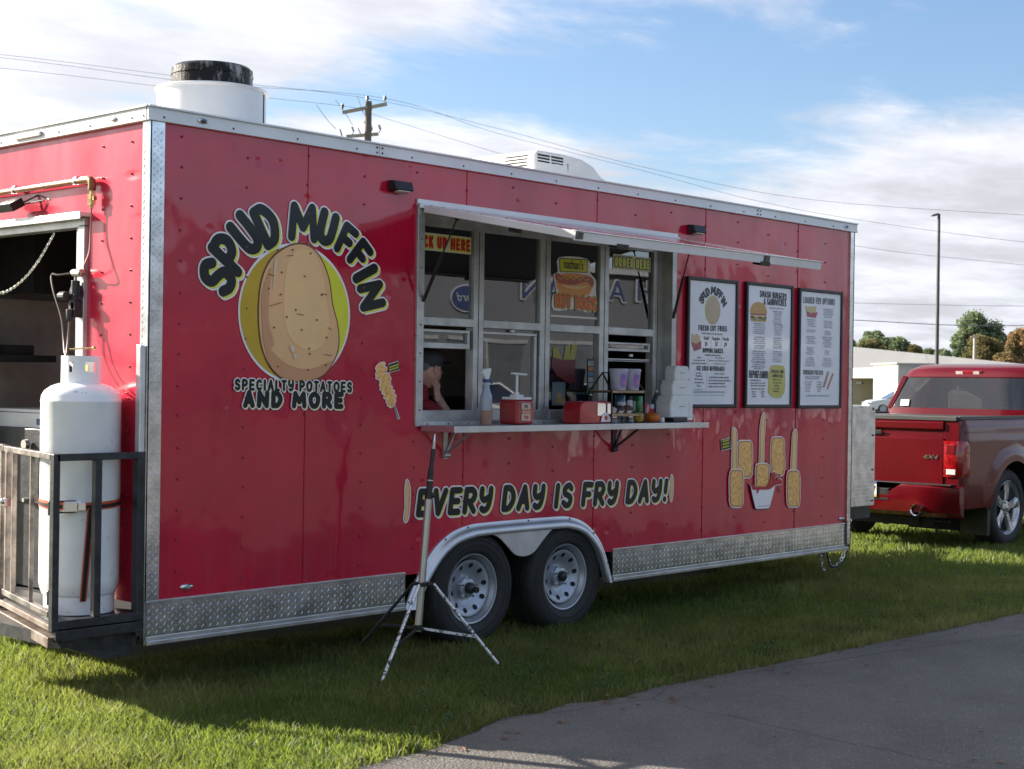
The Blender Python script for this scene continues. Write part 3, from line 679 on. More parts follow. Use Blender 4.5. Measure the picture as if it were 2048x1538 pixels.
# lamps
def flood(x, z):
    m = MB(); m.add([(x-.075, -.004, z+.030), (x+.075, -.004, z+.030), (x+.075, -.004, z-.030), (x-.075, -.004, z-.030),
                     (x-.070, -.055, z+.026), (x+.070, -.055, z+.026), (x+.066, -.075, z-.024), (x-.066, -.075, z-.024), (x-.06, -.02, z-.034), (x+.06, -.02, z-.034)],
                    [(0, 1, 5, 4), (4, 5, 6, 7), (0, 4, 7, 3), (1, 2, 6, 5), (3, 7, 8), (2, 9, 6), (7, 6, 9, 8), (0, 3, 8, 9, 2, 1)])
    b = m.build('flood_lamp', BLACK, TR, smooth=0, bevel=.004)
    g = MB(); g.obox((x, -.049, z-.0335), (.045, 0, 0), (0, .017, -.003), (0, .0, .003)); g.build('lamp_lens', mat('lamp_lens', (.65, .62, .55), rough=.3), b, smooth=0)
flood(1.645, 2.425); flood(4.503, 2.419)
def marker(x, z, m_=None):
    m = MB(); m.ball((x, -.026, z), .022, n=8, sc_=(1.5, .30, .62)); b = m.build('marker_lamp', CHROME, TR)
    m = MB(); m.ball((x, -.031, z), .014, n=8, sc_=(1.5, .45, .6)); m.build('marker_lens', mat('marker_lens', (.05, .045, .04), rough=.15, coat=1), b)
marker(.290, 2.612); marker(6.560, 2.612)
for x, z in ((.243, .268), (6.58, .253)):
    m = MB(); m.ball((x, -.006, z), .026, n=8, sc_=(1.5, .45, .6)); b = m.build('marker_lamp', CHROME, TR)
    m = MB(); m.ball((x, -.016, z), .016, n=8, sc_=(1.3, .4, .6)); m.build('marker_lens', mat('marker_lens_clear', (.35, .36, .35), rough=.12, coat=1), b)
# rear lamps on the cove
m = MB(); m.box(-.045, -.031, .97, 1.24, 2.597, 2.622); b = m.build('identification_lamp', mat('clear_lamp', (.75, .70, .70), rough=.15, coat=1), TR, smooth=0, bevel=.003)
m = MB(); m.ball((-.034, .28, 2.611), .020, n=8, sc_=(.35, 1.3, .65)); b = m.build('marker_lamp', CHROME, TR)
m = MB()
for y in (.02, .12, .50, .80, 1.4): m.ball((-.032, y, 2.600), .005, n=4)
m.build('trim_screws', INTERD, TR)['kind'] = 'stuff'
# rear flood lamp
m = MB(); m.obox((-.085, 1.19, 2.235), (.035, .0, .02), (0, .075, 0), (-.012, 0, .02)); m.bar((-.05, 1.12, 2.25), (0, 1.05, 2.29), .012, .008); m.bar((0, 1.05, 2.29), (0, .93, 2.255), .010, .008); m.bar((-.05, 1.12, 2.24), (-.01, .97, 2.255), .008, .008)
m.build('rear_work_lamp', BLACK, TR, smooth=0, bevel=.003)
# copper gas line with clamps, brass valve and pigtail
PIPE = (-.036, 2.312)
m = MB(); m.tube([(PIPE[0], 2.3, PIPE[1]+.01), (PIPE[0], .51, PIPE[1]+.012)], .0155, n=14); gp = m.build('gas_pipe', COPPER, TR, smooth=50)
m = MB(); m.tube(catmull([(PIPE[0], .55, PIPE[1]+.012), (PIPE[0], .485, PIPE[1]+.010), (PIPE[0], .468, PIPE[1]-.005), (PIPE[0], .467, PIPE[1]-.045)], 5), .0205, n=14); m.cyl((PIPE[0], .565, PIPE[1]+.012), (PIPE[0], .535, PIPE[1]+.012), .0215)
m.build('pipe_elbow', COPPER, gp, smooth=50)
m = MB(); m.cyl((PIPE[0], .467, 2.27), (PIPE[0], .467, 2.245), .013, n=6); m.cyl((PIPE[0], .467, 2.247), (PIPE[0], .467, 2.19), .0205, n=6); m.cyl((PIPE[0], .467, 2.19), (PIPE[0], .467, 2.175), .010, n=8); m.box(PIPE[0]-.01, PIPE[0]+.01, .435, .455, 2.215, 2.235)
m.build('pipe_valve', BRASS, gp, smooth=30)
for y in (.62, 1.24):
    m = MB(); m.lathe([(.0175, -.012), (.019, -.012), (.019, .012), (.0175, .012)], (PIPE[0], y, PIPE[1]+.012), n=18, axis='y'); m.box(PIPE[0]-.004, .0, y-.012, y+.012, PIPE[1]+.026, PIPE[1]+.040)
    m.build('pipe_clamp', CHROME, gp, smooth=30)
hose = catmull([(PIPE[0], .467, 2.18), (PIPE[0]-.004, .468, 2.05), (PIPE[0]-.02, .452, 1.95), (-.08, .455, 1.88), (-.050, .49, 1.842), (-.050, .525, 1.846)], 8)
m = MB(); m.tube(hose, .0045, n=6); m.build('gas_pigtail', mat('pigtail', (.25, .12, .09), rough=.4, metal=.4), gp, smooth=50)
m = MB(); m.cyl((-.050, .53, 1.846), (-.050, .515, 1.846), .014, n=6); m.cyl((-.050, .60, 1.85), (-.050, .53, 1.848), .021, n=12); m.cyl((-.050, .585, 1.85), (-.050, .585, 1.80), .008)
m.build('regulator_inlet', mat('regulator_grey', (.5, .5, .44), rough=.35, metal=.7), gp, smooth=30)
m = MB(); m.cyl((-.050, .60, 1.745), (-.02, .60, 1.745), .048, n=18); m.cyl((-.050, .585, 1.81), (-.050, .585, 1.72), .022, n=10); m.box(-.07, -.03, .565, .62, 1.66, 1.74); m.cyl((-.08, .59, 1.66), (-.08, .59, 1.60), .018); m.cyl((-.09, .66, 1.73), (-.09, .60, 1.73), .024, n=12)
m.box(-.07, 0, .56, .60, 1.62, 1.70)
m.build('gas_regulator', BLACKSTEEL, gp, smooth=30, bevel=.003)
m = MB(); m.tube(catmull([(-.050, .60, 1.85), (-.09, .68, 1.84), (-.10, .735, 1.842), (-.11, .70, 1.76), (-.11, .62, 1.62), (-.12, .575, 1.50), (-.15, .50, 1.42), (-.19, .30, 1.33)], 8), .0052, n=6)
m.tube(catmull([(-.08, .59, 1.60), (-.09, .585, 1.5), (-.13, .52, 1.40), (-.2, .28, 1.34)], 8), .006, n=6); m.build('gas_hose', mat('grey_hose', (.10, .075, .065), rough=.5), gp, smooth=50)
# door chain with links
m = MB(); path = catmull([(-.01, .87, 2.07), (-.015, 1.02, 1.93), (-.02, 1.2, 1.82), (-.02, 1.42, 1.77), (-.02, 1.75, 1.82)], 10); acc = []
tot = 0; pts = [path[0]]
for a, b in zip(path[:-1], path[1:]):
    while (b-pts[-1]).length > .021 and (b-a).length > 0:
        d = (b-pts[-1]).normalized(); pts.append(pts[-1]+d*.021)
for i, (a, b) in enumerate(zip(pts[:-1], pts[1:])):
    d = (b-a).normalized(); s_ = Vector((1, 0, 0)) if i % 2 else d.cross(Vector((1, 0, 0))).normalized(); c = (a+b)/2
    m.tube([c+d*.016*math.cos(q*PI/4)+s_*.007*math.sin(q*PI/4) for q in range(8)], .0024, n=5, closed=True)
m.build('door_chain', mat('chain_zinc', (.75, .75, .70), rough=.25, metal=.8), TR, smooth=40)
# what shows through the rear doorway
m = MB(); m.box(.35, 1.55, 1.70, WID-.05, 1.80, 2.45); m.build('exhaust_hood', mat('hood_dark', (.028, .030, .032), rough=.35, metal=.5), TR, smooth=0)
m = MB(); m.box(.25, .62, 1.9, WID-.05, 1.40, 1.44); m.box(.30, .50, 1.95, WID-.05, 1.44, 1.50); m.build('wall_shelf', DARK, TR, smooth=0)
m = MB(); m.box(.18, .66, 1.25, 2.2, .13, 1.02); m.box(.17, .19, 1.3, 2.1, .6, .9); cook = m.build('fryer', BLACKSTEEL, TR, smooth=0, bevel=.005)
m = MB(); m.cyl((.165, 1.42, .93), (.14, 1.42, .93), .028, n=16); m.build('fryer_knob', CHROME, cook, smooth=40); m = MB(); m.cyl((.165, 1.40, .62), (.13, 1.40, .62), .012, n=10); m.build('drain_valve', CHROME, cook, smooth=40)
m = MB(); m.box(.06, .4, .62, .66, 1.08, 1.62); m.box(.05, .07, .655, .675, 1.0, 1.66); m.build('door_bar', FRAMEM, TR, smooth=0)
# ------------------------------------------------------------------ flat print: lettering and pictures
def _c(*p): return ('c', p)
def _l(*p): return ('l', p)
GL = {
 'S': (.64, [_c((.95, .84), (.60, 1.0), (.10, .86), (.10, .60), (.55, .50), (.95, .36), (.85, .06), (.40, .0), (.02, .14))]),
 'P': (.66, [_l((0, 0), (0, 1)), _c((0, .98), (.65, .98), (1, .74), (.70, .46), (0, .42))]),
 'U': (.68, [_c((0, 1), (.0, .55), (.08, .16), (.48, .0), (.90, .14), (1, .55), (1, 1))]),
 'D': (.70, [_l((0, 0), (0, 1)), _c((0, 1), (.60, .96), (1, .52), (.62, .06), (0, 0))]),
 'M': (.92, [_l((0, 0), (.10, 1), (.5, .34), (.90, 1), (1, 0))]),
 'F': (.62, [_l((0, 0), (0, 1), (1, .98)), _l((0, .50), (.82, .50))]),
 'I': (.36, [_l((.5, 0), (.5, 1))]),
 'N': (.74, [_l((0, 0), (.03, 1), (.97, .0), (1, 1))]),
 'E': (.62, [_l((1, 1), (0, 1), (0, 0), (1, 0)), _l((0, .5), (.85, .5))]),
 'V': (.70, [_l((0, 1), (.46, 0), (1, 1))]),
 'R': (.68, [_l((0, 0), (0, 1)), _c((0, .98), (.65, .98), (.95, .74), (.66, .46), (.1, .44)), _l((.40, .44), (1, 0))]),
 'Y': (.68, [_c((0, 1), (.02, .66), (.35, .48), (.92, .64)), _c((1, 1), (1, .50), (.80, .10), (.40, .0), (.15, .08))]),
 'A': (.70, [_l((0, 0), (.5, 1), (1, 0)), _l((.22, .34), (.78, .34))]),
 'C': (.64, [_c((1, .86), (.60, 1.0), (.12, .82), (.0, .48), (.16, .12), (.60, .0), (1, .14))]),
 'T': (.62, [_l((0, 1), (1, 1)), _l((.5, 1), (.5, 0))]),
 'L': (.56, [_l((0, 1), (0, 0), (1, 0))]),
 'O': (.74, [_c((.5, 1), (.08, .80), (.0, .45), (.25, .04), (.75, .04), (1, .45), (.92, .80), (.5, 1))]),
 'H': (.70, [_l((0, 0), (0, 1)), _l((1, 0), (1, 1)), _l((0, .5), (1, .5))]),
 'G': (.70, [_c((1, .86), (.60, 1.0), (.12, .82), (.0, .48), (.16, .12), (.60, .0), (1, .14)), _l((1, .14), (1, .44), (.6, .44))]),
 'B': (.66, [_l((0, 0), (0, 1)), _c((0, .98), (.6, .98), (.86, .76), (.6, .52), (0, .5)), _c((0, .5), (.7, .5), (1, .26), (.7, .02), (0, .0))]),
 'K': (.68, [_l((0, 0), (0, 1)), _l((1, 1), (.05, .42)), _l((.35, .55), (1, 0))]),
 'W': (.92, [_l((0, 1), (.22, 0), (.5, .66), (.78, 0), (1, 1))]),
 'X': (.68, [_l((0, 0), (1, 1)), _l((0, 1), (1, 0))]),
 '&': (.72, [_c((1, 0), (.5, .5), (.18, .80), (.42, 1.0), (.66, .80), (.3, .5), (0, .22), (.34, 0), (.72, .08), (1, .42))]),
 '!': (.34, [_l((.5, .42), (.56, 1)), _l((.42, .02), (.44, .02))]),
 '-': (.5, [_l((0, .5), (1, .5))]), ' ': (.34, []), "'": (.28, [_l((.5, .8), (.6, 1))]),
}
def stroke(m, pts, r, y, T, step=.00004):
    """thick rounded stroke through 2-D points; T maps (u, v) to the wall; returns the next depth"""
    P = [Vector((a, b)) for a, b in pts]; k = 0
    if len(P) == 1: P.append(P[0]+Vector((1e-4, 0)))
    def V(p, e): x, z = T(p.x, p.y); return (x, y-e, z)
    for a, b in zip(P[:-1], P[1:]):
        d = b-a
        if d.length < 1e-7: continue
        d.normalize(); n_ = Vector((-d.y, d.x)); e = k*step; k += 1
        out = []
        for q in range(7): t = -PI/2+PI*q/6; out.append(b+r*(d*math.cos(t)+n_*math.sin(t)))
        for q in range(7): t = PI/2+PI*q/6; out.append(a+r*(d*math.cos(t)+n_*math.sin(t)))
        m.poly([V(p, e) for p in out])
    return k
def glyph(m, chr_, T, r, y, w_=None):
    wd, st = GL[chr_]; k = 0
    for kind, pts in st:
        if kind == 'c': pts = [(p.x, p.y) for p in catmull([(a, b, 0) for a, b in pts], 4)]
        k += stroke(m, pts, r, y-k*.00004, T)
class Print:
    """stacked flat layers of ink on an upright wall facing the road"""
    def __init__(s, parent, y=0., lay=.0016): s.parent = parent; s.y = y; s.lay = lay
    def yy(s, k): return s.y-.0025-s.lay*k
    def shape(s, name, pts, m_, k):
        b = MB(); b.poly([(x, s.yy(k), z) for x, z in pts]); return b.build(name, m_, s.parent, smooth=0, fixn=False)
    def shapes(s, name, lst, m_, k):
        b = MB()
        for i, pts in enumerate(lst): b.poly([(x, s.yy(k)-i*.00003, z) for x, z in pts])
        return b.build(name, m_, s.parent, smooth=0, fixn=False)
def ell(cx, cz, rx, rz, n=40, rot=0., a0=0., a1=2*PI):
    o = []
    for i in range(n+(0 if abs(a1-a0-2*PI) < 1e-6 else 1)):
        t = a0+(a1-a0)*i/n; x, z = rx*math.cos(t), rz*math.sin(t); o.append((cx+x*math.cos(rot)-z*math.sin(rot), cz+x*math.sin(rot)+z*math.cos(rot)))
    return o
def smooth2(pts, n=5): return [(p.x, p.y) for p in catmull([(a, b, 0) for a, b in pts], n, closed=True)]
def grow(pts, d):
    cx = sum(p[0] for p in pts)/len(pts); cz = sum(p[1] for p in pts)/len(pts); o = []
    n = len(pts)
    for i in range(n):
        ax, az = pts[i-1]; bx, bz = pts[(i+1) % n]; tx, tz = bx-ax, bz-az; q = math.hypot(tx, tz) or 1; nx, nz = tz/q, -tx/q
        if nx*(pts[i][0]-cx)+nz*(pts[i][1]-cz) < 0: nx, nz = -nx, -nz
        o.append((pts[i][0]+nx*d, pts[i][1]+nz*d))
    return o
def line_text(pn, s, x0, z0, height, r, width=None, slant=0., gap=.10, cols=((INK, 0, 0, 0, 2),), k0=0, tilt=0., name='lettering', align='left'):
    """cols: (material, extra radius, shift x, shift z, layer)"""
    tot = sum(GL[c][0]+gap for c in s)-gap; sx = (width/(tot*height)) if width else 1.
    if align == 'right': x0 -= tot*height*sx
    if align == 'mid': x0 -= tot*height*sx/2
    for m_, ex, dx, dz, lay in cols:
        b = MB(); cur = 0; kk = 0
        for c in s+'\n':
            if c in ' \n' and b.v: b.build(name, m_, pn.parent, smooth=0, fixn=False); b = MB()
            if c == '\n': break
            wd = GL[c][0]; rr = r/height
            def T(u, v, cur=cur, wd=wd):
                U = cur+rr/sx+u*(wd-2*rr/sx) ; Vv = rr+v*(1-2*rr)
                X = (U*sx+slant*(Vv-.5))*height; Z = Vv*height
                return x0+dx+X*math.cos(tilt)-Z*math.sin(tilt), z0+dz+X*math.sin(tilt)+Z*math.cos(tilt)
            def T2(p, q, T=T): return T(p, q)
            # strokes are laid in real units so that their width stays even
            wd_, st = GL[c]
            for kind, pts in st:
                if kind == 'c': pts = [(p.x, p.y) for p in catmull([(a, b_, 0) for a, b_ in pts], 4)]
                real = [T(a, b_) for a, b_ in pts]
                kk += stroke(b, real, r+ex, pn.yy(lay)-(kk % 20)*.00004, lambda a, b_: (a, b_))
            cur += wd+gap

def small_text(pn, s, x, z, size, m_, lay=2, align='CENTER', sx=.8, bold=0., name='small_print'):
    cu = bpy.data.curves.new('t', 'FONT'); cu.body = s; cu.size = size; cu.align_x = align; cu.offset = bold; cu.resolution_u = 2; cu.fill_mode = 'FRONT'
    ob = bpy.data.objects.new('t', cu); me = bpy.data.meshes.new_from_object(ob)
    v = [(x+p.co.x*sx, pn.yy(lay), z+p.co.y) for p in me.vertices]; f = [tuple(p.vertices) for p in me.polygons]
    bpy.data.objects.remove(ob); bpy.data.curves.remove(cu); bpy.data.meshes.remove(me)
    b = MB(); b.add(v, f); return b.build(name, m_, pn.parent, smooth=0, fixn=False)
def squiggles(pn, rows, m_, lay=2, name='fine_print'):
    """rows of print too small to read: (x_centre, z, width, height)"""
    b = MB(); r_ = random.Random(int(rows[0][0]*1000)+7)
    for cx, z, wd, h in rows:
        x = cx-wd/2; xe = cx+wd/2
        while x < xe-.004:
            ln = min(r_.uniform(.006, .024), xe-x); xx = x
            while xx < x+ln-.001:
                hh = h*r_.choice((.55, .6, .6, .95)); z0 = z-(h*.25 if r_.random() < .1 else 0)
                b.poly([(xx, pn.yy(lay), z0), (xx+.0024, pn.yy(lay), z0), (xx+.0024, pn.yy(lay), z+hh), (xx, pn.yy(lay), z+hh)]); xx += .0036
            x += ln+.005
    o = b.build(name, m_, pn.parent, smooth=0, fixn=False); o['kind'] = 'stuff'; return o

PN = Print(TR, 0.)
TAN = fine_wrap('potato_ink', (.80, .46, .22)); TAN2 = fine_wrap('potato_shade_ink', (.60, .30, .15)); TANL = fine_wrap('potato_light_ink', (.86, .54, .25)); BRN = fine_wrap('brown_ink', (.13, .055, .025))
OLV = fine_wrap('gold_ink', (.56, .36, .02)); YEL = fine_wrap('bright_yellow_ink', (.72, .72, .04))
# oval logo: white rim, yellow field, a plain potato
cx, cz = S(591, 627); rx = (S(702, 627)[0]-S(481, 627)[0])/2; rz = (S(591, 489)[1]-S(591, 765)[1])/2
cz = (S(591, 489)[1]+S(591, 765)[1])/2
PN.shape('logo_rim', ell(cx, cz, rx+.004, rz+.006, 60), INKW, 1)
PN.shape('logo_field', ell(cx, cz, rx-.008, rz-.010, 60), YEL, 2)
PN.shape('logo_field_shade', ell(cx, cz, rx-.008, rz-.010, 30, 0, PI*.52, PI*1.5), OLV, 3)
pot = smooth2([S(a, b) for a, b in ((596, 489), (570, 496), (540, 520), (522, 560), (516, 610), (517, 660), (524, 700), (540, 735), (565, 757), (600, 762), (640, 752), (664, 722), (674, 690), (672, 650), (662, 610), (655, 560), (640, 520), (620, 496))], 4)
PN.shape('potato_outline', grow(pot, .009), BRN, 4); PN.shape('potato_picture', pot, TAN, 5)
PN.shape('potato_light', smooth2([S(a, b) for a, b in ((598, 500), (575, 520), (566, 580), (568, 650), (590, 690), (630, 700), (655, 660), (650, 600), (640, 540), (622, 505))], 4), TANL, 6)
PN.shapes('potato_shade', [smooth2([S(a, b) for a, b in q], 4) for q in (((522, 665), (540, 700), (575, 730), (620, 738), (662, 722), (640, 752), (600, 760), (562, 754), (536, 728)), ((520, 600), (528, 560), (540, 535), (536, 580), (534, 640), (545, 690), (525, 680)))], TAN2, 7)
sp = []
for a, b in ((552, 500), (582, 500), (618, 507), (534, 577), (558, 589), (570, 634), (615, 697), (650, 675), (616, 708), (552, 733), (612, 740), (648, 730), (606, 553), (640, 590), (588, 620), (600, 660), (560, 545), (630, 640), (545, 655)):
    q = S(a, b); sp.append(ell(q[0], q[1], .0065, .0055, 8))
PN.shapes('potato_spots', sp, BRN, 8)
hl = []
for pts in (((545, 525), (551, 518), (546, 560), (543, 585)), ((576, 692), (583, 692), (586, 700), (580, 704)), ((584, 708), (590, 709), (588, 717), (583, 715))): hl.append(smooth2([S(a, b) for a, b in pts], 4))
PN.shapes('potato_highlight', hl, fine_wrap('cream_ink', (.70, .58, .42)), 9)
cv = []
for pts in (((533, 548), (545, 552)), ((570, 512), (583, 511)), ((640, 587), (651, 590)), ((536, 612), (560, 605)), ((652, 655), (660, 660)), ((590, 628), (604, 630)), ((645, 709), (660, 711))):
    cv.append([S(a, b) for a, b in pts])
b = MB()
for q in cv: stroke(b, q, .0016, PN.yy(9), lambda a, c: (a, c))
b.build('potato_creases', BRN, TR, smooth=0, fixn=False)
# arched name, one fat rounded letter at a time
LT = [('S', 202, 556), ('P', 278, 405), ('U', 385, 285), ('D', 520, 225), ('M', 752, 208), ('U', 905, 243), ('F', 1030, 325), ('F', 1118, 420), ('I', 1150, 535), ('N', 1190, 678)]
ROT = [62, 55, 48, 31, 0, -16, -28, -42, -64, -76]
DIM = [(.24, .155), (.255, .145), (.245, .145), (.245, .150), (.215, .205), (.205, .140), (.195, .125), (.190, .125), (.205, .075), (.20, .160)]
for m_, ex, dx, dz, lay in ((INKW, .0085, 0, 0, 1), (INKW, .0085, .013, -.009, 1.5), (INKY, .0, .013, -.009, 2), (INK, .0, 0, 0, 3)):
    b = MB(); kk = 0
    for (c, u, v), rot, (H_, W_) in zip(LT, ROT, DIM):
        if (c, u) == ('M', 752): b.build('lettering', m_, TR, smooth=0, fixn=False); b = MB()
        gx, gz = S(370+u/3.204, 380+v/3.204); wd, st = GL[c]; r = {'M': .0255, 'F': .0245, 'N': .026}.get(c, .0285); a = math.radians(rot)
        for kind, pts in st:
            if kind == 'c': pts = [(p.x, p.y) for p in catmull([(p0, p1, 0) for p0, p1 in pts], 4)]
            real = []
            for p0, p1 in pts:
                X, Z = (p0-.5)*(W_-2*r), (p1-.5)*(H_-2*r); real.append((gx+dx+X*math.cos(a)-Z*math.sin(a), gz+dz+X*math.sin(a)+Z*math.cos(a)))
            kk += stroke(b, real, r+ex, PN.yy(lay)-(kk % 20)*.00004, lambda p, q: (p, q))
    b.build('lettering', m_, TR, smooth=0, fixn=False)
BUB = lambda e=.006, s=.006: ((INKW, e, 0, 0, 4), (INKW, e, s, -s*.7, 4.5), (INKY, .0, s, -s*.7, 5), (INK, .0, 0, 0, 6))
x0, z0 = S(466, 779); x1, z1 = S(701, 784)
line_text(PN, 'SPECIALTY POTATOES', x0, z0-.004, .062, .0075, width=x1-x0, cols=BUB(.0055, .003), gap=.14, tilt=math.atan2(z1-z0, x1-x0)+.0)
x0, z0 = S(483, 816); x1, z1 = S(684, 818)
line_text(PN, 'AND MORE', x0, z0, .095, .0145, width=x1-x0, cols=BUB(.006, .004), gap=.12, tilt=math.atan2(z1-z0, x1-x0))
x0, z0 = S(832, 1035); x1, z1 = S(1334, 1004); zt = S(838, 981)[1]
line_text(PN, 'EVERY DAY IS FRY DAY!', x0, z0, .168, .0200, width=x1-x0, slant=.14, gap=.09, cols=((INKW, .009, 0, 0, 1), (INKW, .009, .010, -.006, 1.5), (INKY, .001, .010, -.006, 2), (INK, .0, 0, 0, 3)), tilt=math.atan2(z1-z0, x1-x0))
# food pictures: fries, potato tots, a cup of ketchup, a spiral potato on a stick
TOT = mat('tot_ink', (.84, .46, .15), rough=.35, var=.35, vscale=38, var2=(.66, .29, .08)); FRY = fine_wrap('fry_ink', (.86, .55, .25)); KET = fine_wrap('ketchup_ink', (.45, .015, .03)); KETL = fine_wrap('ketchup_light_ink', (.62, .10, .12))
TOTD = mat('tot_crust_ink', (.50, .22, .06), rough=.35, var=.3, vscale=60, var2=(.36, .13, .03)); FRYD = fine_wrap('fry_shade_ink', (.60, .30, .10))
def Z1(x, y): return S(1420+x/7.325, 820+y/7.325)
def tot(cx, cy, w_, h_, lay, nm='tot_picture'):
    pts = []; r_ = random.Random(int(cx)); n = 34
    for i in range(n):
        t = 2*PI*i/n; q = 5.0; c, s_ = math.cos(t), math.sin(t)
        ux = math.copysign(abs(c)**(2/q), c)*(1+r_.uniform(-.035, .035)); uz = math.copysign(abs(s_)**(2/q), s_)*(1+r_.uniform(-.02, .02)); pts.append(Z1(cx+ux*w_/2, cy-uz*h_/2))
    PN.shape('picture_edge', grow(pts, .008), INKW, lay-1); PN.shape('tot_crust', pts, TOTD, lay); ccx, ccz = Z1(cx, cy); PN.shape(nm, [(ccx+(x-ccx)*.84, ccz+(z-ccz)*.93) for x, z in pts], TOT, lay+.4)
def fry(pts, lay, zf=Z1, nm='fry_picture'):
    q = smooth2([zf(a, b) for a, b in pts], 3); PN.shape('picture_edge', grow(q, .008), INKW, lay-1); PN.shape('fry_shade', q, FRYD, lay); fcx = sum(p[0] for p in q)/len(q); PN.shape(nm, [(fcx-.002+(x-fcx)*.66, z) for x, z in q], FRY, lay+.4)
tot(505, 720, 225, 540, 2); tot(985, 680, 205, 560, 2)
fry(((330, 265), (315, 300), (312, 560), (305, 860), (350, 900), (385, 850), (378, 560), (380, 330), (360, 280)), 4)
fry(((775, 50), (745, 110), (720, 300), (715, 560), (712, 800), (750, 830), (775, 790), (778, 500), (792, 250), (790, 90)), 4)
fry(((1240, 290), (1200, 350), (1185, 600), (1172, 860), (1215, 900), (1248, 860), (1255, 600), (1262, 340)), 4)
tot(370, 1145, 205, 540, 6); tot(750, 960, 205, 340, 6); tot(1205, 1150, 195, 530, 6)
cup = [Z1(a, b) for a, b in ((560, 1075), (600, 1260), (640, 1430), (665, 1448), (820, 1440), (850, 1420), (900, 1240), (935, 1085), (870, 1150), (750, 1175), (620, 1160))]
PN.shape('picture_edge', grow(cup, .006), INK, 7); PN.shape('cup_picture', cup, INKW, 8)
PN.shape('cup_foot', [Z1(a, b) for a, b in ((665, 1405), (860, 1390), (856, 1402), (668, 1416))], fine_wrap('grey_ink', (.45, .46, .50)), 9)
k_ = smooth2([Z1(a, b) for a, b in ((560, 1070), (600, 1090), (660, 1120), (800, 1110), (850, 1000), (880, 920), (920, 905), (935, 960), (925, 1030), (980, 1005), (1030, 1030), (1020, 1085), (960, 1090), (900, 1120), (840, 1160), (740, 1165), (690, 1170), (675, 1215), (655, 1210), (650, 1165), (600, 1165))], 3)
PN.shape('picture_edge', grow(k_, .005), INKW, 9); PN.shape('ketchup_picture', k_, KET, 10)
PN.shapes('ketchup_highlight', [smooth2([Z1(a, b) for a, b in q], 3) for q in (((580, 1095), (640, 1120), (690, 1140), (630, 1132)), ((880, 930), (900, 920), (890, 960)))], KETL, 11)
PN.shapes('ketchup_drops', [ell(*Z1(a, b), .009, .013, 10) for a, b in ((606, 1235), (960, 950), (1000, 960), (1055, 990), (1052, 1060), (1000, 1150), (1010, 1190))], KET, 4)
sgn = [Z1(a, b) for a, b in ((150, 445), (272, 408), (285, 545), (298, 560), (278, 560), (162, 592))]
PN.shape('picture_edge', grow(sgn, .005), INKW, 3); PN.shape('speech_sign', sgn, INK, 4)
a_, b_ = Z1(168, 520); c_, d_ = Z1(265, 490)
PN.shapes('fine_print', [[(a_+(c_-a_)*i/7+.001, b_+(d_-b_)*i/7-.022*j), (a_+(c_-a_)*(i+.75)/7, b_+(d_-b_)*(i+.75)/7-.022*j), (a_+(c_-a_)*(i+.75)/7, b_+(d_-b_)*(i+.75)/7+.013-.022*j), (a_+(c_-a_)*i/7+.001, b_+(d_-b_)*i/7+.013-.022*j)] for j in (-1, 0, 1) for i in range(7)], YEL, 5)
# fries at both ends of the slogan
def Z2(x, y): return S(780+x/3.531, 930+y/3.531)
fry(((115, 105), (105, 180), (105, 300), (95, 380), (108, 402), (125, 370), (135, 260), (135, 160)), 2, Z2); fry(((1985, 70), (1976, 120), (1974, 220), (1982, 258), (1992, 220), (1996, 110)), 2, Z2)
# spiral potato on its stick
def Z3(x, y): return S(730+x/10.25, 700+y/10.25)
st_ = [Z3(a, b) for a, b in ((570, 1140), (605, 1130), (712, 1410), (660, 1430))]
PN.shape('picture_edge', st_, INKW, 1); b = MB(); stroke(b, [Z3(580, 1130), Z3(680, 1408)], .0035, PN.yy(2), lambda p, q: (p, q)); b.build('stick_picture', INK, TR, smooth=0, fixn=False)
seg = [(300, 330, 95), (320, 440, 115), (300, 520, 90), (385, 560, 105), (400, 650, 120), (400, 740, 110), (440, 820, 105), (480, 910, 110), (520, 1000, 105), (530, 1080, 85), (540, 1130, 55)]
PN.shapes('picture_edge', [ell(*Z3(a, b), (c+16)/10.25*.0040, (c*.62+16)/10.25*.0027, 16, .45) for a, b, c in seg], INKW, 2)
PN.shapes('spiral_potato_picture', [ell(*Z3(a, b), c/10.25*.0040, c*.62/10.25*.0027, 16, .45) for a, b, c in seg], TOT, 3)
sg2 = [Z3(a, b) for a, b in ((470, 300), (660, 235), (700, 395), (500, 455))]
PN.shape('picture_edge', grow(sg2, .004), INKW, 2); PN.shape('speech_sign', sg2, INK, 3)
b = MB()
for j in range(2):
    for i in range(6): a, c = 490+i*30, 330+j*55-i*10; b.poly([(p[0], PN.yy(4), p[1]) for p in (Z3(a, c+40), Z3(a+22, c+33), Z3(a+22, c), Z3(a, c+7))])
b.build('fine_print', YEL, TR, smooth=0, fixn=False)
# round emblem half hidden behind the counter end
b = MB(); q = S(1379, 839); e = ell(q[0], q[1], .052, .048, 28); stroke(b, e+[e[0]], .0035, PN.yy(1), lambda p, r: (p, r), step=.00002)
b.poly([(q[0]+a, PN.yy(1), q[1]+c) for a, c in ((-.03, -.002), (.032, -.002), (.032, .03), (.012, .03), (.012, .02), (-.03, .02))]); b.build('round_emblem', INKW, TR, smooth=0, fixn=False)

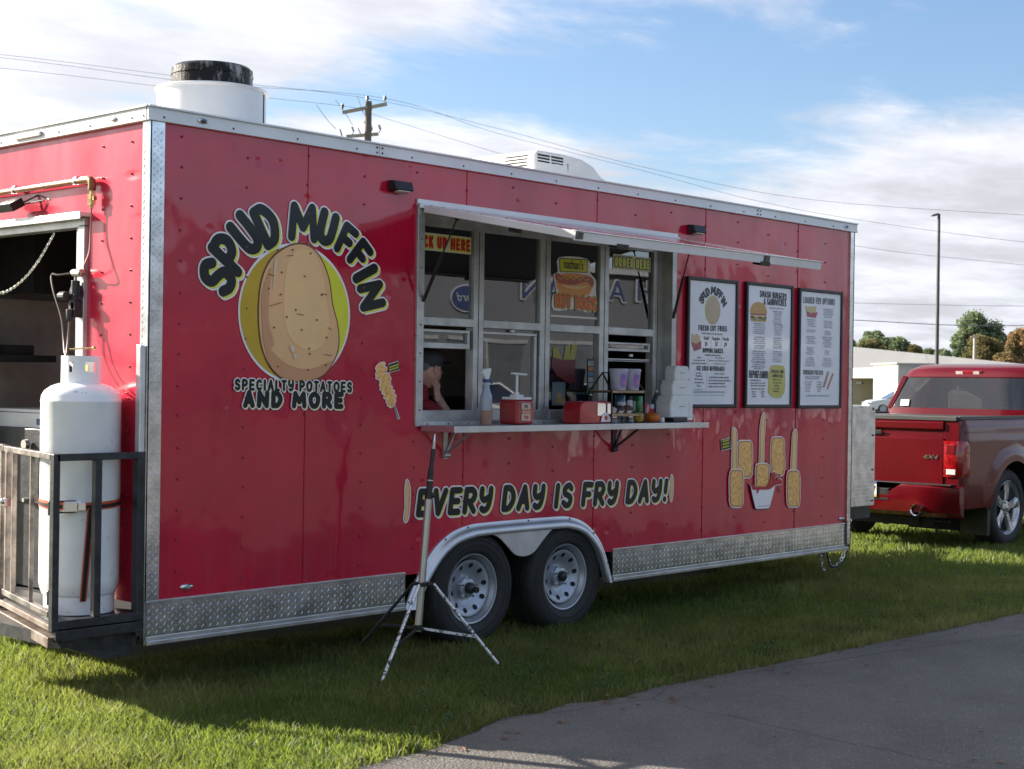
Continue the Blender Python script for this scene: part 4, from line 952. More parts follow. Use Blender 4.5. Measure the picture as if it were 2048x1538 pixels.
# window stickers
PW = Print(TR, SIDE+.006, lay=.0012)
REDI = fine_wrap('red_ink', (.62, .015, .03)); PALEY = fine_wrap('pale_yellow_ink', (.82, .78, .50)); ORG = fine_wrap('bun_ink', (.82, .34, .06)); ORG2 = fine_wrap('bun_light_ink', (.86, .58, .24)); SAU = fine_wrap('sausage_ink', (.50, .09, .05)); CRM = fine_wrap('sticker_ink', (.62, .62, .52))
def SW(u, v): return S(u, v, SIDE+.004)
def W4(x, y): return SW(840+x/4.267, 450+y/4.267)
def sticker(s, a, b, c, d, base, ink, edge, r=.0105):
    p0, p1 = W4(*a), W4(*c); wd = p1[0]-p0[0]; z = p0[1]; h = b
    PW.shape('sticker_base', [(p0[0]-.012, z-.014), (p1[0]+.010, z-.014), (p1[0]+.010, z+h+.014), (p0[0]-.012, z+h+.014)], base, 1)
    line_text(PW, s, p0[0], z, h, r, width=wd, gap=.06, cols=((edge, .0055, 0, 0, 2), (ink, -.0015, 0, 0, 3)))
hgt_ = lambda a, b: abs(W4(*a)[1]-W4(*b)[1])
sticker('PICK UP HERE', (-48, 184), .076, (425, 205), None, PALEY, REDI, INKY)
sticker('ORDER HERE', (1655, 355), .072, (1958, 358), None, PALEY, YEL, INK)
hd = smooth2([W4(a, b) for a, b in ((1185, 275), (1430, 290), (1445, 400), (1500, 470), (1500, 560), (1505, 700), (1440, 745), (1300, 720), (1135, 725), (1130, 600), (1160, 570), (1135, 430), (1175, 395))], 3)
PW.shape('sticker_base', hd, INKW, 1)
PW.shape('sticker_plate', [W4(a, b) for a, b in ((1185, 283), (1430, 293), (1427, 408), (1190, 400))], INK, 2); PW.shape('sticker_plate', [W4(a, b) for a, b in ((1190, 290), (1424, 299), (1421, 401), (1195, 394))], YEL, 3)
q = W4(1306, 375); small_text(PW, "nathan's", q[0], q[1], .085, INK, 4, sx=.72, bold=.0012)
PW.shape('bun_picture', smooth2([W4(a, b) for a, b in ((1165, 480), (1180, 560), (1240, 610), (1380, 612), (1450, 580), (1465, 500), (1400, 490), (1280, 505))], 3), ORG, 2)
PW.shape('bun_light', smooth2([W4(a, b) for a, b in ((1200, 505), (1260, 540), (1380, 545), (1455, 500), (1400, 520), (1290, 520))], 3), ORG2, 3)
PW.shape('bun_top', smooth2([W4(a, b) for a, b in ((1220, 415), (1300, 412), (1420, 428), (1440, 450), (1300, 450), (1220, 440))], 3), ORG, 3)
PW.shape('sausage_picture', smooth2([W4(a, b) for a, b in ((1150, 425), (1170, 412), (1220, 435), (1320, 450), (1440, 440), (1478, 480), (1465, 535), (1440, 500), (1400, 488), (1300, 512), (1200, 500), (1160, 470))], 3), SAU, 4)
b = MB(); stroke(b, [W4(1170+i*27, 440+(22 if i % 2 else 0)+i*1.5) for i in range(11)], .0022, PW.yy(5), lambda p, r: (p, r)); b.build('mustard_picture', YEL, TR, smooth=0, fixn=False)
p0, p1 = W4(1145, 690), W4(1500, 715); line_text(PW, 'HOT DOGS', p0[0], p0[1]-.012, .098, .0105, width=p1[0]-p0[0], gap=.05, cols=((INK, .0045, 0, 0, 5), (INKY, .0025, 0, 0, 6), (fine_wrap('orange_red_ink', (.78, .08, .03)), -.0015, 0, 0, 7)), tilt=-.02)
# card and price stickers inside the third window
PI_ = Print(TR, SIDE+.0115, lay=.0006)
def SI(u, v): return S(u, v, SIDE+.022)
def W5(x, y): return SI(1100+x/5.917, 640+y/5.917)
PI_.shape('card_strip', [W5(a, b) for a, b in ((428, 455), (502, 455), (500, 870), (425, 870))], INKD := fine_wrap('dark_sticker', (.03, .035, .04)), 0)
for i, (c, nm) in enumerate((((.55, .55, .55), 'VISA'), ((.35, .12, .06), None), ((.10, .18, .35), None), ((.5, .5, .5), None), ((.4, .4, .4), None))):
    y0 = 485+i*65; PI_.shape('card_mark', [W5(a, b) for a, b in ((434, y0), (497, y0), (497, y0+52), (434, y0+52))], fine_wrap('card_ink_%s' % 'abcde'[i], c), 1)
    if nm: q = W5(465, y0+42); small_text(PI_, nm, q[0], q[1], .030, INK, 2, sx=.75, bold=.0008)
PI_.shapes('card_rings', [ell(*W5(455, 580), .011, .012, 14), ell(*W5(475, 580), .011, .012, 14)], fine_wrap('card_orange', (.5, .16, .03)), 2)
PI_.shape('green_sticker', [W5(a, b) for a, b in ((415, 810), (500, 800), (500, 880), (410, 880))], fine_wrap('green_ink', (.01, .10, .05)), 1)
fr_ = [W5(a, b) for a, b in ((0, 430), (120, 470), (285, 470), (268, 740), (210, 755), (60, 660), (0, 560))]
for pts in (((10, 330), (70, 310), (120, 470), (20, 470)), ((165, 300), (225, 305), (215, 490), (140, 470)), ((240, 290), (305, 290), (275, 490), (210, 480))):
    PI_.shape('fries_sticker', [W5(a, b) for a, b in pts], fine_wrap('dim_fry_ink', (.30, .26, .05)), 1)
PI_.shape('carton_sticker', fr_, fine_wrap('dim_red_ink', (.12, .008, .015)), 2)
PI_.shape('leaflet', [W5(a, b) for a, b in ((10, 735), (165, 735), (160, 1010), (0, 1010))], fine_wrap('leaflet_ink', (.10, .14, .15)), 0)
PI_.shapes('leaflet_picture', [ell(*W5(90, 900), .03, .02, 14), ell(*W5(110, 960), .05, .018, 14)], fine_wrap('leaflet_food_ink', (.30, .18, .06)), 1)

# ------------------------------------------------------------------ three framed menu boards hung on the side
def board(label, x0, x1, z0, z1):
    t = thing('menu_board', label, 'menu board', ((x0+x1)/2, 0, z0), 'framed menu boards on the red wall')
    m = MB(); m.box(x0+.02, x1-.02, -.018, -.004, z0+.02, z1-.02); m.build('sheet', mat('menu_paper', (.76, .78, .82), rough=.22, var=.02, coat=.6), t, smooth=0)
    m = MB(); m.box(x0, x0+.026, -.030, -.002, z0, z1); m.box(x1-.026, x1, -.030, -.002, z0, z1); m.box(x0+.026, x1-.026, -.030, -.002, z1-.026, z1); m.box(x0+.026, x1-.026, -.030, -.002, z0, z0+.026)
    m.build('frame', BLACK, t, smooth=0, bevel=.006)
    return t, Print(t, -.0165, lay=.0009)
GRY = fine_wrap('charcoal_ink', (.045, .045, .055)); GRL = fine_wrap('faded_ink', (.20, .20, .22)); PTAN = fine_wrap('pale_potato_ink', (.52, .40, .28)); PYEL = fine_wrap('pale_oval_ink', (.52, .50, .22)); PRED = fine_wrap('pale_red_ink', (.42, .10, .11)); PFRY = fine_wrap('pale_fry_ink', (.60, .48, .28))
t1, P1 = board('menu board with arched name and fries prices, nearest the serving window', 4.421, 5.041, 1.155, 2.085)
t2, P2 = board('menu board with a burger picture and a yellow combo box, middle of three', 5.149, 5.786, 1.153, 2.090)
t3, P3 = board('menu board headed loaded fry options, nearest the front corner', 5.873, 6.519, 1.147, 2.083)
SB = lambda u, v: S(u, v, -.018)
def V8(x, y): return SB(1340+x/5.492, 540+y/5.492)
cx, cz = V8(468, 440); P1.shape('oval', ell(cx, cz, .094, .104, 36), PYEL, 1)
P1.shape('potato_picture', ell(cx+.010, cz-.003, .078, .098, 30), PTAN, 2)
b = MB(); kk = 0
for i, c in enumerate('SPUD MUFFIN'):
    if c == ' ': continue
    a = math.radians(150-12.2*i); gx, gz = cx+.160*math.cos(a), cz-.01+.150*math.sin(a); rot = (a-PI/2)*.85; wd, st = GL[c]; H_ = .062; r = .0072; W_ = wd*.064
    for kind, pts in st:
        if kind == 'c': pts = [(p.x, p.y) for p in catmull([(p0, p1, 0) for p0, p1 in pts], 4)]
        real = [(gx+(p0-.5)*(W_-2*r)*math.cos(rot)-(p1-.5)*(H_-2*r)*math.sin(rot), gz+(p0-.5)*(W_-2*r)*math.sin(rot)+(p1-.5)*(H_-2*r)*math.cos(rot)) for p0, p1 in pts]
        kk += stroke(b, real, r, P1.yy(2)-(kk % 20)*.00003, lambda p, q: (p, q))
b.build('lettering', GRY, t1, smooth=0, fixn=False)
def head(P, s, a, b_, h, r, f=V8, col=GRY):
    p0, p1 = f(*a), f(*b_); line_text(P, s, p0[0], p0[1], h, r, width=p1[0]-p0[0], gap=.14, cols=((col, 0, 0, 0, 1),), tilt=math.atan2(p1[1]-p0[1], p1[0]-p0[0]), name='heading')
head(P1, 'FRESH CUT FRIES', (312, 665), (622, 676), .040, .0040); head(P1, 'DIPPING SAUCES', (358, 908), (580, 916), .034, .0034); head(P1, 'ICE COLD BEVERAGES', (290, 1103), (596, 1111), .034, .0034)
for s, u, v, sz in (('Small', 398, 765, .036), ('Regular', 505, 770, .036), ('Family', 612, 775, .036), ('$5', 397, 830, .040), ('$7', 511, 835, .040), ('$9', 609, 838, .040)):
    q = V8(u, v); small_text(P1, s, q[0], q[1], sz, GRY, 1, bold=.0005, sx=.85)
for s, u, v in (('Water', 315, 1282), ('Locally Crafted', 540, 1150)):
    q = V8(u, v); small_text(P1, s, q[0], q[1], .022, GRY, 1, sx=.9)
rows = [(*V8(u, v), w_, h) for u, v, w_, h in ((465, 708, .25, .012), (470, 943, .19, .012), (320, 966, .05, .011), (318, 998, .14, .011), (320, 1032, .19, .011), (545, 972, .11, .009), (540, 1003, .26, .009), (545, 1037, .15, .009),
        (315, 1140, .07, .013), (318, 1172, .08, .013), (318, 1207, .11, .013), (318, 1243, .11, .013), (540, 1188, .25, .014), (545, 1222, .27, .014), (510, 1254, .21, .014), (515, 1288, .21, .014))]
squiggles(P1, rows, GRY, 1); squiggles(P1, [(*V8(u, v), w_, h) for u, v, w_, h in ((310, 1318, .10, .008), (430, 1338, .38, .007), (435, 1350, .40, .007), (435, 1378, .39, .007))], GRL, 1)
b = MB(); 
for (a, c, e) in ((449, 730, 860), (562, 730, 865), (403, 1125, 1300)): p, q = V8(a, c), V8(a-3, e); b.add([(p[0], P1.yy(1), p[1]), (p[0]+.0018, P1.yy(1), p[1]), (q[0]+.0018, P1.yy(1), q[1]), (q[0], P1.yy(1), q[1])], [(0, 1, 2, 3)])
b.build('ruled_lines', GRL, t1, smooth=0, fixn=False)
def carton(P, f, pts, fries):
    for i, q in enumerate(fries): P.shape('fries_picture', [f(a, b) for a, b in q], PFRY, 1+i*.3)
    P.shape('carton_picture', [f(a, b) for a, b in pts], PRED, 3)
carton(P1, V8, ((232, 790), (285, 812), (340, 775), (338, 865), (265, 892)), [((235, 790), (236+i*16, 700+(i % 3)*12), (250+i*16, 698+(i % 3)*12), (262+i*13, 815)) for i in range(6)])
head(P2, 'SMASH BURGERS', (985, 296), (1278, 330), .050, .0045); head(P2, '& SANDWICHES', (1028, 380), (1274, 400), .050, .0045)
q = V8(1168, 432); small_text(P2, 'Served with chips or fries', q[0], q[1], .026, GRL, 1, sx=.72)
bun = smooth2([V8(a, b) for a, b in ((885, 478), (890, 410), (925, 362), (975, 352), (1030, 375), (1055, 430), (1058, 480), (970, 485))], 3); P2.shape('bun_picture', bun, fine_wrap('pale_bun_ink', (.52, .32, .10)), 1)
P2.shapes('burger_picture', [[V8(a, b) for a, b in ((884, 500), (1056, 508), (1056, 540), (884, 530))]], fine_wrap('patty_ink', (.16, .07, .05)), 1)
P2.shape('tomato_picture', [V8(a, b) for a, b in ((884, 474), (1056, 482), (1056, 500), (884, 492))], PRED, 2); P2.shape('cheese_picture', [V8(a, b) for a, b in ((890, 496), (1052, 504), (1020, 530), (985, 508), (940, 530), (910, 505))], PYEL, 3)
P2.shape('lettuce_picture', smooth2([V8(a, b) for a, b in ((884, 520), (920, 530), (960, 545), (1000, 535), (1056, 545), (1000, 552), (920, 548))], 2), fine_wrap('lettuce_ink', (.22, .30, .08)), 4)
P2.shape('bun_base', [V8(a, b) for a, b in ((884, 535), (1056, 548), (1050, 570), (890, 562))], MATS['pale_bun_ink'], 2)
P2.shape('combo_box', smooth2([V8(a, b) for a, b in ((1110, 1055), (1180, 1045), (1245, 1055), (1262, 1120), (1262, 1200), (1258, 1320), (1215, 1398), (1130, 1400), (1080, 1350), (1078, 1240), (1085, 1130))], 3), fine_wrap('combo_yellow', (.55, .50, .13)), 1)
head(P2, 'UPGRADE YOUR', (1112, 1132), (1245, 1137), .026, .0026); head(P2, 'COMBO FRIES', (1120, 1180), (1238, 1184), .026, .0026)
P2_ = Print(t2, -.0165, lay=.0009)
head(P2, "NATHAN'S FAMOUS", (868, 1150), (1075, 1160), .034, .0034); head(P2, 'HOT DOG COMBOS', (868, 1185), (1073, 1192), .030, .0032)
rows = []
for u, v, n, w_ in ((985, 595, 6, .20), (985, 745, 4, .20), (985, 840, 2, .20), (975, 900, 6, .20), (975, 1025, 4, .19), (1185, 465, 7, .14), (1190, 610, 6, .14), (1185, 755, 6, .14), (1180, 905, 6, .15)):
    for i in range(n): q = V8(u+i*(-1), v+i*21.5); rows.append((q[0], q[1], w_*random.uniform(.65, 1), .012 if i == 0 else .010))
squiggles(P2, rows, GRL, 1)
squiggles(P2, [(*V8(u, v), w_, .013) for u, v, w_ in ((940, 1218, .15), (965, 1248, .20), (968, 1277, .20), (962, 1312, .19), (922, 1344, .06), (922, 1370, .04), (922, 1396, .06), (1020, 1344, .06), (1018, 1370, .04), (1018, 1396, .05), (1172, 1212, .11), (1175, 1245, .12), (1170, 1278, .07), (1170, 1308, .09), (1168, 1340, .09))], GRY, 2)
head(P3, 'LOADED FRY OPTIONS', (1462, 364), (1808, 388), .052, .0048, col=GRL); head(P3, 'TORNADO POTATO', (1457, 1148), (1678, 1154), .038, .0040, col=GRL)
carton(P3, V8, ((1497, 450), (1550, 475), (1620, 462), (1598, 525), (1506, 512)), [((1480+i*18, 395+(i % 2)*8), (1500+i*18, 392+(i % 3)*9), (1520+i*13, 470), (1500+i*13, 462)) for i in range(7)])
rows = []
for u, v, n, w_ in ((1738, 438, 6, .17), (1550, 552, 5, .15), (1735, 568, 5, .15), (1548, 665, 2, .15), (1732, 680, 3, .11), (1545, 738, 5, .16), (1728, 745, 7, .16), (1540, 860, 5, .15), (1725, 895, 3, .09), (1538, 968, 6, .15), (1725, 978, 6, .16)):
    for i in range(n): q = V8(u, v+i*17.5); rows.append((q[0], q[1], w_*random.uniform(.6, 1), .011 if i == 0 else .009))
squiggles(P3, rows, GRL, 1)
squiggles(P3, [(*V8(u, v), w_, .012) for u, v, w_ in ((1570, 1178, .22), (1560, 1198, .20), (1518, 1234, .11), (1518, 1260, .10), (1515, 1285, .07), (1512, 1310, .08), (1512, 1336, .07), (1640, 1236, .07), (1638, 1262, .06), (1640, 1288, .10), (1634, 1312, .05), (1634, 1338, .04), (1620, 1388, .33))], GRL, 1)
P3.shapes('spiral_potato_picture', [ell(*V8(1742-i*7+ (0 if k else -8), 1130+i*24), .018, .012, 10, .3) for k in (0,) for i in range(7)]+[ell(*V8(1785-i*9, 1150+i*24), .016, .011, 10, .3) for i in range(7)], fine_wrap('pale_tot_ink', (.45, .24, .17)), 1)
# ------------------------------------------------------------------ roof fan and air conditioner (bolted to the trailer)
fx, fy = .795, .60
m = MB(); m.lathe([(.298, 2.63), (.298, 2.895), (.309, 2.898), (.312, 2.906), (.308, 2.913), (.292, 2.912), (.290, 2.66)], (fx, fy, 0), n=64)
m.box(fx-.35, fx+.35, fy-.35, fy+.35, 2.632, 2.645)
fan = m.build('exhaust_fan', ALUW, TR, smooth=35)
soot = mat('sooty_steel', (.40, .38, .37), rough=.4, metal=.6, vscale=16, var2=(.012, .011, .012), bump=.3, bscale=60, stretch=(1, 1, .35))
nt = soot.node_tree; 
for n_ in nt.nodes:
    if n_.type == 'MAP_RANGE': n_.inputs[1].default_value = .50; n_.inputs[2].default_value = .74
m = MB(); m.lathe([(.222, 2.80), (.222, 2.985), (.226, 2.990), (.226, 3.000), (.222, 3.004), (.222, 3.028), (.205, 3.043), (.0, 3.046)], (fx, fy, 0), n=64); m.build('fan_hood', soot, fan, smooth=35)
m = MB(); m.box(fx+.165, fx+.169, fy-.252, fy-.246, 2.66, 2.89); m.build('drum_seam', INTERD, fan, smooth=0)
# air conditioner shroud
ax0, ax1, ay0, ay1, az0, az1 = 3.83, 4.88, .90, 1.86, 2.635, 2.995
sec = [(ax0, az0), (ax0+.02, az1-.03), (ax0+.06, az1), (ax0+.34, az1+.002), (ax0+.55, az1-.012), (ax0+.68, az1-.05), (ax0+.78, az1-.12), (ax1-.03, az1-.21), (ax1, az0)]
m = MB(); n = len(sec); lo = [(x, ay0+(.0 if z < 2.8 else .03), z) for x, z in sec]; hi = [(x, ay1-(.0 if z < 2.8 else .03), z) for x, z in sec]
m.add(lo+hi, [tuple(range(n)), tuple(range(2*n-1, n-1, -1))]+[(i, n+i, n+(i+1) % n, (i+1) % n) for i in range(n)])
acu = m.build('roof_air_conditioner', CREAM, TR, smooth=28, bevel=.014, seg=3)
m = MB(); 
for k in range(6):
    z = 2.962-.0225*k
    for x0_, x1_ in ((3.875, 4.005), (4.025, 4.155)):
        yy_ = ay0+(.03 if z > 2.8 else 0)-.012*0-.004
        m.box(x0_, x1_, yy_-.002, yy_+.006, z-.0065, z+.0050)
for k in range(5):
    z = 2.958-.0235*k
    for y0_, y1_ in ((1.00, 1.22), (1.45, 1.67)): xx_ = ax0+.02*max(0, (z-2.63)/.28)-.004; m.box(xx_-.002, xx_+.006, y0_, y1_, z-.0055, z+.004)
o = m.build('grille_slots', DARK, acu, smooth=0); o['kind'] = 'stuff'
m = MB(); m.box(4.205, 4.208, ay0+.02, ay0+.03, 2.64, 2.93); m.build('shroud_joint', INTERD, acu, smooth=0)

# ------------------------------------------------------------------ propane cage on the rear bumper
CG = thing('propane_cage', 'black square tube propane cage with rust worn gate on the rear of the red trailer', 'cage', (-.25, .3, G))
cA = Vector((-.494, .005, 0)); cB = Vector((-.02, .005, 0)); gd = (Vector((-.271, .865, 0))-Vector((-.514, -.0246, 0))).normalized(); cC = cA+gd*.93
def rail(nm, a, b, z, m_=BLACKSTEEL, s_=.034): mb = MB(); mb.bar(a+Vector((0, 0, z)), b+Vector((0, 0, z)), s_, s_); return mb.build(nm, m_, CG, smooth=0, bevel=.003)
def post(p, z0, z1, m_=BLACKSTEEL, s_=.034, nm='upright', d=None):
    mb = MB(); d = d or Vector((1, 0, 0)); n_ = Vector((-d.y, d.x, 0)); mb.obox(p+Vector((0, 0, (z0+z1)/2)), d*s_/2, n_*s_/2, Vector((0, 0, (z1-z0)/2))); return mb.build(nm, m_, CG, smooth=0, bevel=.003)
rail('side_rail', cA, cB, .936); rail('side_rail', cA, cB, .150, s_=.040); rail('side_rail', cA+Vector((0, .0, 0)), cB, .100, s_=.05)
post(cA, .12, .953); post(cA.lerp(cB, .47), .17, .92, s_=.036); post(cB+Vector((-.01, .01, 0)), .05, .953, s_=.045)
WORN = mat('worn_steel', (.30, .27, .24), rough=.42, metal=.65, vscale=9, var2=(.10, .09, .085), bump=.3, bscale=50)
RUSTY = mat('rusted_angle', (.22, .185, .16), rough=.5, metal=.4, vscale=7, var2=(.11, .075, .055), bump=.4, bscale=40)
gA = cA+gd*.022
rail('gate_rail', gA+gd*.02, cC, .938, WORN, .030); rail('gate_rail', gA+gd*.03, cC, .196, WORN, .030); rail('lower_rail', gA, cC+gd*.2, .135, RUSTY, .030); rail('base_angle', gA-gd*.02, cC+gd*.3, .070, RUSTY, .050)
for t_, s_ in ((.045, .018), (.43, .020), (.80, .024), (.93, .03)): post(cA+gd*(t_*.93+.01), .20, .925, WORN, s_, 'gate_bar', gd)
rail('lower_rail', cC, cC+gd*.5, .94, WORN, .034); post(cC+gd*.05, .10, .953, WORN, .034, 'upright', gd)
for z in (.270, .690):
    mb = MB(); p = cA+gd*.030; mb.cyl(p+Vector((-.016, 0, z-.025)), p+Vector((-.016, 0, z+.03)), .010, n=10); mb.ball(tuple(p+Vector((-.016, 0, z+.034))), .011, n=5); mb.build('gate_hinge', INTERD, CG, smooth=40)
mb = MB(); p = cA+gd*.86; mb.obox(p+Vector((-.02, 0, .665)), (.014, 0, 0), gd*.035, (0, 0, .022)); mb.ball(tuple(p+Vector((-.035, 0, .67))), .016, n=6); mb.build('gate_latch', CHROME, CG, smooth=40, bevel=.003)
mb = MB(); base = [cA, cB, cB+Vector((0, 1.3, 0)), cA+gd*1.3]; mb.prism([p+Vector((0, 0, .150)) for p in base], (0, 0, .010)); mb.build('cage_floor', BLACKSTEEL, CG, smooth=0)
mb = MB(); mb.box(-.44, -.02, .03, 1.2, .03, .09); mb.add([(-.40, .03, .03), (-.05, .03, .03), (-.05, .03, -.045), (-.20, .03, -.045), (-.40, .6, .03), (-.05, .6, .03), (-.05, .6, -.045), (-.20, .6, -.045)], [(0, 1, 2, 3), (4, 7, 6, 5), (0, 3, 7, 4), (3, 2, 6, 7), (2, 1, 5, 6)])
mb.build('bumper_step', BLACKSTEEL, CG, smooth=0)

# ------------------------------------------------------------------ propane bottle and strap
tx, ty = -.205, .262
TK = thing('propane_tank', 'tall white propane bottle strapped upright inside the black cage', 'gas bottle', (tx, ty, .16))
R_ = .192
m = MB(); m.lathe([(.168, .163), (.170, .165), (.170, .250), (.176, .256), (.178, .262), (.186, .285), (R_, .315), (R_, .335), (R_, 1.188), (R_+.002, 1.192), (R_+.002, 1.200), (R_-.001, 1.204), (.190, 1.222), (.176, 1.247), (.145, 1.270), (.11, 1.282), (.05, 1.288), (0, 1.289)], (tx, ty, 0), n=64)
m.build('tank_body', TANKW, TK, smooth=40)
m = MB(); r_c = .098
def collar(m, z0, z1, a0, a1, n): m.lathe([(r_c, z0), (r_c, z1), (r_c-.005, z1), (r_c-.005, z0), (r_c, z0)], (tx, ty, 0), n=n, a0=a0, a1=a1)
D_ = math.radians; base_a = math.atan2(CAM.y-ty, CAM.x-tx)
collar(m, 1.281, 1.338, 0, 2*PI, 48); collar(m, 1.388, 1.418, D_(0), 2*PI-1e-4, 48)
for a0, a1 in ((-17, 30-12), (52, 130), (150, 215), (265, 330)): collar(m, 1.338, 1.388, base_a+D_(a0)-D_(8), base_a+D_(a1)-D_(8), 10)
m.build('tank_collar', TANKW, TK, smooth=40)
m = MB(); m.cyl((tx, ty, 1.285), (tx, ty, 1.345), .020, n=12); m.cyl((tx, ty, 1.345), (tx, ty, 1.375), .034, n=12); m.cyl((tx-.02, ty+.08, 1.452), (tx+.03, ty-.06, 1.458), .004, n=6); m.ball((tx+.03, ty-.06, 1.458), .010, n=5); m.build('tank_valve', BRASS, TK, smooth=40)
b = MB(); ca = Vector((math.cos(base_a), math.sin(base_a), 0)); sa = Vector((-ca.y, ca.x, 0))
def mark(pts):
    b.tube([Vector((tx, ty, 0))+ca*(math.cos(u/.185)*(.190-(z-1.20)*.25))+sa*(math.sin(u/.185)*(.190-(z-1.20)*.25))+Vector((0, 0, z)) for u, z in pts], .0014, n=4)
mark([(-.015, 1.243), (-.035, 1.243), (-.034, 1.233), (-.018, 1.232), (-.019, 1.222), (-.038, 1.222)]); mark([(0, 1.222), (.003, 1.242), (.013, 1.226), (.022, 1.242), (.032, 1.222)])
b.build('pencilled_letters', GRL, TK, smooth=0)
b = MB(); sr2 = random.Random(9)
for i in range(26):
    a = base_a+sr2.uniform(-1.2, 1.2); z = sr2.choice((sr2.uniform(.17, .30), sr2.uniform(.3, 1.15))); ln = sr2.uniform(.008, .035); da = sr2.uniform(-.10, .10); rr_ = (.1705 if z < .25 else .1925 if z > .33 else .186)
    b.tube([(tx+rr_*math.cos(a+da*q), ty+rr_*math.sin(a+da*q), z+ln*q*(.2+sr2.random()*.3)) for q in (0, .5, 1)], .0009, n=4)
b.build('scuff_marks', mat('scuff_rust', (.20, .14, .10), rough=.8), TK, smooth=0)['kind'] = 'stuff'
b = MB(); b.box(tx-.001, tx+.001, ty-.001, ty+.001, .34, .3405); a = base_a+.42; b = MB(); b.tube([(tx+(R_+.0002)*math.cos(a), ty+(R_+.0002)*math.sin(a), z) for z in (.335, .7, 1.188)], .0012, n=4); b.build('tank_weld', TANKW, TK)
STR = mat('strap_webbing', (.60, .09, .03), rough=.7, vscale=60, bump=.3, bscale=300, var=.1); STB = mat('strap_black', (.015, .012, .012), rough=.8)
ST = thing('ratchet_strap', 'orange and black ratchet strap round the white propane bottle, tail hanging down', 'strap', (tx, ty, .70))
def sz(a): return .705-.014*math.cos(a-base_a)
def band(o0, o1, rr, mt, nm):
    m = MB(); n = 64; vs = []
    for i in range(n): a = 2*PI*i/n; z = sz(a); vs += [(tx+rr*math.cos(a), ty+rr*math.sin(a), z+o0), (tx+rr*math.cos(a), ty+rr*math.sin(a), z+o1)]
    m.add(vs, [(2*i, (2*i+2) % (2*n), (2*i+3) % (2*n), 2*i+1) for i in range(n)]); m.build(nm, mt, ST, smooth=60)
band(-.019, .019, R_+.003, STR, 'webbing'); band(-.011, .006, R_+.0045, STB, 'webbing_stripe')
fp = lambda a, r_, z: Vector((tx+r_*math.cos(base_a+a), ty+r_*math.sin(base_a+a), z))
p0 = fp(.27, R_+.008, .685); p1 = fp(.10, R_+.014, .235); sd_ = (fp(.3, 1, 0)-fp(.2, 1, 0)).normalized()
m = MB(); m.add([p0-sd_*.018, p0+sd_*.018, p1+sd_*.016, p1-sd_*.016], [(0, 1, 2, 3)]); m.build('strap_tail', STR, ST, smooth=0, fixn=False)
ov = ca*.0025; m = MB(); m.add([p0-sd_*.010+ov, p0+sd_*.010+ov, p1+sd_*.009+ov, p1-sd_*.009+ov], [(0, 1, 2, 3)]); m.build('tail_stripe', STB, ST, smooth=0, fixn=False)
m = MB(); c = fp(-.16, R_+.014, .692); m.obox(c, sd_*.045, ca*.010, (0, 0, .026)); c2 = fp(.05, R_+.013, .692); m.obox(c2, sd_*.020, ca*.008, (0, 0, .021)); m.build('ratchet', CHROME, ST, smooth=0, bevel=.004)
m = MB(); c = fp(-.28, R_+.016, .692); m.obox(c+Vector((0, 0, .026)), sd_*.04, ca*.012, (0, 0, .004)); m.obox(c-Vector((0, 0, .026)), sd_*.04, ca*.012, (0, 0, .004)); m.build('ratchet_handle', BLACK, ST, smooth=0)
# carton on the fryer
BX = thing('cardboard_box', 'white printed carton lying on the dark fryer behind the propane bottle', 'box', (.4, 1.6, 1.02))
m = MB(); m.box(.22, .60, 1.02, 2.0, 1.022, 1.125); m.build('carton', mat('carton_white', (.62, .62, .60), rough=.6, var=.04), BX, smooth=0, bevel=.002)
m = MB(); m.box(.2185, .219, 1.36, 1.42, 1.04, 1.075); m.box(.2185, .219, 1.10, 1.22, 1.085, 1.092); m.box(.2185, .219, 1.12, 1.20, 1.072, 1.078); m.box(.2185, .219, 1.08, 1.96, 1.105, 1.109); m.build('carton_print', fine_wrap('navy_ink', (.03, .05, .16)), BX, smooth=0)

# ------------------------------------------------------------------ tripod stand on the grass
TS = thing('tripod_stand', 'thin paint-worn metal tripod stand in front of the double wheels', 'stand', (1.55, -.36, G))
POLE = mat('satin_pole', (.48, .46, .42), rough=.32, metal=.75, var=.06, vscale=3)
CHIP = mat('chipped_paint', (.66, .66, .66), rough=.4, metal=.4, vscale=55, var2=(.02, .02, .022), stretch=(1, 1, 1)); 
for n_ in CHIP.node_tree.nodes:
    if n_.type == 'MAP_RANGE': n_.inputs[1].default_value = .38; n_.inputs[2].default_value = .50
yp = -.36
def TPt(u, v, y=yp): x, z = S(u, v, y); return Vector((x, y, z))
b0, b1, b2, b3, b4 = TPt(836, 1262), TPt(857, 998), TPt(862, 940), TPt(867, 898), TPt(870, 868)
m = MB(); m.cyl(b0, b1, .0205, n=18); m.build('pole', POLE, TS, smooth=40)
m = MB(); m.cyl(b1-(b2-b1)*.02, b2, .0185, .0165, n=14); m.ball(tuple(b1+Vector((.02, -.01, .02))), .016, n=6); m.cyl(b2, b3, .0125, n=12); m.cyl(b1, b1+(b2-b1)*.12, .023, n=14); m.build('pole_collar', BLACK, TS, smooth=40)
m = MB(); m.cyl(b3, b3.lerp(b4, .55), .0095, n=12); m.cyl(b2+(b1-b2)*.38, b2+(b1-b2)*.34, .021, n=14); m.build('pole_tip', POLE, TS, smooth=40)
m = MB(); m.cyl(b3.lerp(b4, .5), b4, .006, .002, n=8); m.build('spigot', CHROME, TS, smooth=40)
hubp = TPt(846, 1168); m = MB(); m.cyl(hubp-Vector((0, 0, .012)), hubp+Vector((0, 0, .012)), .030, n=14)
F = [Vector((*onz, G+.03)) for onz in ((1.07, -.56), (1.875, -.63))]
x_, z_ = S(721, 1290, -.02); F.append(Vector((x_, -.02, z_)))
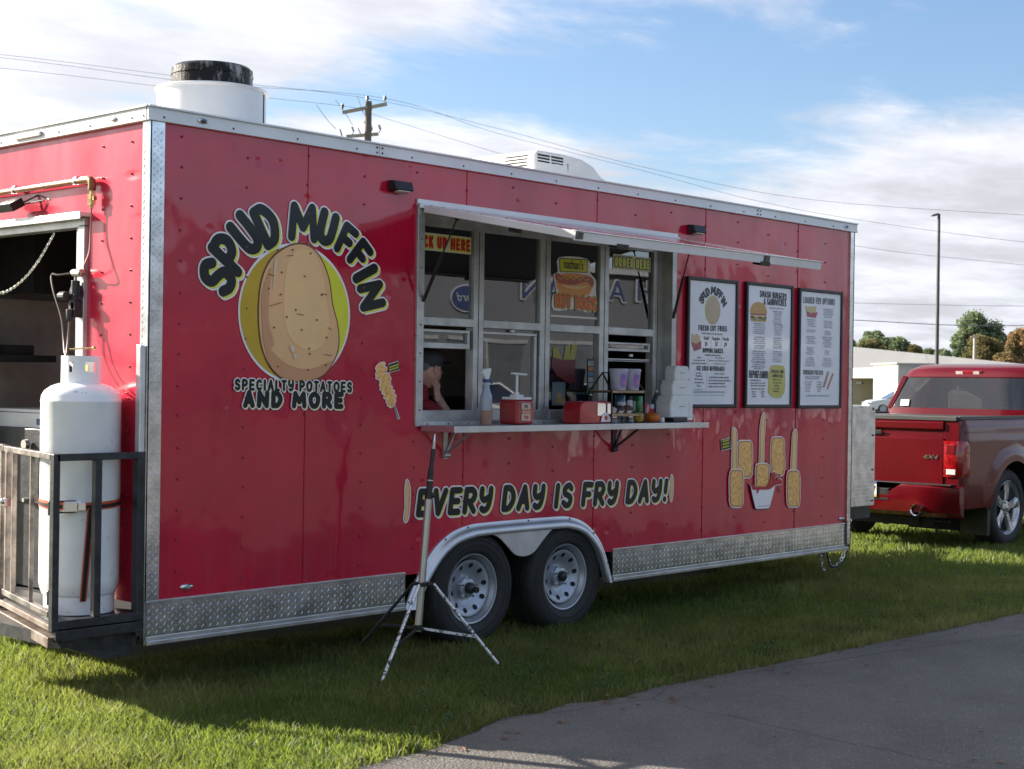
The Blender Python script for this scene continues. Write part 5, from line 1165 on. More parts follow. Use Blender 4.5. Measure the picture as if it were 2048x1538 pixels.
hj = [hubp+(f-hubp).normalized()*.055+Vector((0, 0, .0)) for f in F]; hj = [Vector((p.x, p.y, hubp.z)) for p in hj]
hj = [hubp+Vector(((f-hubp).x, (f-hubp).y, 0)).normalized()*.058 for f in F]
for p in hj: m.bar(hubp, p, .022, .020)
m.build('leg_hub', BLACK, TS, smooth=0, bevel=.003)
low = b0+Vector((0, 0, .005)); m = MB(); m.cyl(low, low+Vector((0, 0, .03)), .026, n=12); m.build('lower_collar', BLACK, TS, smooth=40)
for i, (a, f) in enumerate(zip(hj, F)):
    m = MB(); m.cyl(a, f, .0095, .0085, n=10); m.build('leg', CHIP if i < 2 else BLACKSTEEL, TS, smooth=40)
    q = a.lerp(f, .66); m = MB(); m.bar(low+Vector((0, 0, .012)), q, .006, .014); m.build('brace', CHIP if i == 1 else BLACKSTEEL, TS, smooth=0)

# ------------------------------------------------------------------ things on the counter
CT = SHZ+.0025
def P3d(u, y): return S(u, 830, y)[0]
def lath(name, m_, par, prof, c, n=28, **k): b = MB(); b.lathe(prof, c, n=n); return b.build(name, m_, par, smooth=40, **k)
# spray bottle
y = -.135; x = P3d(972, y); sb = thing('spray_bottle', 'clear trigger spray bottle with amber liquid, nearest the counter end', 'spray bottle', (x, y, CT))
clr = mat('frosted_plastic', (.34, .38, .44), rough=.25, var=.05, vscale=6, coat=.5)
lath('bottle', clr, sb, [(0, .085), (.036, .085), (.036, .15), (.034, .175), (.024, .20), (.019, .225), (.017, .255), (.0, .255)], (x, y, CT))
lath('liquid', mat('amber_liquid', (.36, .20, .14), rough=.2, coat=.5), sb, [(0, .0), (.034, 0), (.037, .004), (.037, .086), (0, .088)], (x, y, CT))
lath('cap_ring', mat('blue_cap', (.02, .06, .25), rough=.4), sb, [(0, .252), (.019, .252), (.019, .270), (0, .270)], (x, y, CT))
m = MB(); m.add([(x-.040, y-.012, CT+.30), (x-.012, y-.012, CT+.268), (x+.012, y-.012, CT+.268), (x+.030, y-.012, CT+.325), (x+.026, y-.012, CT+.338), (x-.020, y-.012, CT+.332), (x-.045, y-.012, CT+.318)]+[(x-.040, y+.012, CT+.30), (x-.012, y+.012, CT+.268), (x+.012, y+.012, CT+.268), (x+.030, y+.012, CT+.325), (x+.026, y+.012, CT+.338), (x-.020, y+.012, CT+.332), (x-.045, y+.012, CT+.318)],
        [tuple(range(7)), tuple(range(13, 6, -1))]+[(i, 7+i, 7+(i+1) % 7, (i+1) % 7) for i in range(7)]); m.build('spray_head', WHITE, sb, smooth=0, bevel=.003)
m = MB(); m.tube(catmull([(x+.012, y, CT+.31), (x+.022, y, CT+.285), (x+.032, y, CT+.262), (x+.046, y, CT+.245)], 4), .006, n=6); m.build('trigger', MATS['blue_cap'], sb, smooth=40)
# ketchup pump
y = -.145; x = P3d(1033, y); kp = thing('ketchup_dispenser', 'dark red ketchup dispenser with a white pump on top', 'dispenser', (x, y, CT))
KR = mat('ketchup_red_plastic', (.36, .014, .018), rough=.3, var=.08, coat=.4)
m = MB(); m.box(x-.082, x+.082, y-.075, y+.075, CT, CT+.150); m.build('tub', KR, kp, smooth=0, bevel=.018, seg=3)
m = MB(); m.box(x-.066, x+.066, y-.062, y+.062, CT+.150, CT+.166); m.box(x-.03, x+.03, y-.03, y+.03, CT+.166, CT+.180); m.cyl((x, y, CT+.17), (x, y, CT+.30), .008, n=12); m.obox((x+.018, y, CT+.305), (.058, 0, -.003), (0, .016, 0), (0, 0, .006)); m.cyl((x, y, CT+.165), (x, y, CT+.195), .015, n=12); m.build('pump', WHITE, kp, smooth=30, bevel=.002)
kl = Print(kp, y-.0755, lay=.0008)
kl.shape('label', [(x-.040, CT+.025), (x+.040, CT+.025), (x+.040, CT+.130), (x-.040, CT+.130)], fine_wrap('label_ink', (.60, .48, .38)), 0); kl.shape('label_band', [(x-.038, CT+.066), (x+.038, CT+.066), (x+.038, CT+.092), (x-.038, CT+.092)], fine_wrap('label_orange', (.55, .13, .05)), 1)
small_text(kl, 'KETCHUP', x, CT+.070, .019, INKW, 2, sx=.8); small_text(kl, '100', x, CT+.034, .030, fine_wrap('label_red', (.45, .03, .04)), 1, sx=1., bold=.001)
b = MB(); stroke(b, [(x-.012, CT+.100), (x-.006, CT+.118), (x, CT+.106)], .003, kl.yy(1), lambda p, q: (p, q)); stroke(b, [(x+.002, CT+.118), (x+.010, CT+.112), (x+.012, CT+.100)], .003, kl.yy(1), lambda p, q: (p, q)); b.build('label_mark', INK, kp, smooth=0, fixn=False)
m = MB(); m.tube(catmull([(x+.085, y-.02, CT+.02), (x+.10, y-.03, CT+.05), (x+.11, y-.03, CT+.08), (x+.105, y-.02, CT+.10)], 4), .002, n=5); m.box(x+.082, x+.088, y-.05, y-.02, CT, CT+.095); m.build('side_clip', WHITE, kp, smooth=0)
# napkin dispenser
y = -.145; x = P3d(1176, y); nd = thing('napkin_dispenser', 'red box napkin dispenser with a silver face, between the windows', 'dispenser', (x, y, CT))
NR = mat('red_enamel', (.50, .018, .022), rough=.25, coat=.5)
sec = [(-.165, 0), (.165, 0), (.165, .10), (.150, .135), (.11, .142), (-.11, .142), (-.150, .130), (-.162, .10)]
m = MB(); m.prism([(x+a, y-.075, CT+c) for a, c in sec], (0, .15, 0)); m.build('case', NR, nd, smooth=0, bevel=.010, seg=3)
m = MB(); m.prism([(x+a, y-.0765, CT+c) for a, c in ((.0, .05), (.14, .05), (.15, .10), (.13, .125), (.0, .130))], (0, -.003, 0)); m.build('face_plate', CHROME, nd, smooth=0)
np_ = Print(nd, y-.080, lay=.0008); np_.shape('badge', [(x+.03, CT+.01), (x+.13, CT+.01), (x+.115, CT+.055), (x+.08, CT+.07), (x+.045, CT+.055)], INKW, 0); np_.shape('badge_mark', ell(x+.08, CT+.035, .016, .016, 12), NR, 1)
# wire rack with two wooden shelves
y0r, y1r = -.245, -.055; xl, xr = P3d(1217, -.22), P3d(1283, -.22)
rk = thing('counter_rack', 'black metal rack with two wooden shelves standing on the counter', 'rack', ((xl+xr)/2, -.15, CT))
WOOD = mat('light_wood', (.44, .29, .15), rough=.5, vscale=10, stretch=(1, 6, 6), var=.2)
m = MB(); xm = (xl+xr)/2; zt_ = CT+.325
for xx, sg in ((xl, 1), (xr, -1)):
    for yy_ in (y0r, y1r): m.bar((xx, yy_, CT), (xx, yy_, CT+.20), .008, .008)
    m.bar((xx, y0r, CT+.20), (xx+sg*.02, (y0r+y1r)/2, zt_), .008, .008); m.bar((xx, y1r, CT+.20), (xx+sg*.02, (y0r+y1r)/2, zt_), .008, .008)
    m.bar((xx, y0r, CT+.2), (xx, y1r, CT+.2), .008, .008); m.bar((xx, y0r, CT+.05), (xx, y1r, CT+.05), .008, .008)
m.bar((xl+.02, (y0r+y1r)/2, zt_), (xr-.02, (y0r+y1r)/2, zt_), .008, .008)
m.build('rack_frame', BLACK, rk, smooth=0)
for z in (.045, .195): m = MB(); m.box(xl+.006, xr-.006, y0r-.002, y1r+.002, CT+z, CT+z+.016); m.build('shelf_board', WOOD, rk, smooth=0, bevel=.002)
PNK = mat('floss_pink', (.55, .20, .42), rough=.4, vscale=30, var2=(.16, .16, .50)); LAV = mat('floss_cup', (.52, .50, .62), rough=.35, var=.1, vscale=8, coat=.3)
for i, (u, yy_, lb) in enumerate(((1236, -.20, 'left cup of cotton candy on the top rack shelf'), (1262, -.20, 'right cup of cotton candy on the top rack shelf'), (1243, -.10, 'cotton candy cup half hidden behind the front two'))):
    x = P3d(u, yy_); z = CT+.213; cp = thing('candy_cup', 'pink and lilac '+lb, 'cup', (x, yy_, z), 'cotton candy cups on the rack')
    lath('cup_body', LAV, cp, [(0, 0), (.046, 0), (.048, .004), (.060, .122), (.063, .124), (.063, .134), (.058, .140), (0, .141)], (x, yy_, z))
    m = MB(); n = 10
    for rI in range(2):
        vs = []; 
        for k in range(n+1): 
            a = -PI/2-.42+.9*k/n-.25
            for h in (.02+.012*math.sin(k*1.9), .105+.010*math.cos(k*2.3)): rr_ = .0485+.0115*h/.122+.0012; vs.append((x+rr_*math.cos(a), yy_+rr_*math.sin(a), z+h))
    m.add(vs, [(2*k, 2*k+2, 2*k+3, 2*k+1) for k in range(n)]); m.build('cup_print', PNK, cp, smooth=60)
def jar(u, yy_, z, r, h, m_, name, lb, cat, lid=None, lidm=None, band=None):
    x = P3d(u, yy_); t = thing(name, lb, cat, (x, yy_, z)); lath(name+'_body', m_, t, [(0, 0), (r*.94, 0), (r, .004), (r, h-.008), (r*.86, h), (0, h)], (x, yy_, z), n=22)
    if lid: lath('lid', lidm or CHROME, t, [(0, h), (r*.93, h), (r*.93, h+lid), (0, h+lid)], (x, yy_, z), n=22)
    if band:
        m = MB(); m.lathe([(r+.0012, h*band[0]), (r+.0012, h*band[1])], (x, yy_, z), n=16, a0=-PI*.95, a1=-PI*.2); m.build('label_wrap', band[2], t, smooth=60, fixn=False)
    return t
zr = CT+.0625; WL = fine_wrap('white_label', (.62, .64, .66)); BLU = mat('blue_can', (.03, .12, .24), rough=.25, coat=.5)
jar(1240, -.075, zr+.0, .036, .118, BLU, 'drink_can', 'blue drink can with a white label on the lower rack shelf', 'can', band=(.15, .62, WL))
jar(1257, -.085, zr, .026, .112, BLACK, 'sauce_bottle', 'dark bottle with white label beside the blue can', 'bottle', band=(.05, .75, WL))
jar(1270, -.085, zr, .027, .112, mat('grey_bottle', (.06, .07, .09), rough=.25, coat=.4), 'sauce_bottle', 'grey bottle with white label beside the green can', 'bottle', band=(.1, .7, WL))
jar(1278, -.12, zr, .024, .112, mat('green_can', (.02, .24, .06), rough=.25, coat=.5), 'drink_can', 'green drink can at the right end of the lower rack shelf', 'can')
CRn = mat('cookie_brown', (.12, .06, .04), rough=.8, bump=.5, vscale=40); PUR = mat('cookie_dark', (.05, .03, .04), rough=.6, bump=.4)
for u, yy_, r, m_, lb in ((1224, -.19, .030, mat('baked_white', (.5, .46, .44), rough=.7, bump=.4), 'white topped treat at the left of the lower rack shelf'), (1238, -.20, .036, PUR, 'dark chocolate treat on the lower rack shelf'), (1254, -.20, .037, CRn, 'brown nut topped treat on the lower rack shelf')):
    x = P3d(u, yy_); m = MB(); m.ball((x, yy_, zr+r*.72), r, n=8, sc_=(1.15, 1, .75)); tr_ = thing('baked_treat', lb, 'treat', (x, yy_, zr), 'wrapped treats on the rack'); m.build('treat_body', m_, tr_)
    m = MB(); m.lathe([(r*.6, 0), (r*1.05, r*.5)], (x, yy_, zr), n=18); m.build('paper_case', INKW, tr_, smooth=0, fixn=False)
jar(1226, -.15, CT, .030, .034, mat('glass_pot', (.25, .26, .28), rough=.15, coat=.8), 'candle_pot', 'low glass pot under the rack at its left end', 'pot', lid=.006)
jar(1260, -.15, CT, .028, .034, MATS['glass_pot'], 'candle_pot', 'low glass pot under the middle of the rack', 'pot', lid=.006)
def pumpkin(u, yy_, r, m_, lb, sq=.78, z=CT, stem=True):
    x = P3d(u, yy_); t = thing('pumpkin', lb, 'pumpkin', (x, yy_, z)); m = MB(); n, k = 54, 14; vs = []
    for i in range(k+1):
        a = -PI/2+PI*i/k
        for j in range(n):
            b_ = 2*PI*j/n; rr_ = r*math.cos(a)**.8*(1+.075*abs(math.cos(4.5*b_))-.05) if 0 < i < k else .001
            vs.append((x+rr_*math.cos(b_), yy_+rr_*math.sin(b_), z+r*sq*(1+math.sin(a))-(.12*r*(1-math.cos(a)**.3) if i > k/2 else 0)))
    m.add(vs, [(i*n+j, i*n+(j+1) % n, (i+1)*n+(j+1) % n, (i+1)*n+j) for i in range(k) for j in range(n)]); m.build('pumpkin_flesh', m_, t, smooth=60)
    m = MB(); m.tube([(x, yy_, z+2*r*sq-.008), (x+.004, yy_, z+2*r*sq+.010), (x+.010, yy_, z+2*r*sq+.018)], [.006, .004, .005], n=7); m.build('pumpkin_stem', mat('stem', (.06, .055, .03), rough=.8), t)
PO = mat('pumpkin_orange', (.60, .15, .012), rough=.4, vscale=12, var=.12); PY = mat('gourd_yellow', (.55, .34, .05), rough=.45, vscale=14, var=.15)
pumpkin(1305, -.20, .052, PO, 'small orange pumpkin on the counter right of the rack', sq=.66); pumpkin(1276, -.165, .044, PY, 'yellow gourd tucked under the right side of the rack', sq=.8)
jar(1290, -.10, CT+.0, .031, .125, mat('cola_red', (.50, .03, .05), rough=.2, coat=.7), 'drink_can', 'red soft drink can with white script right of the rack', 'can')
x = P3d(1290, -.10); b = MB(); yk = -.10
def cw(u, v): a = -PI/2-.35+u; return (x+.0325*math.cos(a), yk+.0325*math.sin(a), CT+v)
b.tube([cw(.02*i-.25, .03+.007*i+.010*math.sin(i*1.5)) for i in range(12)], .0028, n=4); b.tube([cw(.02*i-.15, .035+.006*i+.008*math.cos(i*1.7)) for i in range(10)], .0022, n=4); b.build('can_script', INKW, next(o for o in bpy.data.objects if o.name.startswith('drink_can') and abs(o.location.x-x) < .001 and o.type == 'EMPTY'), smooth=0)
jar(1301, -.085, CT+.0, .024, .120, mat('can_cream', (.58, .52, .46), rough=.25, coat=.5), 'drink_can', 'slim cream and red can beside the red soft drink can', 'can', band=(.35, .75, REDI))
wx = P3d(1313, -.06); wb = thing('water_bottle', 'clear plastic water bottle with a blue label by the window jamb', 'bottle', (wx, -.06, CT))
lath('bottle', mat('pet_plastic', (.10, .12, .15), rough=.12, coat=1, var=.3, vscale=30), wb, [(0, 0), (.030, .0), (.032, .01), (.030, .05), (.032, .09), (.032, .14), (.026, .165), (.014, .19), (.012, .20), (0, .20)], (wx, -.06, CT))
lath('bottle_label', fine_wrap('blue_label', (.10, .16, .34)), wb, [(.0328, .092), (.0328, .132)], (wx, -.06, CT)); lath('cap', WHITE, wb, [(0, .20), (.014, .20), (.014, .215), (0, .215)], (wx, -.06, CT))
jar(1324, -.20, CT, .017, .034, WHITE, 'salt_shaker', 'tiny white pot with a black mark between pumpkin and foam boxes', 'pot')
# foam boxes
FOAM = mat('foam_white', (.84, .83, .80), rough=.75, var=.03, vscale=20, bump=.15, bscale=200)
z = CT+.030; xc = P3d(1352, -.155)
m = MB(); m.box(xc-.10, xc+.06, -.21, -.10, CT, CT+.029); tg = thing('card_reader', 'flat black device under the stack of white foam boxes', 'device', (xc, -.15, CT)); m.build('case', BLACK, tg, smooth=0, bevel=.006)
for i, (w_, h_, lb) in enumerate(((.130, .150, 'large open white foam box at the bottom of the stack'), (.112, .110, 'medium white foam box in the middle of the stack'), (.086, .100, 'small white foam box at the top of the stack'))):
    t = thing('foam_box', lb, 'food box', (xc, -.15, z), 'stacked white foam boxes'); m = MB(); n = 6; yb_ = -.205
    q = [(-w_*.93, 0), (w_*.93, 0), (w_, h_*.30), (w_*.99, h_*.66), (w_*.80, h_), (-w_*.80, h_), (-w_*.99, h_*.66), (-w_, h_*.30)]
    m.prism([(xc+a, yb_, z+c) for a, c in q], (0, .13-.02*i, 0)); m.build('lid', FOAM, t, smooth=0, bevel=.012, seg=3)
    m = MB(); m.box(xc-.030, xc+.030, yb_-.0015, yb_-.0005, z+h_*.50, z+h_*.50+.004); m.build('embossing', GRL, t, smooth=0)
    if i == 0: m = MB(); m.box(xc+w_*.62, xc+w_*.63, yb_-.0018, yb_-.0005, z+.01, z+h_*.7); m.build('fold', GRL, t, smooth=0)
    z += h_-.004

# ------------------------------------------------------------------ server leaning in the window
def skin_body(name, pts, rad, edges, m_, parent, root=0, sub=2):
    me = bpy.data.meshes.new(name); o_ = wloc(parent); me.from_pydata([tuple(Vector(p)-o_) for p in pts], edges, []); me.update()
    o = bpy.data.objects.new(name, me); COL.objects.link(o); o.parent = parent
    sm_ = o.modifiers.new('skin', 'SKIN'); sv = me.skin_vertices[0].data
    for i, r_ in enumerate(rad): sv[i].radius = (r_, r_) if not isinstance(r_, tuple) else r_; sv[i].use_root = (i == root)
    sm_.use_smooth_shade = True; sb_ = o.modifiers.new('sub', 'SUBSURF'); sb_.levels = sb_.render_levels = sub
    me.materials.append(m_); return o
SKIN = mat('skin', (.58, .31, .23), rough=.5, vscale=30, var=.10); SHIRT = mat('red_shirt', (.28, .015, .022), rough=.85, var=.2, vscale=8, bump=.3, bscale=30); CAPM = mat('grey_cap', (.045, .045, .052), rough=.8, var=.1)
hx, hz = S(856, 738, .30); hy = .30
PS = thing('person', 'person in red shirt and dark cap resting chin on hand behind the pick up window', 'person', (hx-.05, .38, .12))
skin_body('body', [(hx-.10, .42, .75), (hx-.09, .40, 1.0), (hx-.07, .37, 1.17), (hx-.045, .34, 1.26), (hx-.02, .31, 1.33), (hx-.10, .22, 1.19), (hx+.02, .16, 1.06), (hx-.12, .54, 1.19), (hx-.04, .60, 1.0)],
          [(.17, .13), (.18, .13), (.17, .10), .062, .055, .062, .050, .062, .045], [(0, 1), (1, 2), (2, 3), (3, 4), (2, 5), (5, 6), (2, 7), (7, 8)], SHIRT, PS)
# head: one surface shaped in profile, facing +x
m = MB(); nn, kk_ = 28, 26; vs = []
prof_f = {0: .02, .08: .056, .14: .080, .19: .083, .215: .076, .25: .088, .27: .090, .30: .078, .33: .084, .36: .098, .40: .132, .43: .116, .47: .096, .53: .088, .57: .094, .65: .098, .78: .092, .9: .062, 1.: .01}
fk = sorted(prof_f); 
for i in range(kk_+1):
    t = i/kk_; f_ = float(np.interp(t, fk, [prof_f[q] for q in fk])); bk = .10*math.sin(PI*min(1, .18+t*.86))**.55*(1 if t > .25 else .55+1.8*t); sd2 = .078*math.sin(PI*min(.999, .10+t*.88))**.5*(1 if t > .3 else .72+.93*t)
    for j in range(nn):
        a = 2*PI*j/nn; cx_ = math.cos(a); w_ = max(0, cx_)**(1 if not .33 < t < .47 else 6)
        xx = (f_ if cx_ > 0 else bk)*cx_; 
        if .33 < t < .47 and cx_ > 0: xx = .090*cx_+(f_-.088)*cx_**14
        if .44 < t < .56 and .62 < cx_ < .97: xx -= .010
        vs.append((hx+xx, hy+sd2*math.sin(a), hz-.115+.235*t))
m.add(vs, [(i*nn+j, i*nn+(j+1) % nn, (i+1)*nn+(j+1) % nn, (i+1)*nn+j) for i in range(kk_) for j in range(nn)]+[tuple(range(nn-1, -1, -1)), tuple(range(kk_*nn, (kk_+1)*nn))])
hd_ = m.build('head', SKIN, PS, smooth=80); hd_.rotation_euler = (0, 0, 0)
m = MB(); m.ball((hx-.01, hy-.080, hz-.005), .022, n=8, sc_=(.7, .35, 1.25)); m.build('ear', SKIN, hd_)
m = MB(); m.ball((hx+.072, hy-.045, hz+.008), .0105, n=8); m.ball((hx+.072, hy+.045, hz+.008), .0105, n=8); m.build('eyes', INK, hd_)
m = MB(); m.tube([(hx+.089, hy-.024, hz-.057), (hx+.0925, hy, hz-.055), (hx+.089, hy+.024, hz-.057)], .004, n=6); m.build('mouth', mat('lips', (.22, .07, .06), rough=.5), hd_)
m = MB(); m.lathe([(.084, .015), (.094, .04), (.101, .062), (.098, .09), (.080, .122), (.045, .140), (0, .146)], (0, 0, 0), n=28); m.v = [(hx-.004+x_*1.10, hy+y_*.90, hz+z_*.88+.0) for x_, y_, z_ in m.v]
br_ = [(hx+.075+.095*math.cos(a), hy+.078*math.sin(a), hz+.052-.018*math.cos(a)) for a in np.linspace(-PI/2, PI/2, 12)]; m.prism(br_+[(hx+.05, hy+.07, hz+.055), (hx+.05, hy-.07, hz+.055)], (0, 0, .006)); m.build('cap', CAPM, PS, smooth=40)
# hair at the temple below the cap
m = MB(); m.ball((hx-.062, hy, hz+.020), .060, n=10, sc_=(.72, 1.15, .85)); m.build('hair', mat('grey_hair', (.16, .15, .15), rough=.9, bump=.5, bscale=150), PS)
# forearm and hand propping the chin
el = Vector((hx+.060, hy-.13, 1.10)); wr = Vector((hx+.052, hy-.060, hz-.205)); pm = Vector((hx+.022, hy-.045, hz-.148))
hand_pts = [el, el.lerp(wr, .45), wr, pm]; hr = [.036, .034, .024, .030]; he = [(0, 1), (1, 2), (2, 3)]
for k, (dx_, dy_, ln) in enumerate(((.022, -.020, .060), (.008, -.026, .066), (-.008, -.026, .062), (-.022, -.020, .050))):
    a = len(hand_pts); b0_ = pm+Vector((dx_*.7, dy_*.5, .018)); hand_pts += [b0_, b0_+Vector((dx_*.2, -.004, ln*.55)), b0_+Vector((-.012+dx_*.2, .008, ln*.9))]; hr += [.0105, .0095, .008]; he += [(3, a), (a, a+1), (a+1, a+2)]
a = len(hand_pts); hand_pts += [pm+Vector((.030, .012, .006)), pm+Vector((.050, .030, .030)), pm+Vector((.052, .036, .052))]; hr += [.013, .0105, .009]; he += [(2, a), (a, a+1), (a+1, a+2)]
skin_body('arm', hand_pts, hr, he, SKIN, PS, root=2)
# red bag hanging deeper inside
m = MB(); m.tube(catmull([(2.62, .95, 1.60), (2.56, .93, 1.50), (2.54, .92, 1.36), (2.60, .92, 1.26), (2.68, .92, 1.20)], 6), [.016+.006*math.sin(i) for i in range(25)], n=8)
hg = tag(m.build('red_apron', mat('apron_red', (.30, .015, .02), rough=.8), None), 'red cloth hanging in the dark behind the pick up window', 'apron')
m = MB(); m.box(2.42, 2.60, .70, .95, 1.07, 1.16); tag(m.build('brown_carton', mat('kraft', (.16, .09, .05), rough=.8)), 'brown carton on the inner counter behind the pick up window', 'box')
# ------------------------------------------------------------------ pickup truck hitched in front
PT = mat('truck_paint', (.095, .002, .006), rough=.22, var=.05, vscale=3, coat=.35, spec=.3)
TX, TY0, TYC = 9.30, .29, 1.27; TW = TYC-TY0
TRK = thing('pickup_truck', 'dark red pickup truck with tinted rear window and black bed cover, towing', 'pickup truck', (11.5, TYC, G))
WCX, WCZ, WR = 10.40, .125, .395
def side(sg, x0, x1, ztop, name, arches, zb=.16, inset=.0):
    m = MB(); nx = int((x1-x0)/.035); nz = 22; idx = {}
    for i in range(nx+1):
        x = x0+(x1-x0)*i/nx
        zlow = zb
        for (ax_, az_) in arches:
            d = abs(x-ax_)
            if d < .475: zlow = max(zlow, az_+math.sqrt(.475**2-d*d))
        for j in range(nz+1):
            z = zlow+(ztop-zlow)*j/nz
            off = .020*((z-.62)/.42)**2+ (.035*max(0, (z-.93)/.1)**2 if z > .93 else 0) - .010*math.exp(-((z-.80)/.05)**2)
            for (ax_, az_) in arches:
                d = math.hypot(x-ax_, z-az_)
                if d < .66 and z > az_-.2: off -= .030*max(0, min(1, (.66-d)/.12))
            if x < x0+.10 and name == 'bed_side': off += .060*(1-(x-x0)/.10)**2
            y = (TYC-sg*(TW-off-inset)); m.v.append((x, y, z))
    for i in range(nx):
        for j in range(nz): a = i*(nz+1)+j; m.f.append((a, a+nz+1, a+nz+2, a+1))
    return m.build(name, PT, TRK, smooth=60)
for sg in (1, -1):
    side(sg, TX+.02, TX+1.98, 1.015, 'bed_side', [(WCX, WCZ)]); side(sg, TX+1.99, TX+5.7, 1.02, 'cab_side', [(WCX+3.56, WCZ)])
# tailgate with a lip and recess
m = MB(); y0, y1 = TYC-.775, TYC+.775
tp = [(TX, .39), (TX-.004, .62), (TX-.006, .83), (TX+.016, .845), (TX+.018, .905), (TX-.012, .925), (TX-.014, .985), (TX+.01, 1.005), (TX+.06, 1.005), (TX+.06, .39)]
m.prism([(x, y0, z) for x, z in tp], (0, y1-y0, 0)); tgt = m.build('tailgate', PT, TRK, smooth=30, bevel=.004)
m = MB(); m.box(TX-.018, TX-.005, TYC-.12, TYC+.12, .86, .90); m.build('tailgate_handle', BLACK, tgt, smooth=0, bevel=.004)
pb = MB(); me_cur = None
def yz_text(s, yy, z, x, size, m_, par, sx=1., ext=.003, name='badge', italic=.0, bold=.0, flip=-1):
    cu = bpy.data.curves.new('t', 'FONT'); cu.body = s; cu.size = size; cu.align_x = 'CENTER'; cu.extrude = ext; cu.shear = italic; cu.offset = bold; cu.resolution_u = 2
    ob = bpy.data.objects.new('t', cu); me = bpy.data.meshes.new_from_object(ob)
    b = MB(); b.add([(x-p.co.z, yy+flip*p.co.x*sx, z+p.co.y) for p in me.vertices], [tuple(p.vertices) for p in me.polygons]); o = b.build(name, m_, par, smooth=0)
    bpy.data.objects.remove(ob); bpy.data.curves.remove(cu); bpy.data.meshes.remove(me); return o
yz_text('4X4', .630, .635, TX-.008, .058, CHROME, tgt, sx=1.6, ext=.004, italic=.3, bold=.001)
# tail lamps wrapping the corners
LENS = mat('tail_lens', (.30, .006, .008), rough=.12, coat=1, var=.25, vscale=14)
for sg in (1, -1):
    yo = lambda d: TYC-sg*(TW-d)
    m = MB(); out = []
    pts = [(TX-.012, .195), (TX-.016, .12), (TX-.006, .045), (TX+.03, .004), (TX+.09, -.006), (TX+.135, -.004)]
    for z in (.470, .50, .64, .78, .815):
        for x, d in pts: sh = .008 if z in (.470, .815) else 0; m.v.append((x+(sh if x < TX+.05 else 0), yo(d+sh), z))
    k = len(pts)
    for j in range(4):
        for i in range(k-1): m.f.append((j*k+i, j*k+i+1, (j+1)*k+i+1, (j+1)*k+i))
    tl = m.build('tail_lamp', LENS, TRK, smooth=60)
    m = MB(); m.obox((TX-.017, yo(.115), .518), (.004, 0, 0), (0, .048, 0), (0, 0, .026)); m.build('reversing_lens', mat('clear_lens', (.62, .58, .57), rough=.15, coat=1), tl, smooth=0, bevel=.004)
    m = MB(); m.obox((TX-.015, yo(.125), .735), (.004, 0, 0), (0, .042, 0), (0, 0, .045)); m.build('lamp_bowl', mat('dark_lens', (.14, .006, .008), rough=.1, coat=1), tl, smooth=0, bevel=.006)
for sg in (1, -1):
    a_, b_ = sorted((TYC-sg*(TW-.05), TYC-sg*.778)); m = MB(); m.box(TX+.012, TX+.10, a_, b_, .36, 1.005); m.build('corner_panel', PT, TRK, smooth=0, bevel=.004)
# painted bumper
m = MB(); sec = [(TX+.03, .36), (TX-.10, .385), (TX-.145, .365), (TX-.150, .25), (TX-.120, .12), (TX-.04, .075), (TX+.03, .09)]
ys = np.linspace(TYC-TW+.01, TYC+TW-.01, 21)
for yv in ys:
    q = abs(yv-TYC)/TW; rx_ = .11*max(0, q-.62)**1.6/.38**1.6
    dip = .0 if abs(yv-TYC) > .30 else -.055
    for x, z in sec: m.v.append((x+rx_*(1 if x < TX else .2), yv, z+(dip if z > .3 else 0)-(0 if q < .8 else 0)))
k = len(sec)
for i in range(len(ys)-1):
    for j in range(k): m.f.append((i*k+j, i*k+(j+1) % k, (i+1)*k+(j+1) % k, (i+1)*k+j))
m.f += [tuple(range(k)), tuple(range(len(m.v)-k, len(m.v)))]
bp = m.build('rear_bumper', PT, TRK, smooth=40)
m = MB(); m.box(TX-.09, TX+.02, TYC-TW+.08, TYC+TW-.08, .385, .398); m.box(TX-.148, TX-.06, TYC-.28, TYC+.28, .22, .335); m.build('step_pad', BLACK, bp, smooth=0, bevel=.004)
m = MB(); m.box(TX-.160, TX-.156, TYC-.155, TYC+.155, .245, .395); pl = m.build('licence_plate', fine_wrap('plate_white', (.55, .56, .58)), TRK, smooth=0)
m = MB(); m.box(TX-.1608, TX-.1602, TYC-.155, TYC+.155, .245, .265); m.build('plate_band', fine_wrap('plate_gold', (.50, .38, .12)), pl, smooth=0)
m = MB(); m.box(TX-.1608, TX-.1602, TYC-.155, TYC+.155, .373, .395); m.build('plate_band', fine_wrap('plate_blue', (.08, .12, .35)), pl, smooth=0)
yz_text('17', TYC-.105, .285, TX-.1608, .095, GRY, pl, sx=.85, ext=.0005, name='plate_number', bold=.001)
m = MB(); m.lathe([(.056, -.18), (.058, -.16), (.058, .05), (.050, .05), (.050, -.15), (.046, -.17), (.056, -.18)], (0, 0, 0), n=28, axis='y'); m.v = [(TX+y_, TYC-.585+x_, .145+z_) for x_, y_, z_ in m.v]; m.build('exhaust_tip', CHROME, TRK, smooth=40)
m = MB(); m.lathe([(.0, -.10), (.05, -.10)], (0, 0, 0), n=24, axis='y'); m.v = [(TX+y_, TYC-.585+x_, .145+z_) for x_, y_, z_ in m.v]; m.build('exhaust_bore', DARK, TRK, smooth=0)
m = MB(); m.box(TX+.05, TX+5.2, TYC-.50, TYC-.40, -.02, .14); m.box(TX+.05, TX+5.2, TYC+.40, TYC+.50, -.02, .14); m.box(TX+.04, TX+5.5, TYC-.9, TYC+.9, .20, .30); m.box(TX+.08, TX+.18, TYC-.6, TYC+.6, -.03, .08)
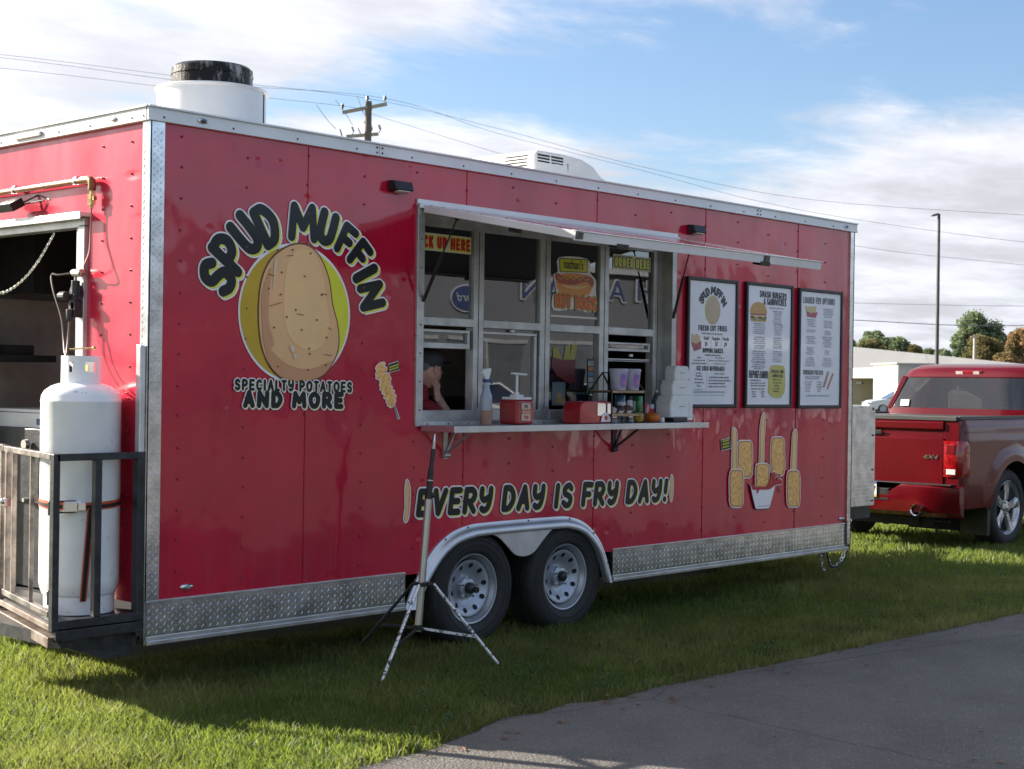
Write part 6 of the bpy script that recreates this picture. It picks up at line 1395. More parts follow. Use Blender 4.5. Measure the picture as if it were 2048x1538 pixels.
m.box(TX+.6, TX+.75, TYC-.85, TYC-.1, -.10, .15); m.cyl((WCX, TYC-.8, WCZ), (WCX, TYC+.8, WCZ), .05); m.cyl((WCX+3.56, TYC-.8, WCZ), (WCX+3.56, TYC+.8, WCZ), .05); m.box(TX+.2, TX+.22, TYC-.62, TYC-.60, -.12, .1)
m.build('chassis', DARK, TRK, smooth=0)
m = MB(); m.tube(catmull([(TX+.1, TYC-.02, .0), (TX+.12, TYC-.12, -.03), (TX+.10, TYC-.24, .03), (TX+.05, TYC-.36, .05), (TX+.1, TYC-.55, .04), (TX+.1, TYC-.8, .03)], 6), .013, n=7); m.build('tow_wiring', BLACK, TRK)
m = MB(); m.prism([(TX+.62+.0, TYC-TW+.04, z) for z in (0,)]*0+[(WCX-.52, TYC-TW+.02, .20), (WCX-.44, TYC-TW+.02, .20), (WCX-.47, TYC-TW+.02, -.12), (WCX-.53, TYC-TW+.02, -.12)], (0, .28, 0)); m.build('mud_flap', BLACK, TRK, smooth=0)
# inner arch liner
for cx_ in (WCX, WCX+3.56):
    for sg in (1, -1):
        m = MB(); m.lathe([(.478, -.02), (.478, .36), (0, .36)], (0, 0, 0), n=30, axis='y', a0=0, a1=PI); m.v = [(cx_+x_, TYC-sg*(TW-.03-y_), WCZ+z_) for x_, y_, z_ in m.v]; m.build('arch_liner', DARK, TRK, smooth=60)
# wheels with five fat spokes
def alloy(cx_, sg):
    yo = TYC-sg*(TW-.055); c = (0, 0, 0); F_ = lambda m: setattr(m, 'v', [(cx_+x_, yo+sg*y_, WCZ+z_) for x_, y_, z_ in m.v])
    m = MB(); m.lathe([(.272, -.004), (.285, -.016), (.33, -.022), (.37, -.008), (WR, .03), (WR, .20), (.37, .24), (.27, .24)], c, n=56, axis='y'); F_(m); ty_ = m.build('tyre', RUBBER, TRK, smooth=40)
    m = MB(); m.lathe([(.25, .22), (.235, .10), (.245, .02), (.262, .002), (.270, -.006), (.276, -.004), (.276, .02)], c, n=56, axis='y'); F_(m); r_ = m.build('rim', mat('alloy_silver', (.50, .50, .52), rough=.25, metal=.8, var=.05), TRK, smooth=40)
    m = MB()
    for k in range(5):
        a = 2*PI*(k+.13)/5; u = Vector((math.cos(a), 0, math.sin(a))); t = Vector((-math.sin(a), 0, math.cos(a))); P = []
        for rr_, hw, dp_ in ((.045, .040, .022), (.10, .038, .012), (.17, .044, .012), (.225, .058, .008), (.262, .070, .004)):
            for w_, e in ((-hw, .020), (-hw*.62, .0), (hw*.62, .0), (hw, .020)): P.append(u*rr_+t*w_+Vector((0, dp_+e, 0)))
        m.add(P, [(i*4+j, i*4+j+1, i*4+j+5, i*4+j+4) for i in range(4) for j in range(3)])
    m.lathe([(.072, .030), (.066, .014), (.03, .004), (0, .002)], c, n=28, axis='y'); F_(m); m.build('spoke', MATS['alloy_silver'], r_, smooth=40)
    m = MB(); 
    for k in range(5): a = 2*PI*(k+.63)/5; m.cyl((.055*math.cos(a), .0, .055*math.sin(a)), (.055*math.cos(a), .03, .055*math.sin(a)), .010, n=6)
    m.lathe([(0, .0), (.028, .002)], c, n=20, axis='y'); F_(m); m.build('lug_nuts', CHROME, r_, smooth=0)
    m = MB(); m.lathe([(0, .13), (.23, .13)], c, n=40, axis='y'); m.lathe([(0, .06), (.16, .06)], c, n=30, axis='y'); F_(m); m.build('brake_disc', BLACKSTEEL, r_, smooth=0)
for cx_ in (WCX, WCX+3.56):
    for sg in (1, -1): alloy(cx_, sg)
# bed cover
m = MB(); m.box(TX+.01, TX+1.95, TYC-TW+.06, TYC+TW-.06, 1.010, 1.030); m.box(TX-.005, TX+.03, TYC-TW+.07, TYC+TW-.07, 1.006, 1.050); m.box(TX+.03, TX+1.95, TYC-TW+.045, TYC-TW+.10, 1.015, 1.052); m.box(TX+.03, TX+1.95, TYC+TW-.10, TYC+TW-.045, 1.015, 1.052)
m.build('bed_cover', mat('vinyl_cover', (.045, .045, .047), rough=.42, var=.1, vscale=3, bump=.2, bscale=200), TRK, smooth=0, bevel=.006)
# cab: floor plan narrows towards the roof
CXR = 11.26
def ring(z, xf, xb, hw, cr=.10):
    return [(xb+.05, TYC-hw, z), (xb, TYC-hw+.09, z), (xb-.02, TYC-hw*.45, z), (xb-.02, TYC+hw*.45, z), (xb, TYC+hw-.09, z), (xb+.05, TYC+hw, z), (xf-.15, TYC+hw, z), (xf, TYC+hw*.7, z), (xf, TYC-hw*.7, z), (xf-.15, TYC-hw, z)]
R_s = [ring(1.0, 14.2, CXR, .945), ring(1.10, 14.05, CXR+.01, .925), ring(1.44, 13.25, CXR+.09, .775), ring(1.52, 13.0, CXR+.13, .735), ring(1.575, 12.8, CXR+.24, .66), ring(1.60, 12.6, CXR+.5, .5)]
def loft(rings_, caps=True):
    m = MB(); k = len(rings_[0]); 
    for r_ in rings_: m.v += r_
    for i in range(len(rings_)-1):
        for j in range(k): m.f.append((i*k+j, i*k+(j+1) % k, (i+1)*k+(j+1) % k, (i+1)*k+j))
    if caps: m.f += [tuple(range(k-1, -1, -1)), tuple(range(len(m.v)-k, len(m.v)))]
    return m
loft(R_s[:2]).build('cab_base', PT, TRK, smooth=45); cr_ = loft(R_s[2:]).build('cab_roof', PT, TRK, smooth=45, bevel=.01)
grow_ = lambda r_, d: [(x-(d if x < 12 else -d), TYC+(y-TYC)*(1-.0), z) for x, y, z in r_]
m = loft([grow_(R_s[1], -.012), grow_(R_s[2], -.012)], False); m.f = [f for f in m.f]; m.build('cab_glass', CARGLASS, TRK, smooth=45)
for a, b in ((0, None), (5, None), (9, None), (6, None)):
    p, q = Vector(R_s[1][a]), Vector(R_s[2][a]); m = MB(); p = p.lerp(Vector((p.x, TYC, p.z)), .025); q = q.lerp(Vector((q.x, TYC, q.z)), .03); m.bar(p+Vector((0, 0, -.02)), q+Vector((0, 0, .008)), .075, .07, up=(1, 0, 0)); m.build('roof_pillar', PT, TRK, smooth=30, bevel=.015)
for sg in (1, -1): p, q = Vector((12.45, TYC-sg*.93, 1.08)), Vector((12.4, TYC-sg*.765, 1.47)); m = MB(); m.bar(p, q, .10, .04, up=(1, 0, 0)); m.build('door_pillar', BLACK, TRK, smooth=0)
m = MB(); m.obox((CXR+.100, TYC-.02, 1.492), (.012, 0, .002), (0, .155, 0), (-.008, 0, .026)); bl = m.build('high_brake_lamp', LENS, TRK, smooth=0, bevel=.006)
m = MB(); m.obox((CXR+.090, TYC-.11, 1.494), (.006, 0, .001), (0, .035, 0), (-.005, 0, .017)); m.obox((CXR+.090, TYC+.085, 1.494), (.006, 0, .001), (0, .04, 0), (-.005, 0, .017)); m.build('cargo_lens', MATS['clear_lens'], bl, smooth=0)
m = MB(); m.obox((CXR+.012, TYC+.70, 1.155), (.002, 0, .0), (0, .052, 0), (.010, 0, .035)); m.build('window_decal', fine_wrap('decal_white', (.6, .62, .6)), TRK, smooth=0)
m = MB()
for dy in (-.45, .45): m.obox((12.3, TYC+dy, 1.16), (.05, 0, .02), (0, .23, 0), (0, 0, .14)); m.obox((12.3, TYC+dy, 1.36), (.04, 0, 0), (0, .13, 0), (0, 0, .06))
m.obox((CXR+.9, TYC-.45, 1.2), (.05, 0, 0), (0, .23, 0), (0, 0, .16)); m.build('seats', mat('tan_seat', (.22, .19, .16), rough=.7), TRK, smooth=0, bevel=.03)
m = MB(); m.box(14.1, 15.15, TYC-.86, TYC+.86, .4, 1.00); m.box(15.1, 15.25, TYC-.84, TYC+.84, .1, .9); m.build('hood', PT, TRK, smooth=30, bevel=.08, seg=4)

# ------------------------------------------------------------------ trailer tongue, stone guard box, hitch chain
m = MB(); m.box(6.715, 7.70, .33, 2.2, .285, 1.157); gb = m.build('tongue_box', PLATE, TR, smooth=0, bevel=.004)
l = MB(); lozenges(l, (6.72, .3298, .29), (1, 0, 0), (0, 0, 1), (0, -1, 0), .97, .86, px=.040, pz=.034); o = l.build('tread_bars', PLATE, gb, smooth=0, fixn=False); o['kind'] = 'stuff'
m = MB()
for x in (6.80, 7.66):
    for z in (1.13, .9, .6, .33): m.ball((x, .326, z), .009, n=5)
m.build('box_bolts', INTERD, gb)['kind'] = 'stuff'
m = MB(); m.bar((6.65, .45, .10), (8.55, 1.24, .12), .10, .13); m.bar((6.65, 2.1, .10), (8.55, 1.30, .12), .10, .13); m.box(6.72, 7.75, .40, 2.1, .17, .28); m.box(8.45, 8.72, 1.20, 1.34, .10, .19); m.cyl((8.72, 1.27, .12), (9.3, 1.27, .10), .035)
m.box(6.75, 7.1, .42, .6, -.02, .16); m.build('tongue_frame', BLACKSTEEL, TR, smooth=0)
m = MB(); m.cyl((7.95, 1.0, .28), (7.95, 1.0, -.22), .032, n=12); m.box(7.90, 8.00, .95, 1.05, -.26, -.235); m.cyl((7.95, 1.0, .28), (7.95, 1.0, .62), .028, n=12); m.build('tongue_jack', BLACKSTEEL, TR, smooth=40)
m = MB(); m.cyl((7.15, .345, .17), (7.30, .345, .17), .030, n=14); m.box(7.05, 7.25, .34, .38, .04, .09); m.build('plug_holder', CHROME, TR, smooth=40, bevel=.004)
m = MB()
def chain(pts, m):
    P_ = catmull(pts, 12); q = [P_[0]]
    for a in P_:
        while (a-q[-1]).length > .034: q.append(q[-1]+(a-q[-1]).normalized()*.034)
    for i, (a, b) in enumerate(zip(q[:-1], q[1:])):
        d = (b-a).normalized(); e = d.orthogonal().normalized(); s_ = e if i % 2 else d.cross(e); c = (a+b)/2
        m.tube([c+d*.025*math.cos(t*PI/4)+s_*.013*math.sin(t*PI/4) for t in range(8)], .0042, n=5, closed=True)
chain([(6.98, .36, .12), (6.96, .34, .0), (6.94, .34, -.10), (7.00, .34, -.19), (7.10, .34, -.20), (7.22, .34, -.10), (7.32, .36, .06)], m)
chain([(6.80, .35, .0), (6.85, .34, -.10), (6.87, .34, -.20), (6.95, .34, -.22)], m)
m.build('safety_chain', MATS['chain_zinc'], TR, smooth=40)
m = MB(); m.tube(catmull([(6.95, .36, .03), (6.92, .33, -.08), (7.0, .33, -.20), (7.2, .33, -.16), (7.35, .36, .03)], 6), .007, n=6); m.build('breakaway_cable', BLACK, TR)
# ------------------------------------------------------------------ far surroundings
def P(u, v, d):
    r_ = ray(u, v)/3040.07; return CAM+r_*d
def Pz(u, z, d):
    p = P(u, 764, d); return Vector((p.x, p.y, z))
WOODP = mat('weathered_pole', (.17, .14, .115), rough=.85, vscale=6, stretch=(8, 8, 1), var=.3); INS = mat('porcelain', (.10, .095, .09), rough=.3); GREYM = mat('galvanised', (.42, .43, .44), rough=.5, metal=.5)
UP = thing('utility_pole', 'wooden utility pole with a tilted crossarm and cutouts behind the trailer roof', 'utility pole', tuple(Pz(735, G, 70)))
tp_ = P(737, 203, 70); m = MB(); m.cyl((tp_.x, tp_.y, G), tuple(tp_), .20, .155, n=14); m.build('pole', WOODP, UP, smooth=40)
def at70(u, v): return P(u, v, 70)
m = MB(); m.bar(at70(685, 225), at70(774, 208), .11, .15); m.build('crossarm', mat('pale_timber', (.38, .33, .26), rough=.8, vscale=5), UP, smooth=0)
m = MB(); m.bar(at70(693, 273), at70(757, 268), .11, .14); m.build('crossarm', MATS['pale_timber'], UP, smooth=0)
m = MB(); m.bar(at70(744, 218), at70(728, 246), .04, .04); m.build('brace', GREYM, UP, smooth=0)
for u, v in ((685, 219), (735, 203), (770, 203)):
    m = MB(); a = at70(u, v); m.cyl(tuple(a), tuple(a+Vector((0, 0, .12))), .03, n=8); m.cyl(tuple(a+Vector((0, 0, .10))), tuple(a+Vector((0, 0, .26))), .085, .055, n=12); m.build('insulator', INS, UP, smooth=40)
for u, v in ((704, 254), (741, 250), (758, 250)):
    m = MB(); a = at70(u, v); b_ = at70(u+3, v+9); m.cyl(tuple(a), tuple(b_), .055, n=10); m.cyl(tuple(b_), tuple(at70(u, v+15)), .03, n=8); m.build('fuse_cutout', GREYM, UP, smooth=40)
for u, v in ((720, 268), (738, 270)):
    m = MB(); m.bar(at70(u-4, v-12), at70(u+4, v+6), .05, .05); m.build('switch_arm', GREYM, UP, smooth=0)
m = MB(); m.bar(at70(680, 258), at70(684, 272), .05, .05); m.build('switch_arm', BLACK, UP, smooth=0)
WIRE = mat('power_cable', (.16, .16, .18), rough=.6)
def wire(pts, lb, r0=.009):
    pp = [P(*p) for p in pts]; m = MB(); c = catmull([tuple(p) for p in pp], 10)
    m.tube(c, [max(.006, r0*((q-CAM).length/80)) for q in c], n=5); return tag(m.build('power_line', WIRE), lb, 'power line', 'overhead power lines')
wire([(-500, 68, 52), (0, 109, 61), (400, 158, 65), (735, 197, 70), (1000, 258, 84), (1300, 337, 98), (1630, 400, 118), (2048, 430, 150), (2500, 455, 190)], 'uppermost overhead power line, over the middle of the pole')
wire([(-500, 76, 52), (0, 115, 61), (400, 166, 65), (772, 197, 70), (1000, 268, 84), (1300, 345, 98), (1507, 400, 112), (1720, 440, 128), (2048, 484, 160), (2500, 530, 200)], 'overhead power line from the right end of the crossarm')
wire([(-500, 96, 52), (0, 136, 61), (400, 182, 65), (685, 212, 70), (743, 228, 72), (1003, 308, 84), (1300, 395, 98), (1700, 490, 128), (2048, 530, 165), (2500, 575, 210)], 'lowest line from the left end of the crossarm')
wire([(1500, 600, 130), (1705, 606, 140), (2048, 612, 160), (2400, 608, 180)], 'thin level power line crossing behind the lamp post', .009)
wire([(1500, 632, 100), (1705, 640, 110), (1900, 650, 118), (2048, 651, 124), (2400, 648, 140)], 'thick level cable crossing behind the lamp post', .020)
for u, v, z0 in ((640, 207, 262), (648, 191, 248), (688, 190, 262)): pass
m = MB(); m.tube(catmull([tuple(at70(671, 200)), tuple(at70(690, 225)), tuple(at70(705, 250))], 5), .012, n=4); m.tube(catmull([tuple(at70(715, 192)), tuple(at70(724, 220)), tuple(at70(740, 250))], 5), .012, n=4); m.tube(catmull([tuple(at70(633, 210)), tuple(at70(655, 240)), tuple(at70(672, 258))], 5), .012, n=4)
m.build('jumper_wires', WIRE, UP)
# tall parking lot lamp post
lp = Pz(1872.5, G, 72); top = P(1878, 428, 72); LP = thing('lamp_post', 'tall thin dark lamp post rising behind the pickup cab', 'lamp post', tuple(lp))
m = MB(); m.cyl((top.x, top.y, G), tuple(top), .10, .07, n=12); m.cyl((top.x, top.y, G), (top.x, top.y, G+.7), .3, n=16); m.build('pole', mat('bronze_pole', (.07, .068, .066), rough=.5), LP, smooth=40)
m = MB(); m.bar(top, P(1866, 431, 72), .08, .10); m.bar(P(1869, 430, 72), P(1863, 432, 72), .22, .06); m.build('lamp_head', MATS['bronze_pole'], LP, smooth=0)
sp_ = P(1950, 671, 140); UP2 = thing('utility_pole', 'small distant utility pole in front of the big green tree', 'utility pole', (sp_.x, sp_.y, G)); m = MB(); m.cyl((sp_.x, sp_.y, G), tuple(sp_), .20, .15, n=10); m.build('pole', mat('pale_pole', (.42, .36, .30), rough=.8), UP2); m = MB(); m.bar(P(1942, 673, 140), P(1958, 671, 140), .12, .12); m.build('crossarm', MATS['pale_pole'], UP2, smooth=0)
# long low building
a0_, a1_ = Pz(1480, G, 178), Pz(2120, G, 104); dv = (a1_-a0_); Lb = dv.length; dv.normalize(); nb = Vector((-dv.y, dv.x, 0)); nb = nb if nb.dot(AF) > 0 else -nb
STU = mat('cream_stucco', (.50, .45, .36), rough=.8, var=.04, vscale=.5); GRR = mat('grey_metal_roof', (.12, .123, .130), rough=.5, var=.05, vscale=.2); WHB = mat('white_stucco', (.50, .49, .46), rough=.8, var=.03, vscale=.3)
BD = thing('low_building', 'long low cream building with wide grey metal roof beyond the pickup', 'building', tuple(a0_))
def bb(t0, t1, n0, n1, z0, z1):
    m = MB(); m.obox(a0_+dv*((t0+t1)/2)+nb*((n0+n1)/2)+Vector((0, 0, (z0+z1)/2-G)), dv*(t1-t0)/2, nb*(n1-n0)/2, Vector((0, 0, (z1-z0)/2))); return m
def tu(u):   # distance along the front for a photo column
    lo, hi = 0., Lb
    for _ in range(40):
        mid = (lo+hi)/2; q = a0_+dv*mid-CAM; uu = 1024+3040.07*q.dot(AR)/q.dot(AF)
        if uu < u: lo = mid
        else: hi = mid
    return lo
bb(0, Lb, 3, 16, G, 2.9).build('wall', STU, BD, smooth=0)
m = MB(); e0, e1 = -1.2, 9.; q = [Pz(1480, 3.2, 177), Pz(2120, 2.5, 103), Pz(2120, 2.9, 108), Pz(1480, 7.6, 190)]
q2 = [Pz(2120, 2.6, 135), Pz(1480, 3.2, 215)]
m.add(q+q2+[p-Vector((0, 0, .3)) for p in q[:2]], [(0, 1, 2, 3), (3, 2, 4, 5), (0, 6, 7, 1)]); rf = m.build('roof', GRR, BD, smooth=0, fixn=False)
m = MB(); s_ = 2.
while s_ < 0: p0, p1 = q[0].lerp(q[1], s_), q[3].lerp(q[2], s_); m.bar(p0, p1, .04, .02); s_ += .02
t0, t1, t2, t3 = tu(1600), tu(1706), tu(1781), tu(1831)
bb(t0, t2, -1.0, 3, 2.15, 3.05).build('header_wall', WHB, BD, smooth=0); bb(t2, t3, -1.6, 3, G, 3.30).build('entrance_block', WHB, BD, smooth=0); bb(t2-.2, t3+.2, -1.8, 3, 3.30, 3.42).build('block_cornice', WHB, BD, smooth=0)
bb(t1-.4, t1+1.2, -.8, 3, G, 2.15).build('pilaster', STU, BD, smooth=0)
g_ = bb(tu(1712), t2, 2.4, 2.6, G, 1.50); dr = g_.build('garage_door', mat('grey_door', (.16, .15, .15), rough=.6, var=.05), BD, smooth=0); bb(tu(1735), tu(1746), -1.1, -.95, 1.62, 1.82).build('wall_lamp', BLACK, BD, smooth=0)
for u0, u1, h in ((1962, 1982, 1.0), (1985, 1996, .6), (2000, 2034, .9)):
    tA, tB = tu(u0), tu(u1); bb(tA, tB, 4, 7, 2.6, 2.75+h).build('rooftop_unit', WHB, BD, smooth=0)
# ------------------------------------------------------------------ cars
def make_car(name, label, col, loc, rz, group=None):
    t = thing(name, label, 'car', (0, 0, 0), group); pm_ = mat(name+'_paint_%d' % len(MATS), col, rough=.25, var=.03, coat=1); m = MB()
    body = [(-2.3, .28), (-2.32, .70), (-2.2, .92), (-1.0, 1.0), (1.35, .98), (2.1, .84), (2.28, .62), (2.28, .28)]
    m.prism([(x, -.9, z) for x, z in body], (0, 1.8, 0)); m.build('body', pm_, t, smooth=30, bevel=.07, seg=3)
    cab = [(-2.15, .93), (-1.85, 1.50), (-1.5, 1.58), (.25, 1.56), (1.25, .96)]
    m = MB(); m.add([(x, -.86+.16*max(0, (z-.93)/.6), z) for x, z in cab]+[(x, .86-.16*max(0, (z-.93)/.6), z) for x, z in cab], [(0, 1, 2, 3, 4), (9, 8, 7, 6, 5)]+[(i, 5+i, 5+(i+1) % 5, (i+1) % 5) for i in range(5)]); m.build('cabin_glass', CARGLASS, t, smooth=0)
    m = MB(); m.prism([(x, -.71, z) for x, z in ((-1.86, 1.49), (-1.5, 1.595), (.25, 1.575), (.32, 1.53), (-1.8, 1.53))], (0, 1.42, 0)); m.build('roof', pm_, t, smooth=30, bevel=.03)
    for x0_, x1_, z1_ in ((-2.13, -1.84, 1.52), (-.65, -.62, 1.55), (1.22, .24, 1.55)):
        for sg in (-1, 1): m = MB(); m.bar((x0_, sg*.86, .95), (x1_, sg*.72, z1_), .07, .06, up=(1, 0, 0)); m.build('pillar', pm_, t, smooth=0)
    for x_ in (-1.4, 1.4):
        for sg in (-1, 1):
            m = MB(); m.cyl((x_, sg*.90, .33), (x_, sg*.68, .33), .33, n=24); wl = m.build('tyre', RUBBER, t, smooth=40, bevel=.02); m = MB(); m.cyl((x_, sg*.905, .33), (x_, sg*.80, .33), .20, n=20); m.build('rim', RIMM, wl, smooth=40)
    for sg in (-1, 1):
        m = MB(); m.box(2.2, 2.30, sg*.80-.12, sg*.80+.10, .62, .76); m.build('headlight', CHROME, t, smooth=0, bevel=.02); m = MB(); m.box(-2.34, -2.24, sg*.78-.12, sg*.78+.10, .68, .88); m.build('tail_lamp', LENS, t, smooth=0, bevel=.02)
    t.location = loc; t.rotation_euler = (0, 0, rz); return t
cp_ = Pz(1806, G, 92); wc = make_car('parked_car', 'white car parked beyond the grass, partly hidden by the pickup cab', (.72, .73, .74), tuple(cp_), math.atan2(AR.y, AR.x)+PI)
wc.scale = (1, 1, .93)
# ------------------------------------------------------------------ trees
def leafmat(name, a, b):
    m = bpy.data.materials.new(name); m.use_nodes = True; t = NT(m.node_tree); t.n.clear()
    nz = t.new('ShaderNodeTexNoise', i_Vector=t.new('ShaderNodeTexCoord').outputs['Object'], i_Scale=.55, i_Detail=5.0)
    c = t.mix(t.ramp(nz.outputs[0], .38, .62), a, b); d = t.new('ShaderNodeBsdfDiffuse'); t.l.new(c, d.inputs[0]); e = t.new('ShaderNodeBsdfTranslucent'); t.l.new(c, e.inputs[0])
    t.new('ShaderNodeOutputMaterial', i_Surface=t.new('ShaderNodeMixShader', i_0=.35, i_1=d.outputs[0], i_2=e.outputs[0]).outputs[0]); return m
GRN = leafmat('leaf_green', (.15, .20, .11), (.25, .30, .17)); OLI = leafmat('leaf_olive', (.13, .135, .06), (.24, .20, .09)); ORA = leafmat('leaf_orange', (.20, .18, .09), (.34, .22, .11)); BARK = mat('bark', (.09, .075, .06), rough=.9, vscale=6)  # leaf tones are lightened: the haze of distance is put into the colour
def tree(u, v0, v1, d, wpx, m_, lb, seed, nleaf=13000, lobes=34, grp='trees beyond the building'):
    """crown between photo rows v0 (top) and v1 (bottom), about wpx wide"""
    r_ = np.random.default_rng(seed); k = d/3040.07; top_, bot = P(u, v0, d), P(u, v1, d); h = (v1-v0)*k; w_ = wpx*k/2; base = Vector((top_.x, top_.y, G))
    t = thing('tree', lb, 'tree', tuple(base), grp); m = MB(); cz_ = bot.z+h*.45
    trunk = [base, base+Vector((.1, .05, (cz_-G)*.5)), Vector((top_.x, top_.y, cz_))]; m.tube(trunk, [.32, .24, .12], n=8)
    cs = []
    for i in range(lobes):
        th = r_.random()*2*PI; f = r_.random()**.6; zz = bot.z+h*(.16+.72*r_.random()); lim = math.sin(PI*min(.98, max(.1, (zz-bot.z)/h*.82+.14)))
        c = Vector((top_.x+math.cos(th)*w_*.68*f*lim, top_.y+math.sin(th)*w_*.68*f*lim, zz)); cs.append((c, (.14+.13*r_.random())*min(w_, h)))
        if i % 2 == 0: m.tube([Vector((top_.x, top_.y, bot.z+h*.1+(zz-bot.z)*.3)), (Vector((top_.x, top_.y, zz))+c)/2-Vector((0, 0, .3)), c], [.11, .07, .03], n=5)
    cs.append((Vector((top_.x, top_.y, top_.z-h*.14)), h*.15)); m.build('trunk', BARK, t)
    N_ = nleaf; ci = r_.integers(0, len(cs), N_); C = np.array([tuple(c[0]) for c in cs])[ci]; R = np.array([c[1] for c in cs])[ci]
    dr_ = r_.normal(size=(N_, 3)); dr_ /= np.linalg.norm(dr_, axis=1)[:, None]; pos = C+dr_*(R*r_.random(N_)**.6*1.45)[:, None]*np.array([1, 1, .82]); s_ = (.07+.11*r_.random(N_))*d/140
    a = r_.normal(size=(N_, 3)); a /= np.linalg.norm(a, axis=1)[:, None]; b = np.cross(a, r_.normal(size=(N_, 3))); b /= np.linalg.norm(b, axis=1)[:, None]
    v = np.stack([pos-a*s_[:, None], pos+b*s_[:, None]*.6, pos+a*s_[:, None], pos-b*s_[:, None]*.6], 1)-np.array(tuple(base))
    me = bpy.data.meshes.new('crown'); me.vertices.add(N_*4); me.vertices.foreach_set('co', v.astype(np.float32).reshape(-1)); me.loops.add(N_*4); me.loops.foreach_set('vertex_index', np.arange(N_*4, dtype=np.int32)); me.polygons.add(N_); me.polygons.foreach_set('loop_start', (np.arange(N_)*4).astype(np.int32)); me.update(calc_edges=True)
    me.materials.append(m_); o = bpy.data.objects.new('crown', me); COL.objects.link(o); o.parent = t
for i, a in enumerate(((1690, 668, 720, 205, 90, GRN, 'green tree at the trailer edge, left end of the far wood'), (1752, 663, 722, 200, 84, GRN, 'rounded green tree in the middle of the far wood'), (1745, 682, 725, 190, 80, OLI, 'olive brown tree low in the far wood'), (1795, 675, 725, 198, 74, GRN, 'green tree with thinning top on the far wood slope'), (1828, 690, 728, 196, 50, OLI, 'small olive tree ending the far wood on the right'), (1858, 700, 730, 230, 55, GRN, 'tiny distant tree just left of the lamp post'), (1888, 699, 730, 225, 46, GRN, 'tiny distant tree just right of the lamp post'),
        (1950, 621, 735, 150, 98, GRN, 'tallest green spreading tree right of the lamp post'), (1925, 662, 735, 150, 62, GRN, 'left lower limb mass of green foliage beside the tallest tree'), (1990, 640, 740, 150, 70, GRN, 'dense green tree behind the tallest tree on its right'), (1960, 672, 745, 142, 110, OLI, 'olive tree in front of the foot of the tallest tree'), (2042, 656, 740, 140, 84, ORA, 'orange tinted autumn tree at the right edge'), (2012, 706, 740, 135, 60, ORA, 'low orange bush above the white roof units'), (2110, 650, 745, 150, 110, OLI, 'olive tree beyond the right edge'))):
    tree(*a, seed=20+i)
# hedge of woods far round the horizon so that the land does not end in a bare line
m = MB(); r_ = random.Random(4); N_ = 200; pts = []
for i in range(N_):
    a = 2*PI*i/N_; pts.append((420*math.cos(a), 420*math.sin(a), 4+3*r_.random()+2*math.sin(i*.7)))
vs = [(x, y, G) for x, y, z in pts]+[(x*1.02, y*1.02, z) for x, y, z in pts]+[(x*1.1, y*1.1, z) for x, y, z in pts]
m.add(vs, [(i, (i+1) % N_, N_+(i+1) % N_, N_+i) for i in range(N_)]+[(N_+i, N_+(i+1) % N_, 2*N_+(i+1) % N_, 2*N_+i) for i in range(N_)])
tag(m.build('distant_woods', leafmat('far_leaf', (.05, .075, .035), (.09, .09, .04)), smooth=0), 'low line of far woods closing off the fields', 'woods', kind='stuff')
# ------------------------------------------------------------------ car dealership across the lot, behind the photographer, seen mirrored in the glass
DL = thing('dealership_building', 'wide pale dealership building mirrored in the serving windows', 'building', (40, -35, G))
FAC = mat('panel_grey', (.060, .065, .076), rough=.5, var=.05, vscale=.3); SHOW = mat('showroom_glass', (.05, .06, .07), rough=.06, coat=1)
m = MB(); m.box(8, 92, -60, -35, G, 6.0); m.build('wall', FAC, DL, smooth=0)
m = MB(); m.box(7.6, 92.4, -60.4, -34.6, 6.0, 6.25); m.build('parapet', mat('parapet_metal', (.30, .31, .33), rough=.4, metal=.5), DL, smooth=0)
for i, x in enumerate(range(12, 90, 5)):
    if 52 < x < 58: continue
    m = MB(); m.box(x, x+4.3, -35.02, -34.97, G+.5, 2.9); g_ = m.build('showroom_window', SHOW, DL, smooth=0); m = MB(); m.box(x+2.1, x+2.2, -34.98, -34.90, G+.5, 2.9); m.box(x-.1, x+4.4, -34.98, -34.88, 2.9, 3.05); m.build('window_mullion', ALU, g_, smooth=0)
m = MB(); m.box(53, 58, -35.0, -32.5, 3.0, 3.5); m.box(53, 53.4, -33, -32.6, G, 3.0); m.box(57.6, 58, -33, -32.6, G, 3.0); m.build('entrance_canopy', ALUW, DL, smooth=0)
BLUE = mat('sign_blue', (.008, .018, .065), rough=.3, coat=.6)
SGN = mat('sign_return', (.20, .21, .23), rough=.4)
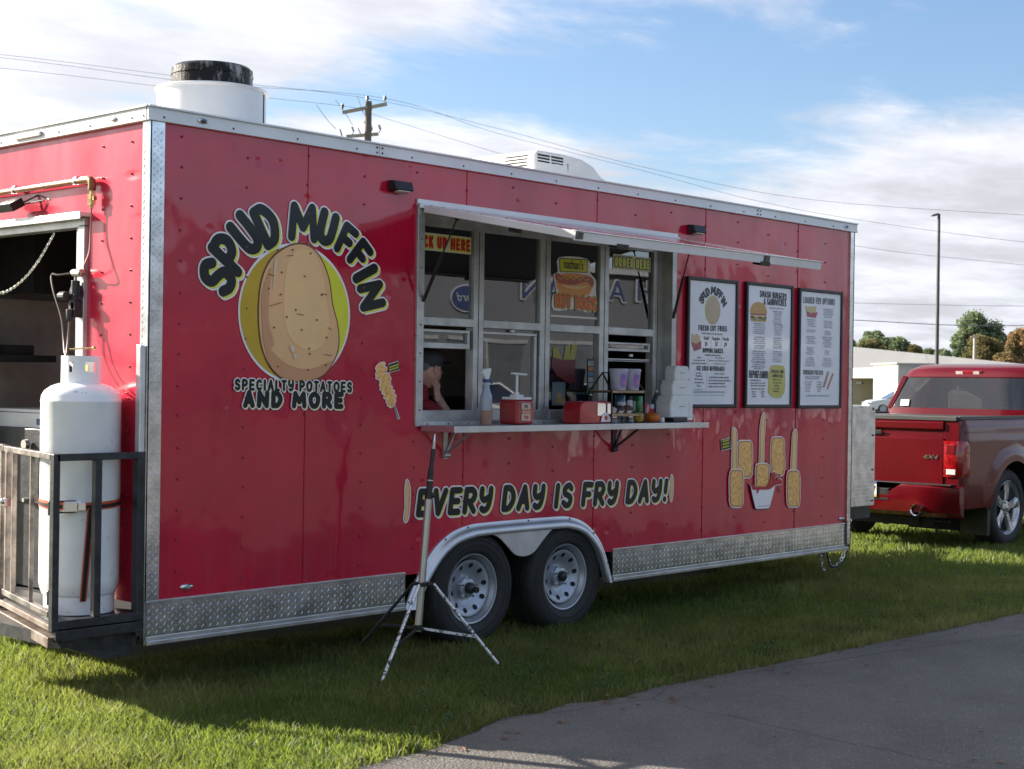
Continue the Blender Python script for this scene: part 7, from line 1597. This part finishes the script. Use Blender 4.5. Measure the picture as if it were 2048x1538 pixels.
def sign_text(s, x, z, size, m_, y, sx=1., bold=.0, ext=.04, shear=0.):
    cu = bpy.data.curves.new('t', 'FONT'); cu.body = s; cu.size = size; cu.align_x = 'CENTER'; cu.extrude = ext; cu.offset = bold; cu.shear = shear; cu.resolution_u = 3
    ob = bpy.data.objects.new('t', cu); me = bpy.data.meshes.new_from_object(ob)
    b = MB(); b.add([(x-p.co.x*sx, y+p.co.z, z+p.co.y) for p in me.vertices], [tuple(p.vertices) for p in me.polygons]); b.build('sign_letter', m_, DL, smooth=0)
    bpy.data.objects.remove(ob); bpy.data.curves.remove(cu); bpy.data.meshes.remove(me)
for c, x, z in (('H', 49.0, 4.98), ('A', 47.2, 4.90), ('A', 43.0, 4.72), ('N', 41.7, 4.68)):
    sign_text(c, x, z, 1.25, SGN, -34.90, sx=1.35, bold=.06, ext=.03); sign_text(c, x, z+.02, 1.22, BLUE, -34.84, sx=1.35, bold=.0, ext=.03)
m = MB(); q = ell(37.95, 4.56, .98, .56, 40); m.prism([(x, -34.98, z) for x, z in q], (0, .10, 0)); m.build('sign_oval', SGN, DL, smooth=30)
m = MB(); q = ell(37.95, 4.56, .92, .50, 40); m.prism([(x, -34.9, z) for x, z in q], (0, .05, 0)); m.build('sign_oval', BLUE, DL, smooth=30)
sign_text('Ford', 37.95, 4.42, .52, SGN, -34.83, sx=1.15, shear=.35, ext=.01)
# cars on the sunny lot
c1 = make_car('parked_car', 'silver car on the sunny lot, nearest the trailer front', (.45, .46, .48), (34, -24, G), PI/2, 'cars on the dealership lot'); c2 = make_car('parked_car', 'dark blue car on the sunny lot', (.03, .05, .12), (37.2, -24.3, G), PI/2, 'cars on the dealership lot')
for i, (src, x, y, lb) in enumerate(((c1, 27.5, -24.2, 'silver car on the lot, second in its row'), (c2, 24.3, -24, 'dark blue car on the lot, left end of its row'), (c1, 43.6, -24.1, 'silver car on the lot before the entrance'), (c2, 46.8, -24.1, 'dark blue car on the lot before the entrance'))):
    dup(src, (x, y, G), PI/2, label=lb)
